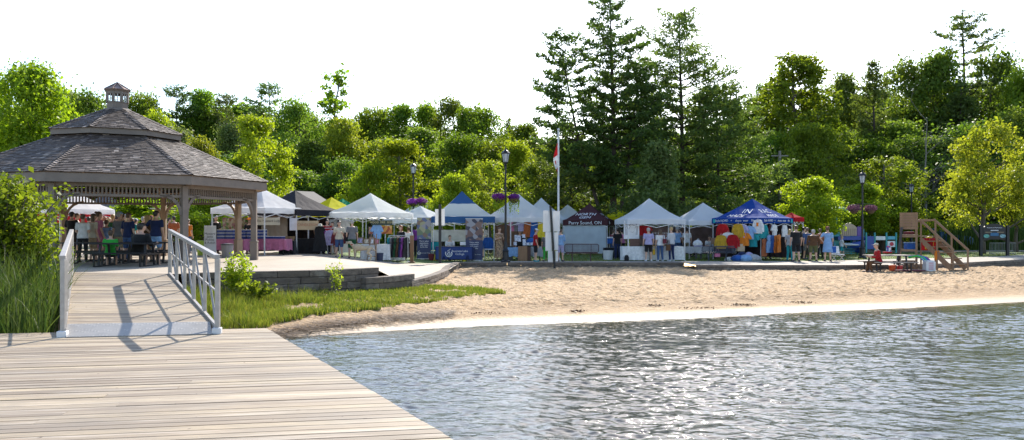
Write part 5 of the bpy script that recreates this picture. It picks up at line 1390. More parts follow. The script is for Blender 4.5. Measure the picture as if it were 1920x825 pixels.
TT('ladies', 1177, 42.7, 5, 3.15, 'white2', 'white2', 'white market tent where three women stand at a white table', hl=1.97, peak=1.18)
TT('plain', 1292, 45.5, 10, 3.0, 'white2', 'white2', 'plain white market tent left of the blue lettered one', hl=1.93, peak=1.08)
TT('blue', 1427, 43.2, 40, 3.15, 'royal', 'royal', 'royal blue lettered tent hung all round with colourful shirts', hl=2.02, peak=1.12, vh=.30)
TT('redbit', 1490, 47.5, 40, 1.0, 'red', 'red', 'red canopy edge just right of the blue lettered tent', hl=2.15, peak=.3)
TT('redwhite', 112, 40, 62, 3.0, 'white', 'white', 'white tent with a red skirt seen through the left of the gazebo', hl=1.95, peak=1.2)
TT('leftwhite', 92, 41.5, 60, 3.0, 'white', 'red', 'white tent with red valance half hidden by the shrub on the left', hl=1.9, peak=1.25)
# writing on the tents
t = T['maroon']; val_text(t, 'Parry Sound, ON', .32, M_INK, 0, dz=.19, sx=.98)
roof_text(t, 'NORTH\nGEM', .31, M_INK, 0, .42, -.1, 1.25, .3); roof_text(t, 'NORTH\nGEM', .31, M_INK, 1, .42, 0, 1.1, .3); val_text(t, 'The', .3, M_INK, 1, along=-.9, dz=.19)
t = T['blue']; roof_text(t, 'IN', .50, M_INK, 3, .62, .30, 1.2); roof_text(t, 'RAC', .44, M_INK, 0, .62, -.22, 1.1); roof_text(t, 'MADE', .32, M_INK, 3, .24, -.2, 1.3, .4); roof_text(t, 'MADE', .32, M_INK, 0, .24, -.1, 1.2, .3)
for f_ in (3, 0):
    M = f_*math.pi/2
    for i, (s_, w_) in enumerate((('Style', 1), ('NORD', 1), ('+', 1), ('shore', 1), ('wear', 1), ('life', 1))):
        val_text(t, s_, .17, M_INK, f_, -1.2+.46*i, 1.0, .14)
mbx = MB()
for f_ in (3,0):
    M = Matrix.Rotation(f_*math.pi/2,4,'Z'); p = M @ Vector((-1.42 if f_ == 3 else 1.40, -t[3]-.05, t[4]-.15)); mbx.box(p, (.16,.012,.2), rz=f_*math.pi/2)
mbx.build('logo_patch', cloth('turquoise'), t[7])
# skirts and walls hung in the tents
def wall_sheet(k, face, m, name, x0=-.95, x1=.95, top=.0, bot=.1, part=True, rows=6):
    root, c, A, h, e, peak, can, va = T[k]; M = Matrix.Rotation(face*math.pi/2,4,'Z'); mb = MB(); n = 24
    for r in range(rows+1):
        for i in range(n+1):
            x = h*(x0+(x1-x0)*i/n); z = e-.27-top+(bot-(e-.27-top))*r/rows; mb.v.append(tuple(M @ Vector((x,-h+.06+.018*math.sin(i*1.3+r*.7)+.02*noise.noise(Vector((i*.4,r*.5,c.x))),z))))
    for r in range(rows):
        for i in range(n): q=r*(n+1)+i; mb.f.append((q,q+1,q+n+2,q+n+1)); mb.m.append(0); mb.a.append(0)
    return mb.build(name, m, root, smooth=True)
TARP = mat('pale_tarp',(.52,.58,.63),.45,(.45,.50,.55),2.5,5,.5,4,trans=.2,spec=.5)
wall_sheet('maroon', 0, TARP, 'side_wall', -.97, .93, .05, .12)
wall_sheet('mustard', 2, picture_mat('produce_photo_print',[(.20,.07,.05),(.30,.22,.12),(.10,.16,.04),(.25,.12,.12),(.35,.30,.2)],9), 'side_wall', -.9,.6,.15,.75)
wall_sheet('mustard', 1, mat('cream_wall',(.62,.52,.42),.7,trans=.35), 'side_wall', -.2,.9,.05,.2)
wall_sheet('college', 2, mat('pale_grey_wall',(.50,.52,.54),.7), 'side_wall', -.95,.95,.45,1.0)
wall_sheet('bigwhite', 2, mat('striped_grey_wall',(.40,.40,.42),.8,(.30,.30,.32),7,2,trans=.2,stretch=(6,6,.05)), 'side_wall', -.2,.9,.05,.2)
wall_sheet('plain', 1, FAB['white2'], 'side_wall', -.9,.9,.02,.3)
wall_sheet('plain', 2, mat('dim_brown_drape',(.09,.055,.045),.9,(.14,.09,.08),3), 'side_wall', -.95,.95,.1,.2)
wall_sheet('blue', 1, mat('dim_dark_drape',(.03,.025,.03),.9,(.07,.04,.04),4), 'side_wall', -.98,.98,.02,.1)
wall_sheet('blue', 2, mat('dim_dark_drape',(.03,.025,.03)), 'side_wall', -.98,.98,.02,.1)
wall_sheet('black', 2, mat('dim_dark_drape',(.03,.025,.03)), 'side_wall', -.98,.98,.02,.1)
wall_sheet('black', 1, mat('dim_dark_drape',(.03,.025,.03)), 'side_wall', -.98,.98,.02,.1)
wall_sheet('black', 3, mat('wood_slat_backdrop',(.20,.12,.07),.8,(.10,.06,.04),6,3,stretch=(1,1,9)), 'side_wall', -.7,.95,.0,1.75, rows=2)
wall_sheet('lampwhite', 2, mat('rust_drape',(.20,.11,.06),.9,(.13,.07,.05),3), 'side_wall', -.98,.5,.1,.3)
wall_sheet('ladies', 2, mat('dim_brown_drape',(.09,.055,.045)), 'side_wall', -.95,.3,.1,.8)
wall_sheet('redwhite', 0, cloth('red',.35), 'red_skirt', -1,1,-.02,1.6, rows=2)
wall_sheet('redwhite', 3, cloth('red',.35), 'red_skirt', -1,1,-.02,1.6, rows=2)
wall_sheet('leftwhite', 0, cloth('red',.35), 'red_skirt', -1,1,-.02,1.5, rows=2)

# ---------------------------------------------------------------- mustard stall (left)
sign_m = mat('sign_cream',(.58,.53,.42),.6)
def at3(px, py, Y): return ap(px, Y, py)
def sign(px, py0, py1, Y, wpx, m, body, size, ink, label, rz=0, name='banner_sign', cat='sign', lines=None, th=.015):
    p = at3(px, py1, Y); hgt = (py1-py0)/F*Y; w = wpx/F*Y
    root = empty(name, p, rz, label, cat); mb = MB(); mb.box((0,0,hgt/2),(w,th,hgt)); pn = mb.build('panel', m, root)
    for s in (-1,1):
        mb = MB(); mb.tube([(s*w*.46,0,hgt),(s*w*.46,.02,hgt+.12)],.006,4); mb.build('tie', M_HANG, root)
    if body: text('lettering', body, size, ink, root, (0,-th/2-.004,hgt*.55),(R(90),0,0),.003,sx=.95)
    return root
sign(503,408,422,35.9,43, sign_m, 'The Mustard Lady', .15, M_INKD, 'cream banner reading The Mustard Lady hung in the white tent')
sign(550,409,432,36.9,14, mat('grey_white_sheet',(.62,.62,.68),.7), None, 0, None, 'plain white cloth sheet hanging between the mustard banner and the beige sign', name='hanging_sheet', cat='cloth sheet')
sign(577,414,431,36.7,40, mat('beige_plywood',(.48,.36,.22),.7), 'CANDLESON', .17, mat('faded_red_paint',(.40,.16,.09),.7), 'beige wooden sign with faded red capitals on the black tent')
pk = table_cloth(432, 35.9, 1.72, .75, .74, 'pink', 'left half of the long pink covered table in the mustard stall', R(-8), .50)
pk2 = table_cloth(507, 36.4, 1.75, .75, .74, 'pink', 'right half of the long pink covered table, with loose cloth corner', R(-8), .50)
nv = cloth('navy'); wh = cloth('white'); 
for px, nm in ((418,'leftmost'),(434,'second from the left')): stackbox('tub_stack','tubs', G(px,35.75)+Vector((0,0,.75)),(.36,.4,.42),(mat('navy_tub',(.015,.04,.20),.4),wh), f'{nm} stack of navy tubs with white lids on the pink table', 3, R(-8))
for px, nm in ((458,'middle'),(472,'fourth from the left'),(491,'rightmost')): stackbox('tub_stack','tubs', G(px,36.1)+Vector((0,0,.75)),(.30,.4,.42),(mat('navy_tub',(.015,.04,.20),.4),wh), f'{nm} stack of navy tubs with white lids on the pink table', 3, R(-8))
for px, nm in ((508,'left'),(524,'right')): stackbox('tub_stack','tubs', G(px,36.4)+Vector((0,0,.75)),(.38,.4,.12),(mat('navy_tub',(.015,.04,.20),.4),wh), f'single low {nm} navy tub at the right end of the pink table', 1, R(-8))
for px, nm in ((538,'first'),(547,'second')): thing_mesh('wicker_basket','basket', basket_mb(.15,.2), mat('wicker',(.28,.18,.09),.8,bump=.6,bs=60), G(px,37.0)+Vector((0,0,.66)), f'{nm} tall wicker basket at the right end of the pink tables', bevel=0)
table_cloth(541, 37.2, .7, .6, .65, 'black', 'small black covered table under the wicker baskets')
# A board
r_ = empty('a_frame_sign', G(394,34.3), R(18), 'tall white a-frame board with black scribbles left of the pink table', 'sign')
mb = MB(); mb.prism([(-.24,0.12),(.24,0.12),(.24,1.35),(-.24,1.35)], -.02, .02, Matrix.Translation((0,-.18,0)) @ Matrix.Rotation(R(-8),4,'X')); mb.build('front_panel', mat('board_white',(.74,.74,.76),.5), r_)
mb = MB(); mb.prism([(-.24,0.12),(.24,0.12),(.24,1.35),(-.24,1.35)], -.02, .02, Matrix.Translation((0,.18,0)) @ Matrix.Rotation(R(8),4,'X')); mb.build('rear_panel', mat('board_white',(.74,.74,.76)), r_)
mb = MB(); mb.box((0,0,.08),(.5,.5,.16)); mb.build('weight', mat('black_plastic',(.02,.02,.02)), r_)
text('lettering', 'Mustard\nJams\nPickles\n& Relish', .13, M_INKD, r_, (0,-.235,.80),(R(82),0,0),.003)
def bin_(px, Y, r, h, c, label, name='litter_bin', cat='bin', lid=True, z=None):
    p = G(px,Y); 
    if z is not None: p.z = z
    root = empty(name, p, 0, label, cat); mb = MB(); mb.lathe([(r*.85,0),(r,h*.85),(r,h*.9)], n=14); mb.build('bucket', c, root, smooth=False)
    mb = MB(); mb.lathe([(r*1.06,h*.9),(r*1.06,h*.97),(r*.7,h),(r*.2,h*1.02)] if lid else [(r*1.04,h*.88),(r*1.08,h*.92),(r*1.0,h*.94)], n=14); mb.build('lid' if lid else 'rim', mat('black_plastic',(.02,.02,.02)) if lid else c, root); return root
bin_(426, 32.6, .24, .60, mat('bin_grey',(.22,.22,.24),.6), 'grey round bin with a dark lid beside the gazebo post')
bin_(378, 35.5, .2, .72, mat('bin_lime',(.35,.50,.05),.6), 'lime green bin behind the gangway rail', lid=False)

# food trailer behind with yellow door
r_ = empty('food_trailer', G(372,50), R(4), 'cream food trailer with a yellow panel seen between the gazebo posts', 'trailer')
mb = MB(); mb.box((0,.6,1.45),(4.6,2.0,2.0)); mb.build('body', mat('trailer_cream',(.60,.55,.42),.5), r_, bevel=.05)
mb = MB(); mb.box((0,-1.0,2.35),(4.7,1.3,.05), rx=R(-8)); mb.build('awning', mat('trailer_cream',(.60,.55,.42)), r_)
mb = MB(); mb.box((-.2,-.42,1.45),(.62,.05,1.5)); mb.build('yellow_panel', mat('panel_yellow',(.60,.50,.03),.5), r_)
mb = MB(); mb.box((1.2,-.42,1.7),(1.4,.04,.8)); mb.box((-1.5,-.42,1.7),(1.2,.04,.8)); mb.build('serving_window', mat('dark_opening',(.03,.025,.02),.6), r_)
mb = MB(); mb.box((1.2,-.55,1.27),(1.6,.3,.05)); mb.build('counter', M_POLE, r_)
for s in (-.6,.6): mb = MB(); mb.tube([(s,-.44,.33),(s,-.30,.33)],.33,16); mb.build('wheel', mat('black_plastic',(.02,.02,.02)), r_)

# far pavilion
r_ = empty('pavilion', G(197,66), R(22), 'small far octagonal pavilion with arched braces behind the crowd', 'pavilion')
GS = .48
def o8(r,z,k): a = k*math.pi/4; return Vector((r*math.cos(a), r*math.sin(a), z))
mb = MB()
for (a,b_,c_,d_) in ((2.0,2.75,.35,3.9),(.45,3.9,.05,4.25)):
    vs = [o8(a,b_,k) for k in range(8)]+[o8(c_,d_,k) for k in range(8)]; mb.add(vs, [(k,(k+1)%8,(k+1)%8+8,k+8) for k in range(8)]+[tuple(range(7,-1,-1))])
mb.build('roof', mat('grey_shingle_plain',(.20,.17,.16),.7,(.11,.09,.085),12), r_)
for k in range(8):
    mb = MB(); p = o8(1.8,0,k); mb.box((p.x,p.y,1.35),(.14,.14,2.7)); mb.build('post', M_TAUPE, r_)
    q = o8(1.8,0,k+1); d = (q-p).normalized(); mb = MB(); mb.bar(p+Vector((0,0,2.0)), p+d*.5+Vector((0,0,2.6)), .07); mb.bar(q+Vector((0,0,2.0)), q-d*.5+Vector((0,0,2.6)), .07); mb.build('brace', M_TAUPE, r_)
# dark roofed building behind black tent
r_ = empty('house', G(545,62), R(-35), 'low house with a dark sloping roof behind the black tent', 'house')
mb = MB(); mb.box((0,0,1.4),(5.2,4,2.8)); mb.build('wall', mat('house_siding',(.22,.20,.18),.8), r_)
mb = MB(); mb.prism([(-2.9,2.7),(0,4.0),(2.9,2.7),(2.9,2.85),(0,4.18),(-2.9,2.85)], -2.3, 2.3); mb.build('roof', mat('charcoal_shingle',(.05,.048,.055),.8,(.08,.075,.08),9), r_)
mb = MB(); mb.box((.8,-2.03,1.5),(1,.05,1)); mb.build('window', mat('dark_glass',(.02,.025,.03),.1), r_)

# ---------------------------------------------------------------- picnic tables and crowd under the gazebo
picnic_table(168, 26.6, 1.9, 'dark picnic table under the gazebo nearest the left rail', R(6))
picnic_table(238, 25.2, 1.9, 'dark picnic table in the middle of the gazebo with people seated', R(4))
picnic_table(285, 27.6, 1.7, 'dark picnic table by the tan gazebo post', R(-4))
PZ_ = 1.0
ppl = [ # px, Y, face, pose, top, bottom, hair, label, kwargs
 (155,28.3,172,'hold','white','pants:black','brown','man in a white t-shirt standing left of the picnic tables by the rail',{}),
 (174,28.8,160,'stand','cream','shorts:tan','brown','woman in a cream top with long brown hair beside the man in white',dict(hstyle='long')),
 (184,29.4,150,'stand','pink','skirt:pink','brown','woman in a pink patterned outfit right of the woman in cream',dict(dress=True,hstyle='bun')),
 (199,29.8,190,'stand','light blue','shorts:grey','brown','child sized person in a light blue shirt in the crowd',dict(sc=.86)),
 (207,25.7,185,'sit','green','shorts:black','brown','boy in a bright green shirt sitting at the picnic table',dict(sc=.92,z=.92)),
 (223,29.2,170,'stand','grey','shorts:khaki','grey','man in grey with a light blue cap behind the boy in green',dict(hat=('cap','light blue'))),
 (229,30.2,200,'hold','white','pants:denim','dark','person in a white shirt partly behind the man in grey',{}),
 (240,28.4,178,'stand','navy','shorts:denim','brown','man in a navy shirt standing left of the large man in black',{}),
 (262,25.6,176,'sit','black','shorts:black','dark','large man in black sitting with his back turned at the picnic table',dict(sc=1.16,fat=1.25,long=1,z=.90)),
 (277,28.9,172,'stand','brown','pants:tan','blonde','woman in a brown top behind the large man in black',dict(hstyle='long')),
 (292,28.6,182,'hip','navy','shorts:light blue','dark','man in a navy shirt with a white emblem beside the tan gazebo post',dict(fat=1.1)),
 (134,31.5,165,'stand','black','pants:black','dark','dark dressed person at the red skirted tent',{}),
 (143,33.0,120,'hold','white','shorts:denim','brown','person in white bending at the red skirted tent',{}),
 (166,34.5,175,'stand','grey','pants:denim','dark','person in grey in the second row of the crowd, above the man in white',{}),
 (178,36.0,190,'stand','light blue','shorts:black','blonde','fair haired person in pale blue in the back rows of the crowd',{}),
 (187,35.0,170,'stand','cream','pants:brown','dark','dark haired person in cream in the back rows of the crowd',{}),
 (196,38.0,185,'stand','pink','pants:denim','red','red haired person in pink in the back rows of the crowd',dict(hstyle='long')),
 (204,37.0,170,'hold','maroon','pants:black','blonde','blond person in maroon in the back rows of the crowd',{}),
 (211,34.0,178,'stand','dark green','pants:black','blonde','blond man in dark green standing behind the boy in bright green',dict(sc=1.05)),
 (218,39.0,180,'stand','black','pants:denim','dark','tall person in black behind the man with the light blue cap',dict(sc=1.06)),
 (233,35.5,172,'stand','light blue','shorts:khaki','grey','grey haired person in a pale blue shirt in the back rows',dict(hat=('cap','light blue'))),
 (247,35.0,186,'stand','teal','pants:black','brown','person in teal behind the man in navy',{}),
 (254,37.5,168,'stand','white','pants:denim','dark','person in a white cap in the back row above the large man in black',dict(hat=('cap','white'))),
 (268,36.0,184,'hold','light grey','shorts:black','grey','person in light grey right of the large man in black, further back',{}),
 (274,34.0,176,'stand','beige','pants:brown','blonde','person in a beige shirt left of the tan gazebo post',dict(hstyle='bun')),
 (283,38.5,180,'stand','white','shorts:denim','brown','person in a white shirt far back near the tan gazebo post',dict(hat=('cap','red'))),
 (326,39.0,200,'stand','rust','pants:black','dark','person in rust orange left of the grey gazebo post',{}),
 (352,38.2,170,'stand','orange','pants:denim','brown','person in an orange shirt right of the grey gazebo post',{}),
 (316,41.0,140,'stand','black','pants:black','dark','person in black in the shade between the gazebo posts',{}),
 (404,37.6,60,'stand','black','pants:black','dark','dark haired vendor in black at the left end of the pink table',dict(hstyle='long')),
 (468,38.0,0,'hold','black','pants:black','red','vendor with an orange hat behind the pink table',dict(hat=('hat','orange'))),
 (440,39.4,30,'stand','white','pants:denim','grey','person in white behind the tubs on the pink table',{}),
]
for a in ppl:
    kw = dict(a[8]); person(*a[:8], **kw)
# ---------------------------------------------------------------- black tent goods, purple rack
table_cloth(575, 38.2, 1.5, .7, .74, 'black', 'black covered table deep inside the black tent')
garment('dress','black', at3(600,424,36.6), .4, 'long black dress hanging on the right side of the black tent')
thing_mesh('straw_hat','hat', (lambda m_: (m_.lathe([(.19,0),(.19,.01),(.10,.02),(.09,.10),(.03,.12)], n=16), m_)[1])(MB()), cloth('cream'), at3(600,424,36.4), 'pale hat on top of the black dress by the black tent', smooth=True)
p, rz = rack(620, 37.3, .95, 1.30, 'white clothes rack of purple sweatshirts left of the large white tent', R(-10))
rack_items(p, rz, .95, 1.30, ['purple','lilac','maroon'], 'on the rack left of the large white tent', face=.12)
person(613, 38.2, 30, 'stand', 'red', 'pants:black', 'dark', 'vendor looking over the rack of purple sweatshirts')
person(624, 38.6, 330, 'stand', 'maroon', 'shorts:red', 'brown', 'second vendor in maroon behind the rack of purple sweatshirts', sc=.95)
person(636, 36.6, 10, 'hold', 'cream', 'shorts:denim', 'dark', 'woman in a cream knit top and blue shorts looking down at her hands', fat=1.08, long=0, hstyle='bun')
person(660, 36.5, 190, 'stand', 'grey', 'shorts:dark green', 'grey', 'man with a green cap and grey shirt walking the pale dog', hat=('cap','dark green'), sc=1.04)
bp_ = MB(); bp_.box((0,0,0),(.30,.18,.42)); thing_mesh('backpack','backpack', bp_, cloth('black'), at3(652,444,36.55), 'black backpack worn by the man with the green cap', bevel=.05)
# dog
def dog(px, Y, rz, label):
    p = G(px,Y); root = empty('dog', p+Vector((0,0,.02)), rz, label, 'dog'); mb = MB()
    etube(mb, [(-.40,0,.54),(-.33,0,.55),(-.15,0,.545),(.02,0,.56),(.20,0,.57),(.34,0,.60),(.42,0,.62)], [.05,.10,.095,.11,.135,.12,.06],[.06,.12,.10,.135,.17,.14,.07], xd=Vector((0,1,0)))
    cap(mb,(.38,0,.64),(.52,0,.78),.085,.062); cap(mb,(.52,0,.80),(.60,0,.80),.072,.06); cap(mb,(.60,0,.785),(.72,0,.75),.042,.028)
    for s in (-1,1):
        cap(mb,(.52,s*.07,.82),(.50,s*.09,.74),.025,.02,8)
        cap(mb,(.30,s*.08,.52),(.29,s*.08,.28),.06,.034); cap(mb,(.29,s*.08,.28),(.31,s*.08,.06),.032,.026); cap(mb,(.31,s*.08,.03),(.36,s*.08,.028),.034,.03)
        cap(mb,(-.32,s*.08,.52),(-.24,s*.085,.34),.085,.05); cap(mb,(-.24,s*.085,.34),(-.40,s*.085,.22),.042,.03); cap(mb,(-.40,s*.085,.22),(-.37,s*.085,.05),.028,.025); cap(mb,(-.37,s*.085,.03),(-.31,s*.085,.028),.034,.03)
    cap(mb,(-.42,0,.58),(-.56,0,.44),.035,.025); cap(mb,(-.56,0,.44),(-.64,0,.46),.025,.012)
    me = voxel(mb, mat('dog_fur',(.52,.42,.29),.9,(.42,.33,.22),14,3,.5,40), .014,'body'); o = bpy.data.objects.new('body', me); link(o, root)
    mb = MB(); mb.lathe([(.001,-.012),(.016,0),(.001,.012)],(.745,0,.765),8); mb.build('nose', mat('eye_dark',(.02,.015,.012)), root)
    mb = MB(); mb.lathe([(.082,-.02),(.082,.02)],(.44,0,.70),12); mb.build('collar', cloth('red'), root)
    return root
dog(679, 36.0, R(184), 'large cream coloured dog standing before the white table of the large white tent')

# large white tent goods
table_cloth(706, 37.4, 1.3, .75, .76, 'white', 'white covered table with pictures, behind the dog')
table_cloth(737, 38.6, 1.0, .7, .80, 'white', 'bright white covered table left of the rack of dark clothes')
O_ART = picture_mat('orange_art', [(.55,.18,.03),(.65,.30,.06),(.35,.08,.03),(.7,.4,.12)], 5)
board('framed_picture','picture', at3(722,438.5,38.9), .68, .40, O_ART, 'wide orange landscape picture hanging in the large white tent')
board('framed_picture','picture', at3(698,440,39.2), .42, .40, picture_mat('red_art',[(.40,.10,.05),(.5,.3,.2),(.25,.05,.04)],7), 'reddish picture left of the wide orange one', frame=M_INKD)
for i,(px,py,w,h,c,l) in enumerate(((675,457,.30,.30,'lilac','round lilac picture at the left end of the white table'),(687,457,.26,.24,'cream','small cream framed picture on the white table'),(697,458,.24,.34,'white','white card stand on the white table'),(706,458,.24,.26,'pink','pinkish card on the white table next to the ladder easel'))):
    board('picture_card','card', at3(px,py,37.1), w, h, picture_mat('card_'+c,[CLR[c],tuple(x*.6 for x in CLR[c]),(.3,.28,.3)],14), l, rx=R(-8), frame=mat('thin_wood',(.25,.15,.08),.6))
r_ = empty('easel', G(700,36.6), R(-12), 'wooden ladder easel leaning at the right end of the white table', 'easel')
for s in (-1,1): mb = MB(); mb.bar((s*.22,-.22,0),(s*.12,.08,1.25),.045,.03,up=(1,0,0)); mb.build('leg', mat('thin_wood',(.25,.15,.08)), r_)
mb = MB(); mb.bar((0,.4,0),(0,.08,1.2),.04,.03,up=(1,0,0)); mb.build('leg', mat('thin_wood',(.25,.15,.08)), r_)
mb = MB()
for i in range(4): t_=.18+.22*i; mb.bar((-.22+.10*t_,-.22+.3*t_,1.25*t_),(.22-.10*t_,-.22+.3*t_,1.25*t_),.03,.03)
mb.build('rung', mat('thin_wood',(.25,.15,.08)), r_)
garment('shirt','light blue', at3(707,421,37.9), .9, 'pale blue shirt hanging from the pole of the large white tent')
sign(716,413,422,37.6,40, mat('dark_green_board',(.03,.05,.035),.6), 'WOOD  FIRE  SIGNS', .135, mat('lettering_gold',(.62,.50,.25),.6), 'long dark sign with pale capitals under the front edge of the large white tent')
p, rz = rack(747, 37.4, .95, 1.28, 'silver clothes rack of dark garments at the right of the large white tent', R(-14))
for i, c in enumerate(['teal','grey','black','dark green','brown','navy','purple','black']):
    q = Vector(p)+Matrix.Rotation(rz,3,'Z') @ Vector((-.40+.80*i/7,0,1.2)); garment('dress', c, q, rz+1.15+.1*(i%3), f"{c} dress, number {('one','two','three','four','five','six','seven','eight')[i]} from the left on the silver rack beside the plank post", sc=.82)
person(752, 39.0, 330, 'hold', 'black', 'pants:black', 'red', 'vendor with curly reddish hair behind the silver rack', hstyle='long')
mb = MB(); mb.box((0,0,.66),(.17,.06,1.32)); mb.box((0,0,.03),(.3,.3,.06)); thing_mesh('wooden_post','post', mb, mat('rust_plank',(.30,.16,.08),.7,stretch=(4,4,.5)), G(772,38.4), 'short brown plank post at the right corner of the large white tent')
bin_(712,37.0,.17,.42, mat('dark_blue_plastic',(.02,.03,.08),.5), 'dark tub on the ground under the white tables', name='tub', cat='tub', lid=False)
person(783, 46.0, 200, 'stand', 'purple', 'pants:black', 'dark', 'person in purple between the large white tent and the navy tent')
person(828, 47.5, 160, 'stand', 'black', 'pants:black', 'brown', 'person in black behind the left banner of the college tent')

# ---------------------------------------------------------------- college tent
NAVY_B = mat('banner_navy',(.022,.035,.115),.5,(.018,.028,.095),2)
def college_banner(px, Y, w, H_, label, cols, rz):
    p = G(px,Y); root = empty('banner_stand', p, rz, label, 'banner')
    mb = MB(); mb.box((0,0,.86*0+H_*.24+.06),(w,.012,H_*.48)); pn = mb.build('lower_panel', NAVY_B, root)
    mb = MB(); mb.box((0,0,H_*.74+.06),(w,.012,H_*.52)); mb.build('photo_panel', picture_mat('banner_photo_'+str(px), cols, 4.5), root)
    mb = MB(); mb.box((0,.02,.03),(w+.05,.2,.06)); mb.build('foot', M_POLE, root)
    mb = MB(); mb.box((0,.0,H_+.075),(w+.02,.03,.03)); mb.bar((0,.03,.06),(0,.03,H_+.07),.02,.02,up=(1,0,0)); mb.build('frame', M_POLE, root)
    text('lettering','This is what\nexperience\nwith heart\nlooks like', .105, M_INK, root, (0,-.012,H_*.38),(R(90),0,0),.002)
    text('lettering','Business Lake College', .065, M_INK, root, (.05,-.012,H_*.16),(R(90),0,0),.002)
    crest(root, -.27, -.012, H_*.17, .10)
    return root
def crest(root, x, y, z, s):
    mb = MB(); 
    pts = [(x+s*math.cos(a)*(.9 if a<0 else .8), y-.003, z-.1*s+s*math.sin(a)*1.0) for a in np.linspace(-math.pi*1.12, math.pi*.12, 15)]
    mb.tube(pts, s*.16, 4); mb.tube([(x+s*.38*math.cos(a), y-.003, z-.35*s+s*.34*math.sin(a)) for a in np.linspace(0,2*math.pi,13)], s*.13, 4)
    mb.tube([(x-.35*s,y-.003,z+.42*s),(x-.05*s,y-.003,z+.8*s),(x+.1*s,y-.003,z+.65*s),(x+.38*s,y-.003,z+1.12*s)], s*.10, 4)
    mb.tube([(x-.2*s,y-.003,z+.35*s),(x,y-.003,z+.05*s),(x+.25*s,y-.003,z+.4*s)], s*.09, 4)
    return mb.build('crest', M_INK, root)
bl = college_banner(795, 43.0, .74, 2.18, 'tall left college banner with a photograph over navy lettering', [(.30,.28,.30),(.10,.13,.25),(.22,.14,.10),(.35,.33,.2),(.15,.2,.12)], R(7))
brn = college_banner(889, 42.9, .92, 2.2, 'tall right college banner with a photograph of standing people', [(.20,.12,.10),(.04,.04,.07),(.30,.29,.32),(.16,.09,.08)], R(4))
tb, p, h_ = table_cloth(853, 42.75, 2.05, .75, .78, 'navy', 'navy covered college table with white crest and lettering', R(4), .70, folds=5)
mb = MB(); mb.box((-.05,-.43,.44),(1.9,.01,.62)); fp = mb.build('printed_front', mat('cloth_print_blue',(.018,.045,.19),.7), tb)
text('lettering','Business Lake\nCollege', .155, M_INK, tb, (.26,-.445,.47),(R(90),0,0),.002); crest(tb, -.32, -.445, .46, .19)
person(843, 43.6, 20, 'sit', 'white', 'pants:black', 'brown', 'woman with brown hair sitting behind the navy college table', sc=1.0, hstyle='bun')
board('photo_board','board', at3(878,459.5,42.9), .28, .42, picture_mat('pottery_photo',[(.4,.25,.1),(.6,.5,.3),(.5,.3,.4)],12), 'small bright photo board on the right end of the college table')
thing_mesh('paper_stack','papers', (lambda m_: (m_.box((0,0,.09),(.30,.2,.18)), m_)[1])(MB()), mat('board_white',(.74,.74,.76)), at3(868,459.8,42.8), 'white paper stack on the college table beside the photo board', bevel=.006)
thing_mesh('pot','pot', (lambda m_: (m_.lathe([(.12,0),(.17,.2),(.18,.34),(.14,.36)],n=14), m_)[1])(MB()), cloth('maroon'), G(809,42.55), 'dark purple pot on the grass at the left corner of the college tent')
bin_(815,42.6,.13,.34, mat('yellow_plastic',(.65,.55,.03),.5), 'yellow bucket beside the dark purple pot', name='bucket', cat='bucket', lid=False)
bin_(871,42.5,.13,.36, mat('yellow_plastic',(.65,.55,.03)), 'yellow bucket standing between the college table and its right banner', name='bucket', cat='bucket', lid=False)
mb = MB(); mb.box((0,0,.45),(.5,.5,.04)); mb.box((0,.24,.75),(.5,.04,.45))
r_ = empty('folding_chair', G(816,43.4), R(20), 'teal folding chair behind the left banner of the college tent', 'chair'); mb.build('seat', cloth('teal'), r_)
for x in (-.23,.23): m2 = MB(); m2.bar((x,-.24,0),(x,.24,.46),.025,.025,up=(1,0,0)); m2.bar((x,.24,0),(x,-.24,.46),.025,.025,up=(1,0,0)); m2.build('leg', M_POLE, r_)
r_ = empty('folding_table', G(917,43.6), 0, 'small bare folding table with crossed dark legs right of the college banner', 'table')
mb = MB(); mb.box((0,0,.62),(.62,.45,.03)); mb.build('tabletop', M_POLE, r_)
for s in (-1,1): mb = MB(); mb.bar((-.25,s*.18,0),(.25,s*.18,.6),.025,.025,up=(0,1,0)); mb.bar((.25,s*.18,0),(-.25,s*.18,.6),.025,.025,up=(0,1,0)); mb.build('leg', M_DKMET, r_)
garment('hoodie','blue', at3(915,445,44.2), .3, 'bright blue cloth hanging left of the woman in the brown dress')
person(936, 43.0, 30, 'hold', 'floral', 'longskirt:floral', 'brown', 'woman in a long brown patterned dress beside the tall lamp', hstyle='bun', dress=True)

# ---------------------------------------------------------------- tent behind the lamp
r_ = empty('display_chest', G(951,43.4), R(0), 'black cabinet standing behind the foot of the tall lamp', 'cabinet'); mb = MB(); mb.box((0,0,.38),(.62,.5,.74)); mb.build('body', mat('black_plastic',(.02,.02,.02)), r_, bevel=.02); mb = MB(); mb.box((0,0,.77),(.66,.54,.04)); mb.build('lid', M_DKMET, r_)
table_cloth(966, 43.5, .95, .7, .72, 'light blue', 'pale blue covered table left of the leaning brown board', 0, .48)
table_cloth(996, 43.7, 1.15, .7, .74, 'light grey', 'table with a grey patterned cloth behind the boy in red', 0, .50)
board('plank_board','board', G(980,42.95), .50, .80, mat('rust_plank',(.30,.16,.08)), 'brown board leaning against the tables of the tent behind the lamp', rx=R(-9))
board('plank_board','board', G(990,43.05), .30, .78, mat('dark_brown_plank',(.10,.045,.03),.7), 'darker narrow board right of the leaning brown board', rx=R(-9))
cm = picture_mat('card_grey',[(.62,.62,.66),(.5,.5,.56),(.25,.28,.4)],16)
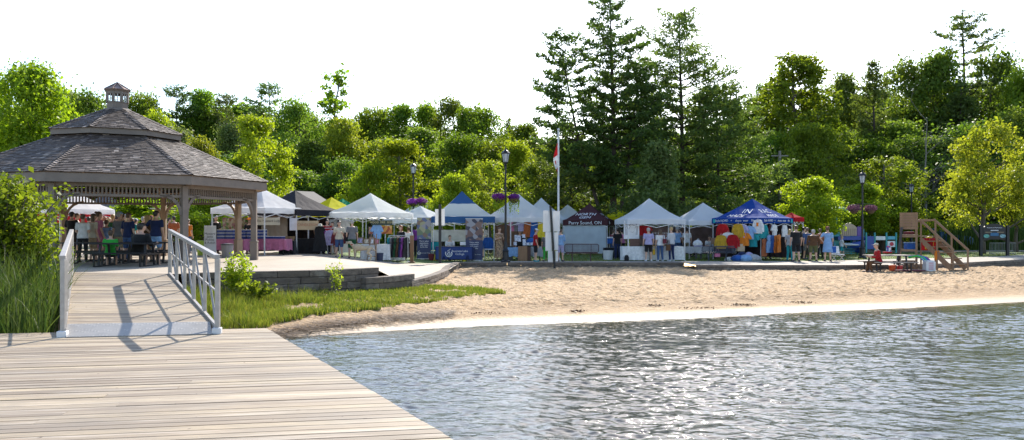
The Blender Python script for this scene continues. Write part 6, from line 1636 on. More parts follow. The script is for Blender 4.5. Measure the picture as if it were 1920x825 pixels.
for i,(px,py) in enumerate(((968,452),(974,453),(982,446),(983,455),(966,460))):
    board('display_card','card', at3(px,py,43.6), .17, .34 if i < 2 else .2, cm, ('tall white card, left one of a pair on the card rack','tall white card, right one of a pair on the card rack','short white card at the top of the card rack','short white card in the middle of the card rack','white card standing on the pale blue table')[i], rx=R(-14), rz=R(8))
for i,px in enumerate((983,990,997)): board('display_card','card', at3(px,460,43.5), .17,.15, cm, ('leftmost','middle','rightmost')[i]+' of three small cards along the edge of the grey cloth table', rx=R(-12))
for px,c,k,l in ((964,'pink','shirt','pink top'),(971,'grey','shirt','grey top'),(978,'lilac','shirt','lilac top'),(1003,'blue','dress','long blue cloth'),(1016,'yellow','dress','long yellow cloth'),(990,'rust','dress','rust coloured drape')):
    garment(k,c, at3(px,413 if k=='shirt' else 410,44.6), .2, f'{l} hanging inside the tent behind the tall lamp', sc=.9)
thing_mesh('clothes_heap','clothes', (lambda m_: (m_.lathe([(.28,0),(.30,.08),(.2,.2),(.06,.26)],n=12,sy=.7), m_)[1])(MB()), cloth('blue'), at3(996,455,43.9), 'blue folded clothes piled on the grey cloth table')
person(1004, 41.6, 85, 'stand', 'red', 'shorts:black', 'brown', 'boy in a red t-shirt and white cap on the promenade', hat=('cap','white'), sc=.97, shoes='teal')
person(1051, 41.7, 175, 'hold', 'light blue', 'shorts:lilac', 'brown', 'child in a bright blue hoodie right of the white panels', sc=.93, long=1)
person(1024, 41.9, 10, 'stand', 'grey', 'pants:green', 'brown', 'person half hidden behind the white panels with bright green boots', sc=.92)
person(975, 44.9, 0, 'stand', 'black', 'pants:black', 'dark', 'vendor in black inside the tent behind the tall lamp')

# ---------------------------------------------------------------- posts with white panels on the beach
def sz(px, Y, ): X = (px-960)/F*Y; return Vector((X,Y,sand_h(X,Y)))
r_ = empty('panel_post', sz(1040,39.6)+Vector((0,0,0)), 0, 'leaning black post carrying white panels tapering downward', 'signpost')
mb = MB(); mb.bar((0,0,-.1),(-.21,0,3.08),.11,.11,up=(0,1,0)); mb.build('post', M_DKMET, r_)
WP = mat('panel_white',(.84,.83,.82),.5,(.80,.79,.78),3,trans=.35)
for (x0,x1,z0,z1) in ((-.58,-.20,1.80,2.86),(-.10,.26,1.82,2.84),(-.46,-.14,.86,1.79),(-.02,.18,.90,1.78),(-.33,-.09,.30,.85),(.04,.17,.34,.86)):
    mb = MB(); mb.box(((x0+x1)/2,.02,(z0+z1)/2),(x1-x0,.03,z1-z0)); mb.build('panel', WP, r_, bevel=.01)
r_ = empty('panel_post', sz(825,39.4), 0, 'upright black post with two narrow white panels in front of the college tent', 'signpost')
mb = MB(); mb.bar((0,0,-.1),(0,0,3.16),.13,.13,up=(0,1,0)); mb.build('post', M_DKMET, r_)
for x in (-.16,.15):
    mb = MB(); mb.box((x,0,2.52),(.17,.035,.80)); mb.build('panel', WP, r_, bevel=.01)

# ---------------------------------------------------------------- lamps, flag, benches
lp, a_ = lamp(948, 40.95, 5.95, 'tall black street lamp with two purple flower baskets in the centre')
flower_basket(a_[0]+Vector((.13,0,0)), 'left purple flower basket on the tall central lamp'); flower_basket(a_[1]+Vector((-.05,0,-.02)), 'right purple flower basket on the tall central lamp', r=.3)
lp, a_ = lamp(775, 52, 5.9, 'black street lamp behind the large white tent')
flower_basket(a_[0]+Vector((.45,0,-.1)), 'purple flower basket left of the lamp behind the large white tent', r=.42); flower_basket(a_[1]+Vector((.05,0,-.05)), 'purple flower basket right of the lamp behind the large white tent', r=.4)
lp, a_ = lamp(1617, 46.5, 5.2, 'black street lamp with two faded baskets in front of the playground')
flower_basket(a_[0], 'left faded flower basket on the lamp in front of the playground', 'dull', .42, False); flower_basket(a_[1], 'right faded flower basket on the lamp in front of the playground', 'dull', .38, False)
lamp(1709, 60, 5.3, 'black street lamp seen above the lifeguard chair', arms=False)
r_ = empty('flagpole', G(1047,42.6), 0, 'tall white flagpole between the white tents', 'flagpole')
mb = MB(); mb.tube([(0,0,0),(0,0,6.95)],[.065,.045],10); mb.build('pole', mat('flagpole_white',(.66,.68,.70),.35), r_); mb = MB(); mb.lathe([(.01,6.94),(.07,6.98),(.07,7.04),(.01,7.09)],n=10); mb.build('finial', M_POLE, r_); mb = MB(); mb.lathe([(.14,0),(.14,.06),(.08,.2)],n=12); mb.build('base', M_POLE, r_)
mb = MB(); base = G(1047,42.6); nn = 14; rr = 16
for j in range(rr+1):
    z = 6.75-1.72*j/rr; wv = [.02,.05,.10,.14,.17,.20,.22,.22,.21,.19,.15,.13,.12,.10,.07,.04,.02][j]
    for i in range(nn+1):
        t_ = i/nn; mb.v.append((base.x-.05-wv*t_+(.06*t_ if j > 11 else 0), base.y+.055*math.sin(t_*9+j*.5)*t_-.02, z-.16*t_*math.sin(j*.2)))
for j in range(rr):
    for i in range(nn): q=j*(nn+1)+i; mb.f.append((q,q+1,q+nn+2,q+nn+1)); mb.m.append(0 if (j < 6 or j > 11) else 1); mb.a.append(0)
for j in (8,9):
    for i in (5,6,7,8): mb.m[j*nn+i] = 0
tag(mb.build('flag',[cloth('red',.3),cloth('white',.3)],smooth=True),'limp red and white flag hanging at the top of the flagpole','flag')
park_bench(1090, 41.9, 1.72, 'maroon mesh bench standing before the pale tarp of the maroon tent', 'maroon', R(180), .93)
park_bench(1345, 42.6, 1.65, 'dark blue mesh bench in front of the plain white tent', 'dark blue', R(176), .80)
# cooler & bucket near maroon tent
table_cloth(1146, 47, .9, .6, .62, 'black', 'small dark table under the blue drinks cooler')
r_ = empty('drinks_cooler', at3(1145,457,46.9), 0, 'blue and white drinks cooler on the small dark table', 'cooler'); mb = MB(); mb.box((0,0,.16),(.40,.3,.32)); mb.build('body', cloth('blue'), r_, bevel=.03); mb = MB(); mb.box((0,0,.36),(.42,.32,.08)); mb.build('lid', cloth('white'), r_, bevel=.03)
bin_(1140,44.6,.29,.55, mat('white_plastic',(.72,.72,.74)), 'white bucket on the grass right of the tarp wall', name='bucket', cat='bucket', lid=False)
person(1158, 45.0, 200, 'stand', 'black', 'pants:navy', 'dark', 'person in dark clothes left of the tent with three women', sc=.98)
person(1166, 49.0, 180, 'stand', 'pink', 'pants:black', 'dark', 'person in pink behind the left leg of the tent with three women')

# ---------------------------------------------------------------- tent with three women
table_cloth(1190, 42.9, 1.45, .7, .78, 'white', 'left white covered table under the drawing banner', R(3), .72, folds=4)
table_cloth(1248, 43.1, 1.75, .7, .78, 'white', 'right white covered table where three women stand', R(3), .72, folds=4)
r_ = sign(1184,412,448,43.3,29, mat('board_white',(.74,.74,.76)), None, 0, None, 'white banner with a line drawing of a sleeping face', name='drawing_banner', cat='banner')
mb = MB(); s_ = .34
for pts in ([(-.30,.15),(-.33,.5),(-.25,.8),(0,.92),(.25,.8),(.33,.5),(.30,.15)],[(-.24,.15),(-.26,.45),(-.16,.68),(0,.75)],[(.24,.15),(.27,.45),(.22,.62)],[(-.26,.85),(-.05,.6),(-.18,.45)],[(.02,.72),(.14,.66),(.22,.68)],[(-.06,.32),(.05,.30),(.12,.33)]):
    mb.tube([(x*1.0,-.012,z*1.0+.06) for x,z in pts], .012, 4)
mb.build('line_drawing', mat('line_grey',(.16,.16,.2),.6), r_)
board('slatted_board','board', at3(1190,463,43.0), .52, .44, mat('dark_slats',(.16,.08,.05),.7,(.08,.04,.03),3,2,stretch=(.2,.2,14)), 'dark slatted board with small goods on the left white table')
wm = MB()
for i in range(7): wm.box((-.48+.16*i,0,.42),(.012,.012,.84))
for j in range(6): wm.box((0,0,.05+.15*j),(.98,.014,.012))
r_ = empty('display_grid', at3(1240,464,44.4), 0, 'white wire grid hung with sunglasses behind the women', 'display rack'); wm.build('grid', M_POLE, r_)
wm = MB()
for i in range(5):
    for j in range(4): wm.box((-.38+.19*i,-.02,.16+.18*j),(.13,.03,.05))
wm.build('sunglasses', mat('sunglass_dark',(.05,.02,.05),.3), r_)
for px,l in ((1203,'left'),(1213,'right')): garment('shirt','red', at3(px,423,44.0), .1, f'{l} red shirt glowing in the back of the tent with three women', sc=.8)
person(1216, 42.3, 178, 'stand', 'lilac', 'shorts:black', 'grey', 'woman in a lilac blouse and black shorts at the white table', fat=1.15, shoes='white')
person(1238, 42.35, 182, 'stand', 'white', 'pants:denim', 'brown', 'woman in a white top and long navy trousers, middle of the three', hstyle='long', shoes='white')
person(1259, 42.4, 215, 'hold', 'striped', 'pants:navy', 'blonde', 'woman in a striped jumper, rightmost of the three at the white table', long=1, shoes='white')
def bag(px, py, Y, w, h, c, label):
    r_ = empty('bag', at3(px,py,Y), 0, label, 'bag'); mb = MB(); mb.box((0,0,h/2),(w,.10,h)); mb.build('body', cloth(c), r_, bevel=.03); mb = MB(); mb.tube([(-w*.3,0,h),(-w*.22,0,h+.22),(w*.22,0,h+.22),(w*.3,0,h)],.012,5); mb.build('strap', cloth(c), r_)
bag(1253, 470, 42.2, .24, .32, 'brown', 'brown handbag held by the woman in the striped jumper')
bag(1246, 457, 42.15, .20, .26, 'maroon', 'dark red shoulder bag between the two women on the right')
bag(1226, 478, 42.3, .14, .30, 'mustard', 'yellowish tote between the legs of the women in lilac and white')
mb = MB(); mb.lathe([(.11,0),(.13,.2),(.09,.32),(.03,.35)],n=10); thing_mesh('black_bag','bag', mb, cloth('black'), G(1175,42.3), 'small black sack at the left front corner of the tent with three women')
for a in ((1270,46.8,190,'stand','light blue','pants:denim','grey','grey haired person in light blue behind the woman in stripes',{}),
          (1288,47.2,170,'stand','white','pants:khaki','dark','person in a white shirt and dark cap in the plain white tent',dict(hat=('cap','black'))),
          (1277,47.6,200,'stand','brown','pants:denim','brown','person in brown between the two white tents',{}),
          (1330,46.8,10,'sit','white','pants:denim','dark','person in a white patterned shirt sitting at the back of the plain white tent',{}),
          (1309,46.2,0,'sit','lilac','pants:grey','grey','grey haired person seated low behind the table in the plain white tent',dict(z=.35))): person(*a[:8], **a[8])
table_cloth(1302, 45.0, 1.7, .7, .72, 'light grey', 'grey covered table under the plain white tent', 0, .35)
thing_mesh('cardboard_box','box', (lambda m_: (m_.box((0,0,.18),(.36,.3,.36)), m_)[1])(MB()), mat('cardboard',(.30,.19,.12),.8), at3(1340,458,45.0), 'brown box on the right end of the grey covered table', bevel=.01)
thing_mesh('cloth_pile','cloth', (lambda m_: (m_.lathe([(.26,0),(.28,.1),(.2,.24),(.05,.3)],n=12,sy=.7), m_)[1])(MB()), cloth('white'), at3(1308,460,44.8), 'white patterned cloth heap on the grey covered table')
# ---------------------------------------------------------------- blue tent goods
gl = [(1355,420,43.9,'red','hoodie','red sweatshirt high at the left end'),(1352,441,43.6,'mustard','hoodie','mustard sweatshirt low at the left end'),(1365,436,43.6,'white','shirt','white t-shirt low on the left side'),
 (1384,420,43.5,'mustard','hoodie','mustard hooded top high on the left side'),(1374,440,43.3,'red','hoodie','red sweatshirt in the lower row on the left side'),(1392,421,43.4,'lilac','shirt','lilac top high on the left side'),
 (1396,436,43.3,'orange','shirt','orange top in the lower row on the left side'),(1405,424,43.2,'light blue','shirt','pale blue top left of the corner pole'),(1412,438,43.2,'teal','shirt','teal top low beside the corner pole'),
 (1421,412,42.95,'white','hoodie','white sweatshirt with an orange print on the corner pole'),(1431,421,43.2,'teal','hoodie','teal jacket right of the corner pole'),(1452,421,43.8,'white','shirt','white top with red collar on the right side'),
 (1447,421,44.0,'maroon','shirt','maroon top on the right side beside the white one'),(1471,422,44.4,'white','tank','white tank top at the right end'),(1437,445,43.4,'maroon','dress','maroon dress low on the right side'),
 (1443,441,43.2,'light blue','dress','light blue dress on the right side rack'),(1449,441,43.3,'blue','dress','mid blue dress on the right side rack'),(1461,440,43.2,'orange','dress','big orange dress at the right end of the rack'),(1456,441,43.4,'orange','dress','second orange dress tucked beside the big one'),(1433,448,43.1,'rust','dress','rust dress right of the corner pole')]
for px,py,Y,c,k,l in gl: garment(k,c, at3(px,py,Y), (R(-42) if px < 1423 else R(42))+random.uniform(-.3,.3), l+' of the blue lettered tent', sc=1.05 if k != 'dress' else .82)
mb = MB(); mb.box((0,-.05,-.28),(.2,.01,.2)); 
thing_mesh('printed_patch','print', mb, cloth('orange'), at3(1421,411,42.93), 'orange picture printed on the white sweatshirt at the corner pole')
for i,(px,r,h,c,Y,l) in enumerate(((1383,.34,.34,'blue',42.7,'blue'),(1398,.36,.36,'light blue',42.6,'pale blue'),(1412,.38,.38,'light grey',42.7,'greyish white'),(1391,.28,.5,'navy',43.1,'navy'),(1368,.26,.22,'white',42.9,'white'),(1404,.3,.48,'lilac',43.1,'lilac'))):
    mb = MB(); n_ = 16; prof = [(.8,0),(1.05,.25),(1.0,.55),(.65,.85),(.2,1.0)]
    for rr_,zz in prof:
        for k in range(n_): a=2*math.pi*k/n_; f_=1+.16*math.sin(k*2.3+zz*5+i); mb.v.append((r*rr_*f_*math.cos(a), r*rr_*f_*math.sin(a)*.8, h*zz))
    for j in range(4):
        for k in range(n_): a=j*n_+k; b_=j*n_+(k+1)%n_; mb.f.append((a,b_,b_+n_,a+n_)); mb.m.append(0); mb.a.append(0)
    mb.f.append(tuple(4*n_+k for k in range(n_))); mb.m.append(0); mb.a.append(0)
    thing_mesh('plastic_bag','bag', mb, cloth(c), G(px,Y), f'{l} bulging bag in the heap at the foot of the blue lettered tent', smooth=True)
bag(1345, 482, 42.5, .3, .2, 'pink', 'pinkish bag on the grass behind the dark blue bench')
thing_mesh('cardboard_box','box', (lambda m_: (m_.box((0,0,.2),(.4,.35,.4)), m_)[1])(MB()), mat('pale_box',(.55,.42,.28),.8), at3(1388,471,43.5), 'pale sunlit box among the bags under the blue lettered tent', bevel=.01)
# people on the promenade right
person(1481, 42.5, 150, 'stand', 'light grey', 'pants:teal', 'blonde', 'blonde woman in a pale top and teal trousers left of the man in black', hstyle='long', sc=.97)
person(1493, 41.5, 170, 'stand', 'black', 'shorts:black', 'brown', 'man in a black t-shirt and black shorts on the promenade', sc=1.08, fat=1.08)
person(1525, 42.2, 182, 'stand', 'brown', 'shorts:olive', 'grey', 'broad man in a brown shirt with his back turned', fat=1.28, long=1, hat=('cap','grey'))
person(1552, 41.9, 176, 'hip', 'light blue', 'skirt:light blue', 'brown', 'woman in a pale blue dress with a red hat on the promenade', dress=True, fat=1.08, hat=('cap','red'))
bag(1563, 474, 41.8, .26, .34, 'blue', 'blue bag held by the woman in the pale blue dress')
person(1507, 45.0, 90, 'stand', 'black', 'pants:black', 'dark', 'person in black in the shade right of the blue lettered tent')
person(1538, 46.5, 180, 'stand', 'rust', 'pants:black', 'brown', 'person in rust between the man in brown and the woman in pale blue')
r_ = empty('beach_chair', G(1571,42.6), R(15), 'white folding beach chair behind the woman in the pale blue dress', 'chair')
mb = MB(); mb.box((0,0,.36),(.5,.45,.04)); mb.build('seat', cloth('white'), r_)
mb = MB(); mb.box((0,.24,.60),(.5,.04,.4), rx=R(-12)); mb.build('backrest', cloth('white'), r_)
for s in (-1,1): mb = MB(); mb.bar((s*.24,-.24,0),(s*.24,.22,.37),.022,.022,up=(1,0,0)); mb.bar((s*.24,.24,0),(s*.24,-.22,.37),.022,.022,up=(1,0,0)); mb.build('leg', M_POLE, r_)
# more visitors in the gaps between the stalls
for a in ((596,40.5,150,'walk','grey','pants:denim','dark','person in grey walking behind the black tent stall',{}),
 (766,41.5,200,'hold','white','pants:black','brown','person in white passing right of the plank post',{}),
 (905,46.5,170,'walk','cream','shorts:khaki','blonde','fair haired person in cream walking behind the right college banner',{}),
 (1090,60,20,'stand','white','pants:navy','brown','person in white far behind the maroon tent',{}),
 (1150,47.5,160,'hold','maroon','shorts:denim','brown','person in maroon beside the drinks cooler',{}),
 (1299,49,20,'stand','teal','pants:black','dark','person in teal in the back of the plain white tent',{}),
 (1385,45.2,30,'hold','black','pants:black','dark','vendor in black inside the blue lettered tent',{}),
 (1440,45.4,340,'stand','navy','pants:black','brown','vendor in navy among the hanging shirts of the blue lettered tent',{}),
 (1514,44.0,200,'walk','denim','shorts:grey','brown','person in a denim shirt walking between the man in black and the man in brown',{}),
 (1578,49,100,'walk','white','shorts:teal','blonde','child in white walking near the beach chair',dict(sc=.7))):
    person(*a[:8], **a[8])
# ---------------------------------------------------------------- playground, vehicles, lifeguard chair, notice board
def pmat(n, c): return mat('play_'+n, c, .4, tuple(x*.9 for x in c), 3)
PT_, PB_, PP_, PTAN = pmat('teal',(.015,.27,.30)), pmat('blue',(.02,.06,.32)), pmat('purple',(.13,.06,.30)), pmat('tan',(.50,.37,.26))
r_ = empty('play_structure', G(1590,54), 0, 'playground climbing house in teal, tan and purple panels', 'playground')
g = 1/F*54
def bxp(mb, x0, x1, y0, y1, d0, d1):  # pixel rectangle at the structure's distance
    X0=(x0-1590)*g; X1=(x1-1590)*g; z1=CZ-(y0-HY)*g-r_.location.z; z0=CZ-(y1-HY)*g-r_.location.z; mb.box(((X0+X1)/2,(d0+d1)/2,(z0+z1)/2),(X1-X0,d1-d0,z1-z0))
mb = MB(); bxp(mb,1557,1574,424,452,-.1,0); bxp(mb,1551,1557,431,450,-.1,0); mb.build('teal_wall', PT_, r_, bevel=.02)
mb = MB(); X0=(1575-1590)*g; X1=(1605-1590)*g; zt=CZ-(427-HY)*g-r_.location.z; zb=CZ-(442-HY)*g-r_.location.z
poly=[(X0,zb),(X1,zb),(X1,zt)]+[(X1+(X0-X1)*t,zt+.30*math.sin(math.pi*t)**.8) for t in np.linspace(.08,.92,10)]+[(X0,zt)]
mb.prism(poly,-.12,-.04); pn = mb.build('tan_panel', PTAN, r_)
mb = MB()
for i in range(7): x = X0+.12+(X1-X0-.24)*i/6; mb.box((x,-.125,(zt+zb)/2),(.05,.02,(zt-zb)*.8))
mb.build('groove', pmat('tan_dark',(.30,.20,.13)), pn)
mb = MB(); bxp(mb,1606,1618,425,446,-.1,0); mb.build('purple_wall', PP_, r_, bevel=.02)
mb = MB(); bxp(mb,1563,1614,443,450,-.7,.9); mb.build('deck', PB_, r_, bevel=.02)
for px in (1557,1574,1596,1607,1619):
    mb = MB(); bxp(mb,px-1,px+1.2,430,477,-.02,.06); mb.build('post', PT_, r_)
mb = MB(); bxp(mb,1560,1577,450,471,-.3,-.2); mb.build('teal_panel', PT_, r_)
mb = MB(); pts=[((1598-1590)*g+.5*math.cos(a),-.4+.4*math.sin(a),.25+.55*a/6.3) for a in np.linspace(0,6.3,16)]; mb.tube(pts,[.22]*16,10); mb.build('slide', PB_, r_, smooth=True)
mb = MB(); mb.box(((1583-1590)*g,-.9,.72),(1.0,.5,.05), rx=R(12)); mb.build('white_step', mat('white_plastic',(.72,.72,.74)), r_)
mb = MB(); 
for k in range(7): mb.box(((1582-1590)*g,-.8-.0*k,.1+.11*k),(.8,.05,.03))
mb.build('ladder', PT_, r_)
mb = MB(); mb.lathe([(.75,0),(.62,.14),(.3,.26),(.05,.30)],((1572-1590)*g,.3,CZ-(394-HY)*g-r_.location.z),12); mb.build('canopy', PT_, r_)
mb = MB(); bxp(mb,1571.3,1572.7,393,432,.27,.33); mb.build('post', PT_, r_)
r2 = empty('playground_fence', G(1652,53), 0, 'row of teal posts holding blue, white and red circle play panels', 'playground'); g2=1/F*53
def bx2(mb,x0,x1,y0,y1,d0,d1):
    X0=(x0-1652)*g2; X1=(x1-1652)*g2; z1=CZ-(y0-HY)*g2-r2.location.z; z0=CZ-(y1-HY)*g2-r2.location.z; mb.box(((X0+X1)/2,(d0+d1)/2,(z0+z1)/2),(X1-X0,d1-d0,z1-z0))
for px in (1624,1640,1662,1680):
    mb=MB(); bx2(mb,px-1.2,px+1.2,436,474,-.05,.05); mb.build('post', PT_, r2)
mb=MB(); bx2(mb,1625.5,1638.5,443,467,-.03,.03); mb.build('blue_panel', PB_, r2)
mb=MB(); bx2(mb,1642,1660,443,450,-.03,.03); mb.build('white_panel', mat('white_plastic',(.72,.72,.74)), r2)
mb=MB(); bx2(mb,1664,1678,452,463,-.03,.03); wp=mb.build('white_panel', mat('white_plastic',(.72,.72,.74)), r2)
mb=MB(); mb.tube([((1671.5-1652)*g2,-.05,CZ-(457.5-HY)*g2-r2.location.z),((1671.5-1652)*g2,-.03,CZ-(457.5-HY)*g2-r2.location.z)],.13,16); mb.build('red_disc', pmat('red',(.50,.01,.04)), wp)
mb=MB(); bx2(mb,1664,1678,443,449,-.03,.03); mb.build('aqua_panel', pmat('aqua',(.08,.35,.50)), r2)

def pickup(px, Y, c, label, flip=1, rz=0, cap_=False):
    r_ = empty('pickup_truck', G(px,Y)+Vector((0,0,.03)), rz, label, 'pickup truck'); pm = mat('car_paint_'+label[:12].replace(' ','_'), c, .28, tuple(x*.95 for x in c), 2, metal=.3, spec=.6); W_ = 1.9
    prof = [(-2.7,.55),(-2.72,1.02),(-2.65,1.10),(-.75,1.12),(-.55,1.72),(.55,1.78),(1.15,1.22),(2.45,1.10),(2.68,.95),(2.72,.5),(2.3,.42)]
    wh = lambda cx: [(cx+.44,.42)]+[(cx+.44*math.cos(a),.42+.44*math.sin(a)) for a in np.linspace(.2,math.pi-.2,7)]+[(cx-.44,.42)]
    poly = [(x*flip,z) for x,z in prof+wh(1.75)+wh(-1.65)+[(-2.5,.42)]]
    if flip < 0: poly = poly[::-1]
    bm = bmesh.new(); f=bm.faces.new([bm.verts.new((x,-W_/2,z)) for x,z in poly]); bmesh.ops.triangulate(bm,faces=[f]); q=bmesh.ops.extrude_face_region(bm,geom=bm.faces[:])
    for v in [e for e in q['geom'] if isinstance(e,bmesh.types.BMVert)]: v.co.y += W_
    for v in bm.verts:
        if v.co.z > 1.2: v.co.y *= .84
    bmesh.ops.recalc_face_normals(bm,faces=bm.faces[:]); me=bpy.data.meshes.new('body'); bm.to_mesh(me); bm.free(); me.materials.append(pm); b_=bpy.data.objects.new('body',me); link(b_,r_); md=b_.modifiers.new('b','BEVEL'); md.width=.04; md.segments=2; md.limit_method='ANGLE'; md.angle_limit=R(40)
    gm = mat('car_glass',(.015,.02,.03),.08,spec=.8)
    for s in (-1,1):
        for pl in ([(-.55,1.2),(-.45,1.62),(.02,1.66),(.02,1.2)],[(.08,1.2),(.08,1.66),(.50,1.68),(.98,1.25),(.98,1.2)]):
            pp = [(x*flip,z) for x,z in pl]; y = s*W_/2*.86; mb = MB(); mb.prism(pp, y-.02 if s<0 else y-.005, y+.005 if s<0 else y+.02); mb.build('window', gm, r_)
    mb = MB(); mb.add([(1.14*flip,-.72,1.27),(1.14*flip,.72,1.27),(.60*flip,.68,1.75),(.60*flip,-.68,1.75)],[(0,1,2,3)]); mb.build('windscreen', gm, r_)
    for x in (-1.65,1.75):
        for s in (-1,1):
            mb = MB(); mb.tube([(x*flip,s*.72,.37),(x*flip,s*.96,.37)],.37,18); o=mb.build('wheel', mat('tyre_black',(.02,.02,.02),.8), r_); mb = MB(); mb.tube([(x*flip,s*.90,.37),(x*flip,s*.975,.37)],.21,14); mb.build('rim', M_POLE, o)
    for s in (-1,1):
        mb = MB(); mb.box((2.66*flip,s*.72,.85),(.1,.32,.16)); mb.build('headlight', mat('headlight_clear',(.7,.7,.72),.15), r_); mb = MB(); mb.box((-2.70*flip,s*.82,.9),(.08,.16,.3)); mb.build('tail_light', mat('tail_red',(.35,.01,.01),.3), r_)
    mb = MB(); mb.box((2.74*flip,0,.5),(.12,1.8,.2)); mb.box((-2.74*flip,0,.5),(.12,1.8,.2)); mb.build('bumper', M_POLE, r_)
    return r_
pickup(1668, 68, (.50,.55,.60), 'silver white pickup truck parked behind the play panels', -1)
pickup(1752, 65.5, (.02,.09,.26), 'dark blue pickup truck parked behind the lifeguard stairs', 1)

# lifeguard chair with stairs
LW = mat('lifeguard_pine',(.27,.165,.095),.7,(.21,.125,.07),3,5,.2,20,stretch=(3,3,.5))
Yl = 38.2; P0 = sz(1704,Yl); P0.z = sand_h(P0.x,38)-.02
lg = empty('lifeguard_chair', P0, R(-26), 'tall wooden lifeguard chair with stairs and handrails on the right side', 'lifeguard chair')
w2 = .33; dp = .85
for x in (-w2,w2):
    for y,hh in ((0,2.72),(dp,2.35)):
        mb = MB(); mb.bar((x+(.0 if x>0 else -.06),y,0),(x,y,hh),.09,.09,up=(0,1,0)); mb.build('leg', LW, lg)
mb = MB()
for i in range(6): mb.box((0,-.055,2.69-.135*i),(.78,.025,.125))
mb.build('backrest', LW, lg)
for z in (1.62,.95,.40):
    mb = MB(); mb.bar((-w2,-.05,z),(w2,-.05,z),.03,.10); mb.bar((-w2,dp,z),(w2,dp,z),.03,.10)
    for s in (-1,1): mb.bar((s*w2,0,z),(s*w2,dp,z),.03,.10)
    mb.build('rail', LW, lg)
mb = MB()
for i in range(6): mb.box((0,.02+.15*i,1.69),(.80,.14,.03))
mb.build('seat', LW, lg)
mb = MB(); mb.bar((-w2,-.07,.42),(w2,-.07,.05),.03,.09); mb.bar((-w2,-.09,.05),(w2,-.09,.42),.03,.09); mb.build('brace', LW, lg)
mb = MB(); mb.bar((-.52,-.15,.12),(-.30,-.10,2.05),.11,.03,up=(0,1,0)); mb.build('ramp_board', M_INKD, lg)
thing_mesh('rescue_cushion','cushion', (lambda m_: (m_.box((0,0,.07),(.44,.3,.14)), m_)[1])(MB()), cloth('maroon'), P0+Vector((.13,.25,1.71)), 'dark red cushion lying on the seat of the lifeguard chair', bevel=.05)
# stairs: direction d, width n
d = Vector((.86,-.28,0)); nV = Vector((.62,.34,0))
tp_ = Vector((.52,.12,1.62)); bt_ = Vector((1.86,-.28,.0)); N_ = 6
for s in (0,1):
    off_ = nV*s
    mb = MB(); mb.bar(tp_+off_+Vector((0,0,-.15)), Vector((bt_.x-.1,bt_.y,.12))+off_, .045,.22); mb.build('stringer', LW, lg)
    mb = MB(); mb.bar(tp_+off_+Vector((-.08,0,.82)), Vector((bt_.x,bt_.y,.98))+off_, .05,.10); mb.build('handrail', LW, lg)
    for (q,zt_) in ((tp_+Vector((0,0,-tp_.z)),2.40),(Vector((bt_.x-.02,bt_.y,0)),1.0),((tp_.lerp(bt_,.5))*1.0,1.65)):
        mb = MB(); qq = Vector((q.x,q.y,0))+off_; mb.bar(qq,qq+Vector((0,0,zt_)),.075,.075,up=(1,0,0)); mb.build('stair_post', LW, lg)
for i in range(N_):
    t_ = (i+1)/N_; c_ = tp_.lerp(Vector((bt_.x,bt_.y,.02)),t_)+nV*.5+Vector((0,0,.06)); mb = MB(); v_ = nV*.56; dd = d.normalized()*.17
    mb.add([c_-v_-dd,c_+v_-dd,c_+v_+dd,c_-v_+dd]+[x_+Vector((0,0,-.045)) for x_ in (c_-v_-dd,c_+v_-dd,c_+v_+dd,c_-v_+dd)],[(3,2,1,0),(4,5,6,7),(0,1,5,4),(1,2,6,5),(2,3,7,6),(3,0,4,7)]); mb.build('step', LW, lg)
mb = MB(); mb.bar((w2,-.05,2.36),tuple(tp_+Vector((0,0,.78))),.04,.08); mb.bar(tuple(tp_+Vector((0,0,.78))),tuple(tp_+nV+Vector((0,0,.78))),.04,.08); mb.bar((w2,dp,2.33),tuple(tp_+nV+Vector((0,0,.78))),.04,.08); mb.build('top_rail', LW, lg)
mb = MB(); c_=(Vector((w2,0,1.62))); mb.add([(w2,0,1.64),tuple(tp_+Vector((0,0,.02))),tuple(tp_+nV+Vector((0,0,.02))),(w2,dp,1.64),(w2,0,1.60),tuple(tp_+Vector((0,0,-.02))),tuple(tp_+nV+Vector((0,0,-.02))),(w2,dp,1.60)],[(0,1,2,3),(7,6,5,4),(0,4,5,1),(1,5,6,2),(2,6,7,3),(3,7,4,0)]); mb.build('platform', LW, lg)
def sandp(px, Y, z=0): p = sz(px,Y); return p+Vector((0,0,z))
# things around the chair
picnic_table(1664, 37.3-.6, 1.95, 'grey topped picnic table on the sand beside the lifeguard chair', R(2), M_DKMET, mat('grey_table_wood',(.30,.26,.23),.7,(.22,.19,.17),3,stretch=(.6,6,6)), z=.23, top=.76)
person(1646, 36.15, 250, 'sit', 'red', 'pants:brown', 'brown', 'lifeguard in a red hooded top and pale cap sitting at the sand picnic table', long=1, hat=('cap','cream'), z=.20, sc=.98)
def rack_pole(): pass
thing_mesh('rescue_board','rescue board', (lambda m_: (m_.lathe([(.02,-.75),(.16,-.6),(.24,-.2),(.24,.3),(.16,.6),(.03,.72)],n=14,sx=1,sy=.22), m_)[1])(MB()), cloth('maroon'), sandp(1707,36.4,.06), 'dark red rescue board lying on the sand before the lifeguard chair', smooth=True)
o_ = bpy.data.objects['rescue_board']; o_.rotation_euler = (R(90), 0, R(86))
bin_(1673,36.9,.15,.30, mat('orange_plastic',(.70,.10,.02),.5), 'orange red bucket on the sand under the picnic table', name='bucket', cat='bucket', lid=False, z=.24)
bin_(1687,37.0,.13,.26, mat('red_plastic',(.5,.03,.04),.5), 'dark red bucket beside the orange one under the picnic table', name='bucket', cat='bucket', lid=False, z=.24)
r_ = empty('toy_crate', sandp(1742,36.8), 0, 'white crate of swim boards standing on the sand', 'crate')
mb = MB(); mb.box((0,0,.23),(.44,.35,.46)); mb.box((0,0,.48),(.36,.28,.06)); mb.build('body', mat('white_plastic',(.72,.72,.74)), r_, bevel=.02)
mb = MB(); 
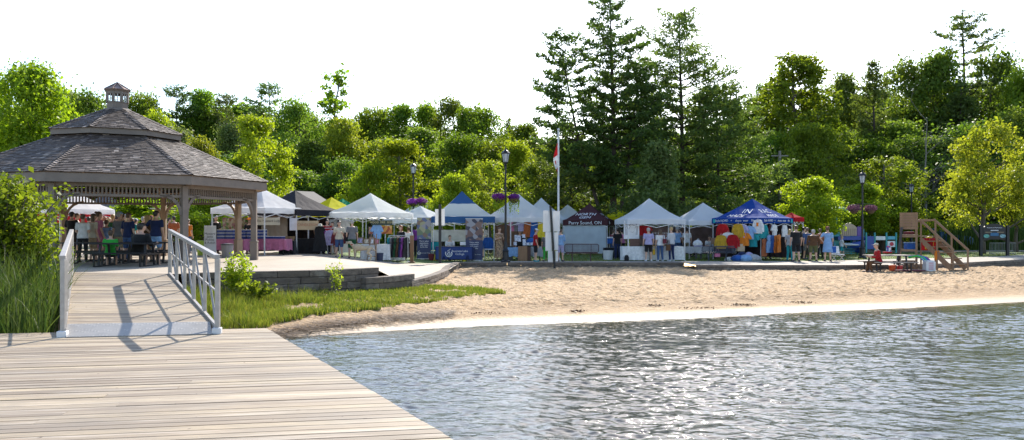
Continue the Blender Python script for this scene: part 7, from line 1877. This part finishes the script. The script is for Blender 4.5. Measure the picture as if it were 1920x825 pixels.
for i in range(4): mb.box((0,-.18,.12+.09*i),(.22,.014,.035))
mb.build('slots', cloth('pink'), r_)
for i,(c,px0,l) in enumerate((('green',1722,'green pool noodle, lowest of the bundle'),('turquoise',1724,'turquoise pool noodle in the bundle'),('blue',1727,'blue pool noodle in the bundle'),('purple',1730,'purple pool noodle, nearest the white crate'),('light blue',1719,'pale blue pool noodle on top of the bundle'))):
    mb = MB(); mb.tube([(-.55,.1*i,.62+.02*i),(-.2,.06*i,.70),(.1,0,.62),(.32,-.05,.36),(.42,-.08,.10)],.045,8); thing_mesh('pool_noodle','pool noodle', mb, mat('foam_glare_'+c.replace(' ','_'),CLR[c],.7), sandp(px0+4,37.1), l+' by the lifeguard chair', smooth=True)
for i,(px,py,c,l) in enumerate(((1736,446,'red','red'),(1742,444,'yellow','yellow'),(1748,446,'red','second red'))):
    garment('tank', c, at3(px,py,38.0), R(20*i-15), f'{l} life vest hanging on the lifeguard stairs', sc=.95)
garment('tank','orange', at3(1757,470,37.6), .3, 'orange life vest lying against the stair foot', sc=.7)
r_ = empty('cooler_box', at3(1707,461,38.55), 0, 'blue box inside the frame of the lifeguard chair', 'box'); mb=MB(); mb.box((0,0,.13),(.46,.4,.3)); mb.build('body', cloth('blue'), r_, bevel=.02); mb=MB(); mb.box((0,0,.31),(.48,.42,.04)); mb.build('lid', cloth('light blue'), r_)
r_.location.z = lg.location.z+.95+.05
board('striped_towel','towel', at3(1667,474.5,36.9), .22,.34, picture_mat('towel_print',[(.6,.6,.62),(.05,.05,.25),(.5,.05,.06)],12), 'folded striped towel standing on the sand picnic table', rx=R(-10))
thing_mesh('red_cloth','cloth', (lambda m_: (m_.box((0,0,.04),(.35,.25,.08)), m_)[1])(MB()), cloth('red'), at3(1664,475,36.7), 'red cloth spread on the sand picnic table', bevel=.03)

# notice board and barrier
Yb = 51; g3 = Yb/F; r_ = empty('notice_board', G(1864,Yb), 0, 'black park notice board with arched top and two oval emblems', 'notice board')
for px in (1839,1889):
    mb=MB(); mb.box(((px-1864)*g3,0,.98),(.17,.17,1.96)); mb.build('post', M_DKMET, r_, bevel=.01)
zt=CZ-(427-HY)*g3-r_.location.z; zb=CZ-(449-HY)*g3-r_.location.z; xw=21*g3
mb=MB(); mb.prism([(-xw,zb),(xw,zb),(xw,zt)]+[(xw*math.cos(a)*.98,zt+.26*math.sin(a)**1.4) for a in np.linspace(.25,math.pi-.25,12)]+[(-xw,zt)],-.04,.04); mb.build('panel', M_DKMET, r_)
text('lettering','Waterfront Park Rules', .105, M_INK, r_, (0,-.046,zt-.0),(R(90),0,0),.003)
mb=MB(); mb.box((0,-.047,zt-.17),(.5,.012,.06)); mb.build('white_strip', cloth('white'), r_)
mb=MB(); mb.box((0,-.047,zt-.42),(.52,.012,.2)); mb.build('blue_strip', mat('sign_blue',(.03,.14,.28),.5), r_)
mb=MB(); mb.box((-.38,-.046,zt-.29),(.42,.01,.06)); mb.box((.38,-.046,zt-.29),(.42,.01,.06)); mb.build('tan_strip', mat('sign_tan',(.25,.18,.10),.5), r_)
for s in (-1,1):
    mb=MB(); mb.lathe([(.19,-.006),(.19,.006)],(0,0,0),18,sy=.62); o_=mb.build('emblem', mat('emblem_'+('a' if s<0 else 'b'),(.16,.42,.36) if s<0 else (.35,.50,.50),.5,(.05,.25,.2) if s<0 else (.05,.2,.25),12), r_); o_.rotation_euler=(R(90),0,0); o_.location=(s*.52,-.05,zb+.22)
r_ = empty('crowd_barrier', G(1880,54), R(3), 'steel crowd barrier behind the notice board', 'barrier'); w_=.9
mb=MB(); mb.tube([(-w_,0,.1),(-w_,0,.78),(w_,0,.78),(w_,0,.1),(-w_,0,.1)],.02,6); mb.tube([(-w_,0,.22),(w_,0,.22)],.014,6); mb.build('frame', mat('galvanised',(.30,.32,.33),.4,metal=.4), r_)
for i in range(1,18):
    mb=MB(); x=-w_+2*w_*i/18; mb.tube([(x,0,.22),(x,0,.78)],.009,5); mb.build('bar', mat('galvanised',(.30,.32,.33)), r_)
for s in (-1,1): mb=MB(); mb.bar((s*w_*.8,-.3,.03),(s*w_*.8,.3,.03),.04,.05); mb.bar((s*w_*.8,0,.05),(s*w_*.8,0,.12),.04,.04,up=(1,0,0)); mb.build('foot', mat('galvanised',(.30,.32,.33)), r_)
# utility pole
r_ = empty('utility_pole', G(1462,66), 0, 'grey utility pole with a transformer standing in the woods', 'utility pole')
hz=CZ+(HY-283)/F*66-r_.location.z; mb=MB(); mb.tube([(0,0,0),(0,0,hz)],[.16,.11],9); mb.build('pole', mat('pole_wood',(.28,.26,.24),.9,(.2,.18,.17),3), r_); mb=MB(); mb.tube([(-.28,-.1,hz-2.2),(-.28,-.1,hz-1.3)],.2,12); mb.build('transformer', mat('galvanised',(.30,.32,.33)), r_); mb=MB(); mb.bar((-.7,0,hz-.4),(.7,0,hz-.4),.09); mb.build('crossarm', mat('pole_wood',(.28,.26,.24)), r_)
top_=r_.location+Vector((0,0,hz-.35)); e_=ap(1385,70,296); mb=MB(); mb.tube([tuple(top_.lerp(e_,t)+Vector((0,0,-1.0*math.sin(math.pi*t)*.5))) for t in np.linspace(0,1,10)],.018,4,cap=False); tag(mb.build('overhead_wire',M_DKMET),'thin overhead wire running left from the utility pole into the trees','wire')
# seaweed clumps and leaf bits on the dock
r2_ = random.Random(5)
for i,(px,py) in enumerate(((1085,593),(1400,580),(905,598),(1236,583),(1515,575),(1318,586))):
    X,Y,_z = gp(px,py,.03); Y += .55; zz = sand_h(X,Y); n=(60,110,45,50,70,35)[i]; P=rng.normal(size=(n,3))*np.array([.10+.11*(i%3),.10,.008])+np.array([X,Y,zz+.02]); 
    o_=leaves('weed_clump',P,unit(rng.normal(size=(n,3))*.6+np.array([0,0,1])),.06,leaf_mat('wet_weed',(.09,.055,.025),(.20,.12,.055),(1,1,1),.1) if i==0 else bpy.data.materials['wet_weed'],None,asp=.4)
    o_.name='seaweed'; tag(o_,'brown weed washed up along the waterline','seaweed',kind='stuff')
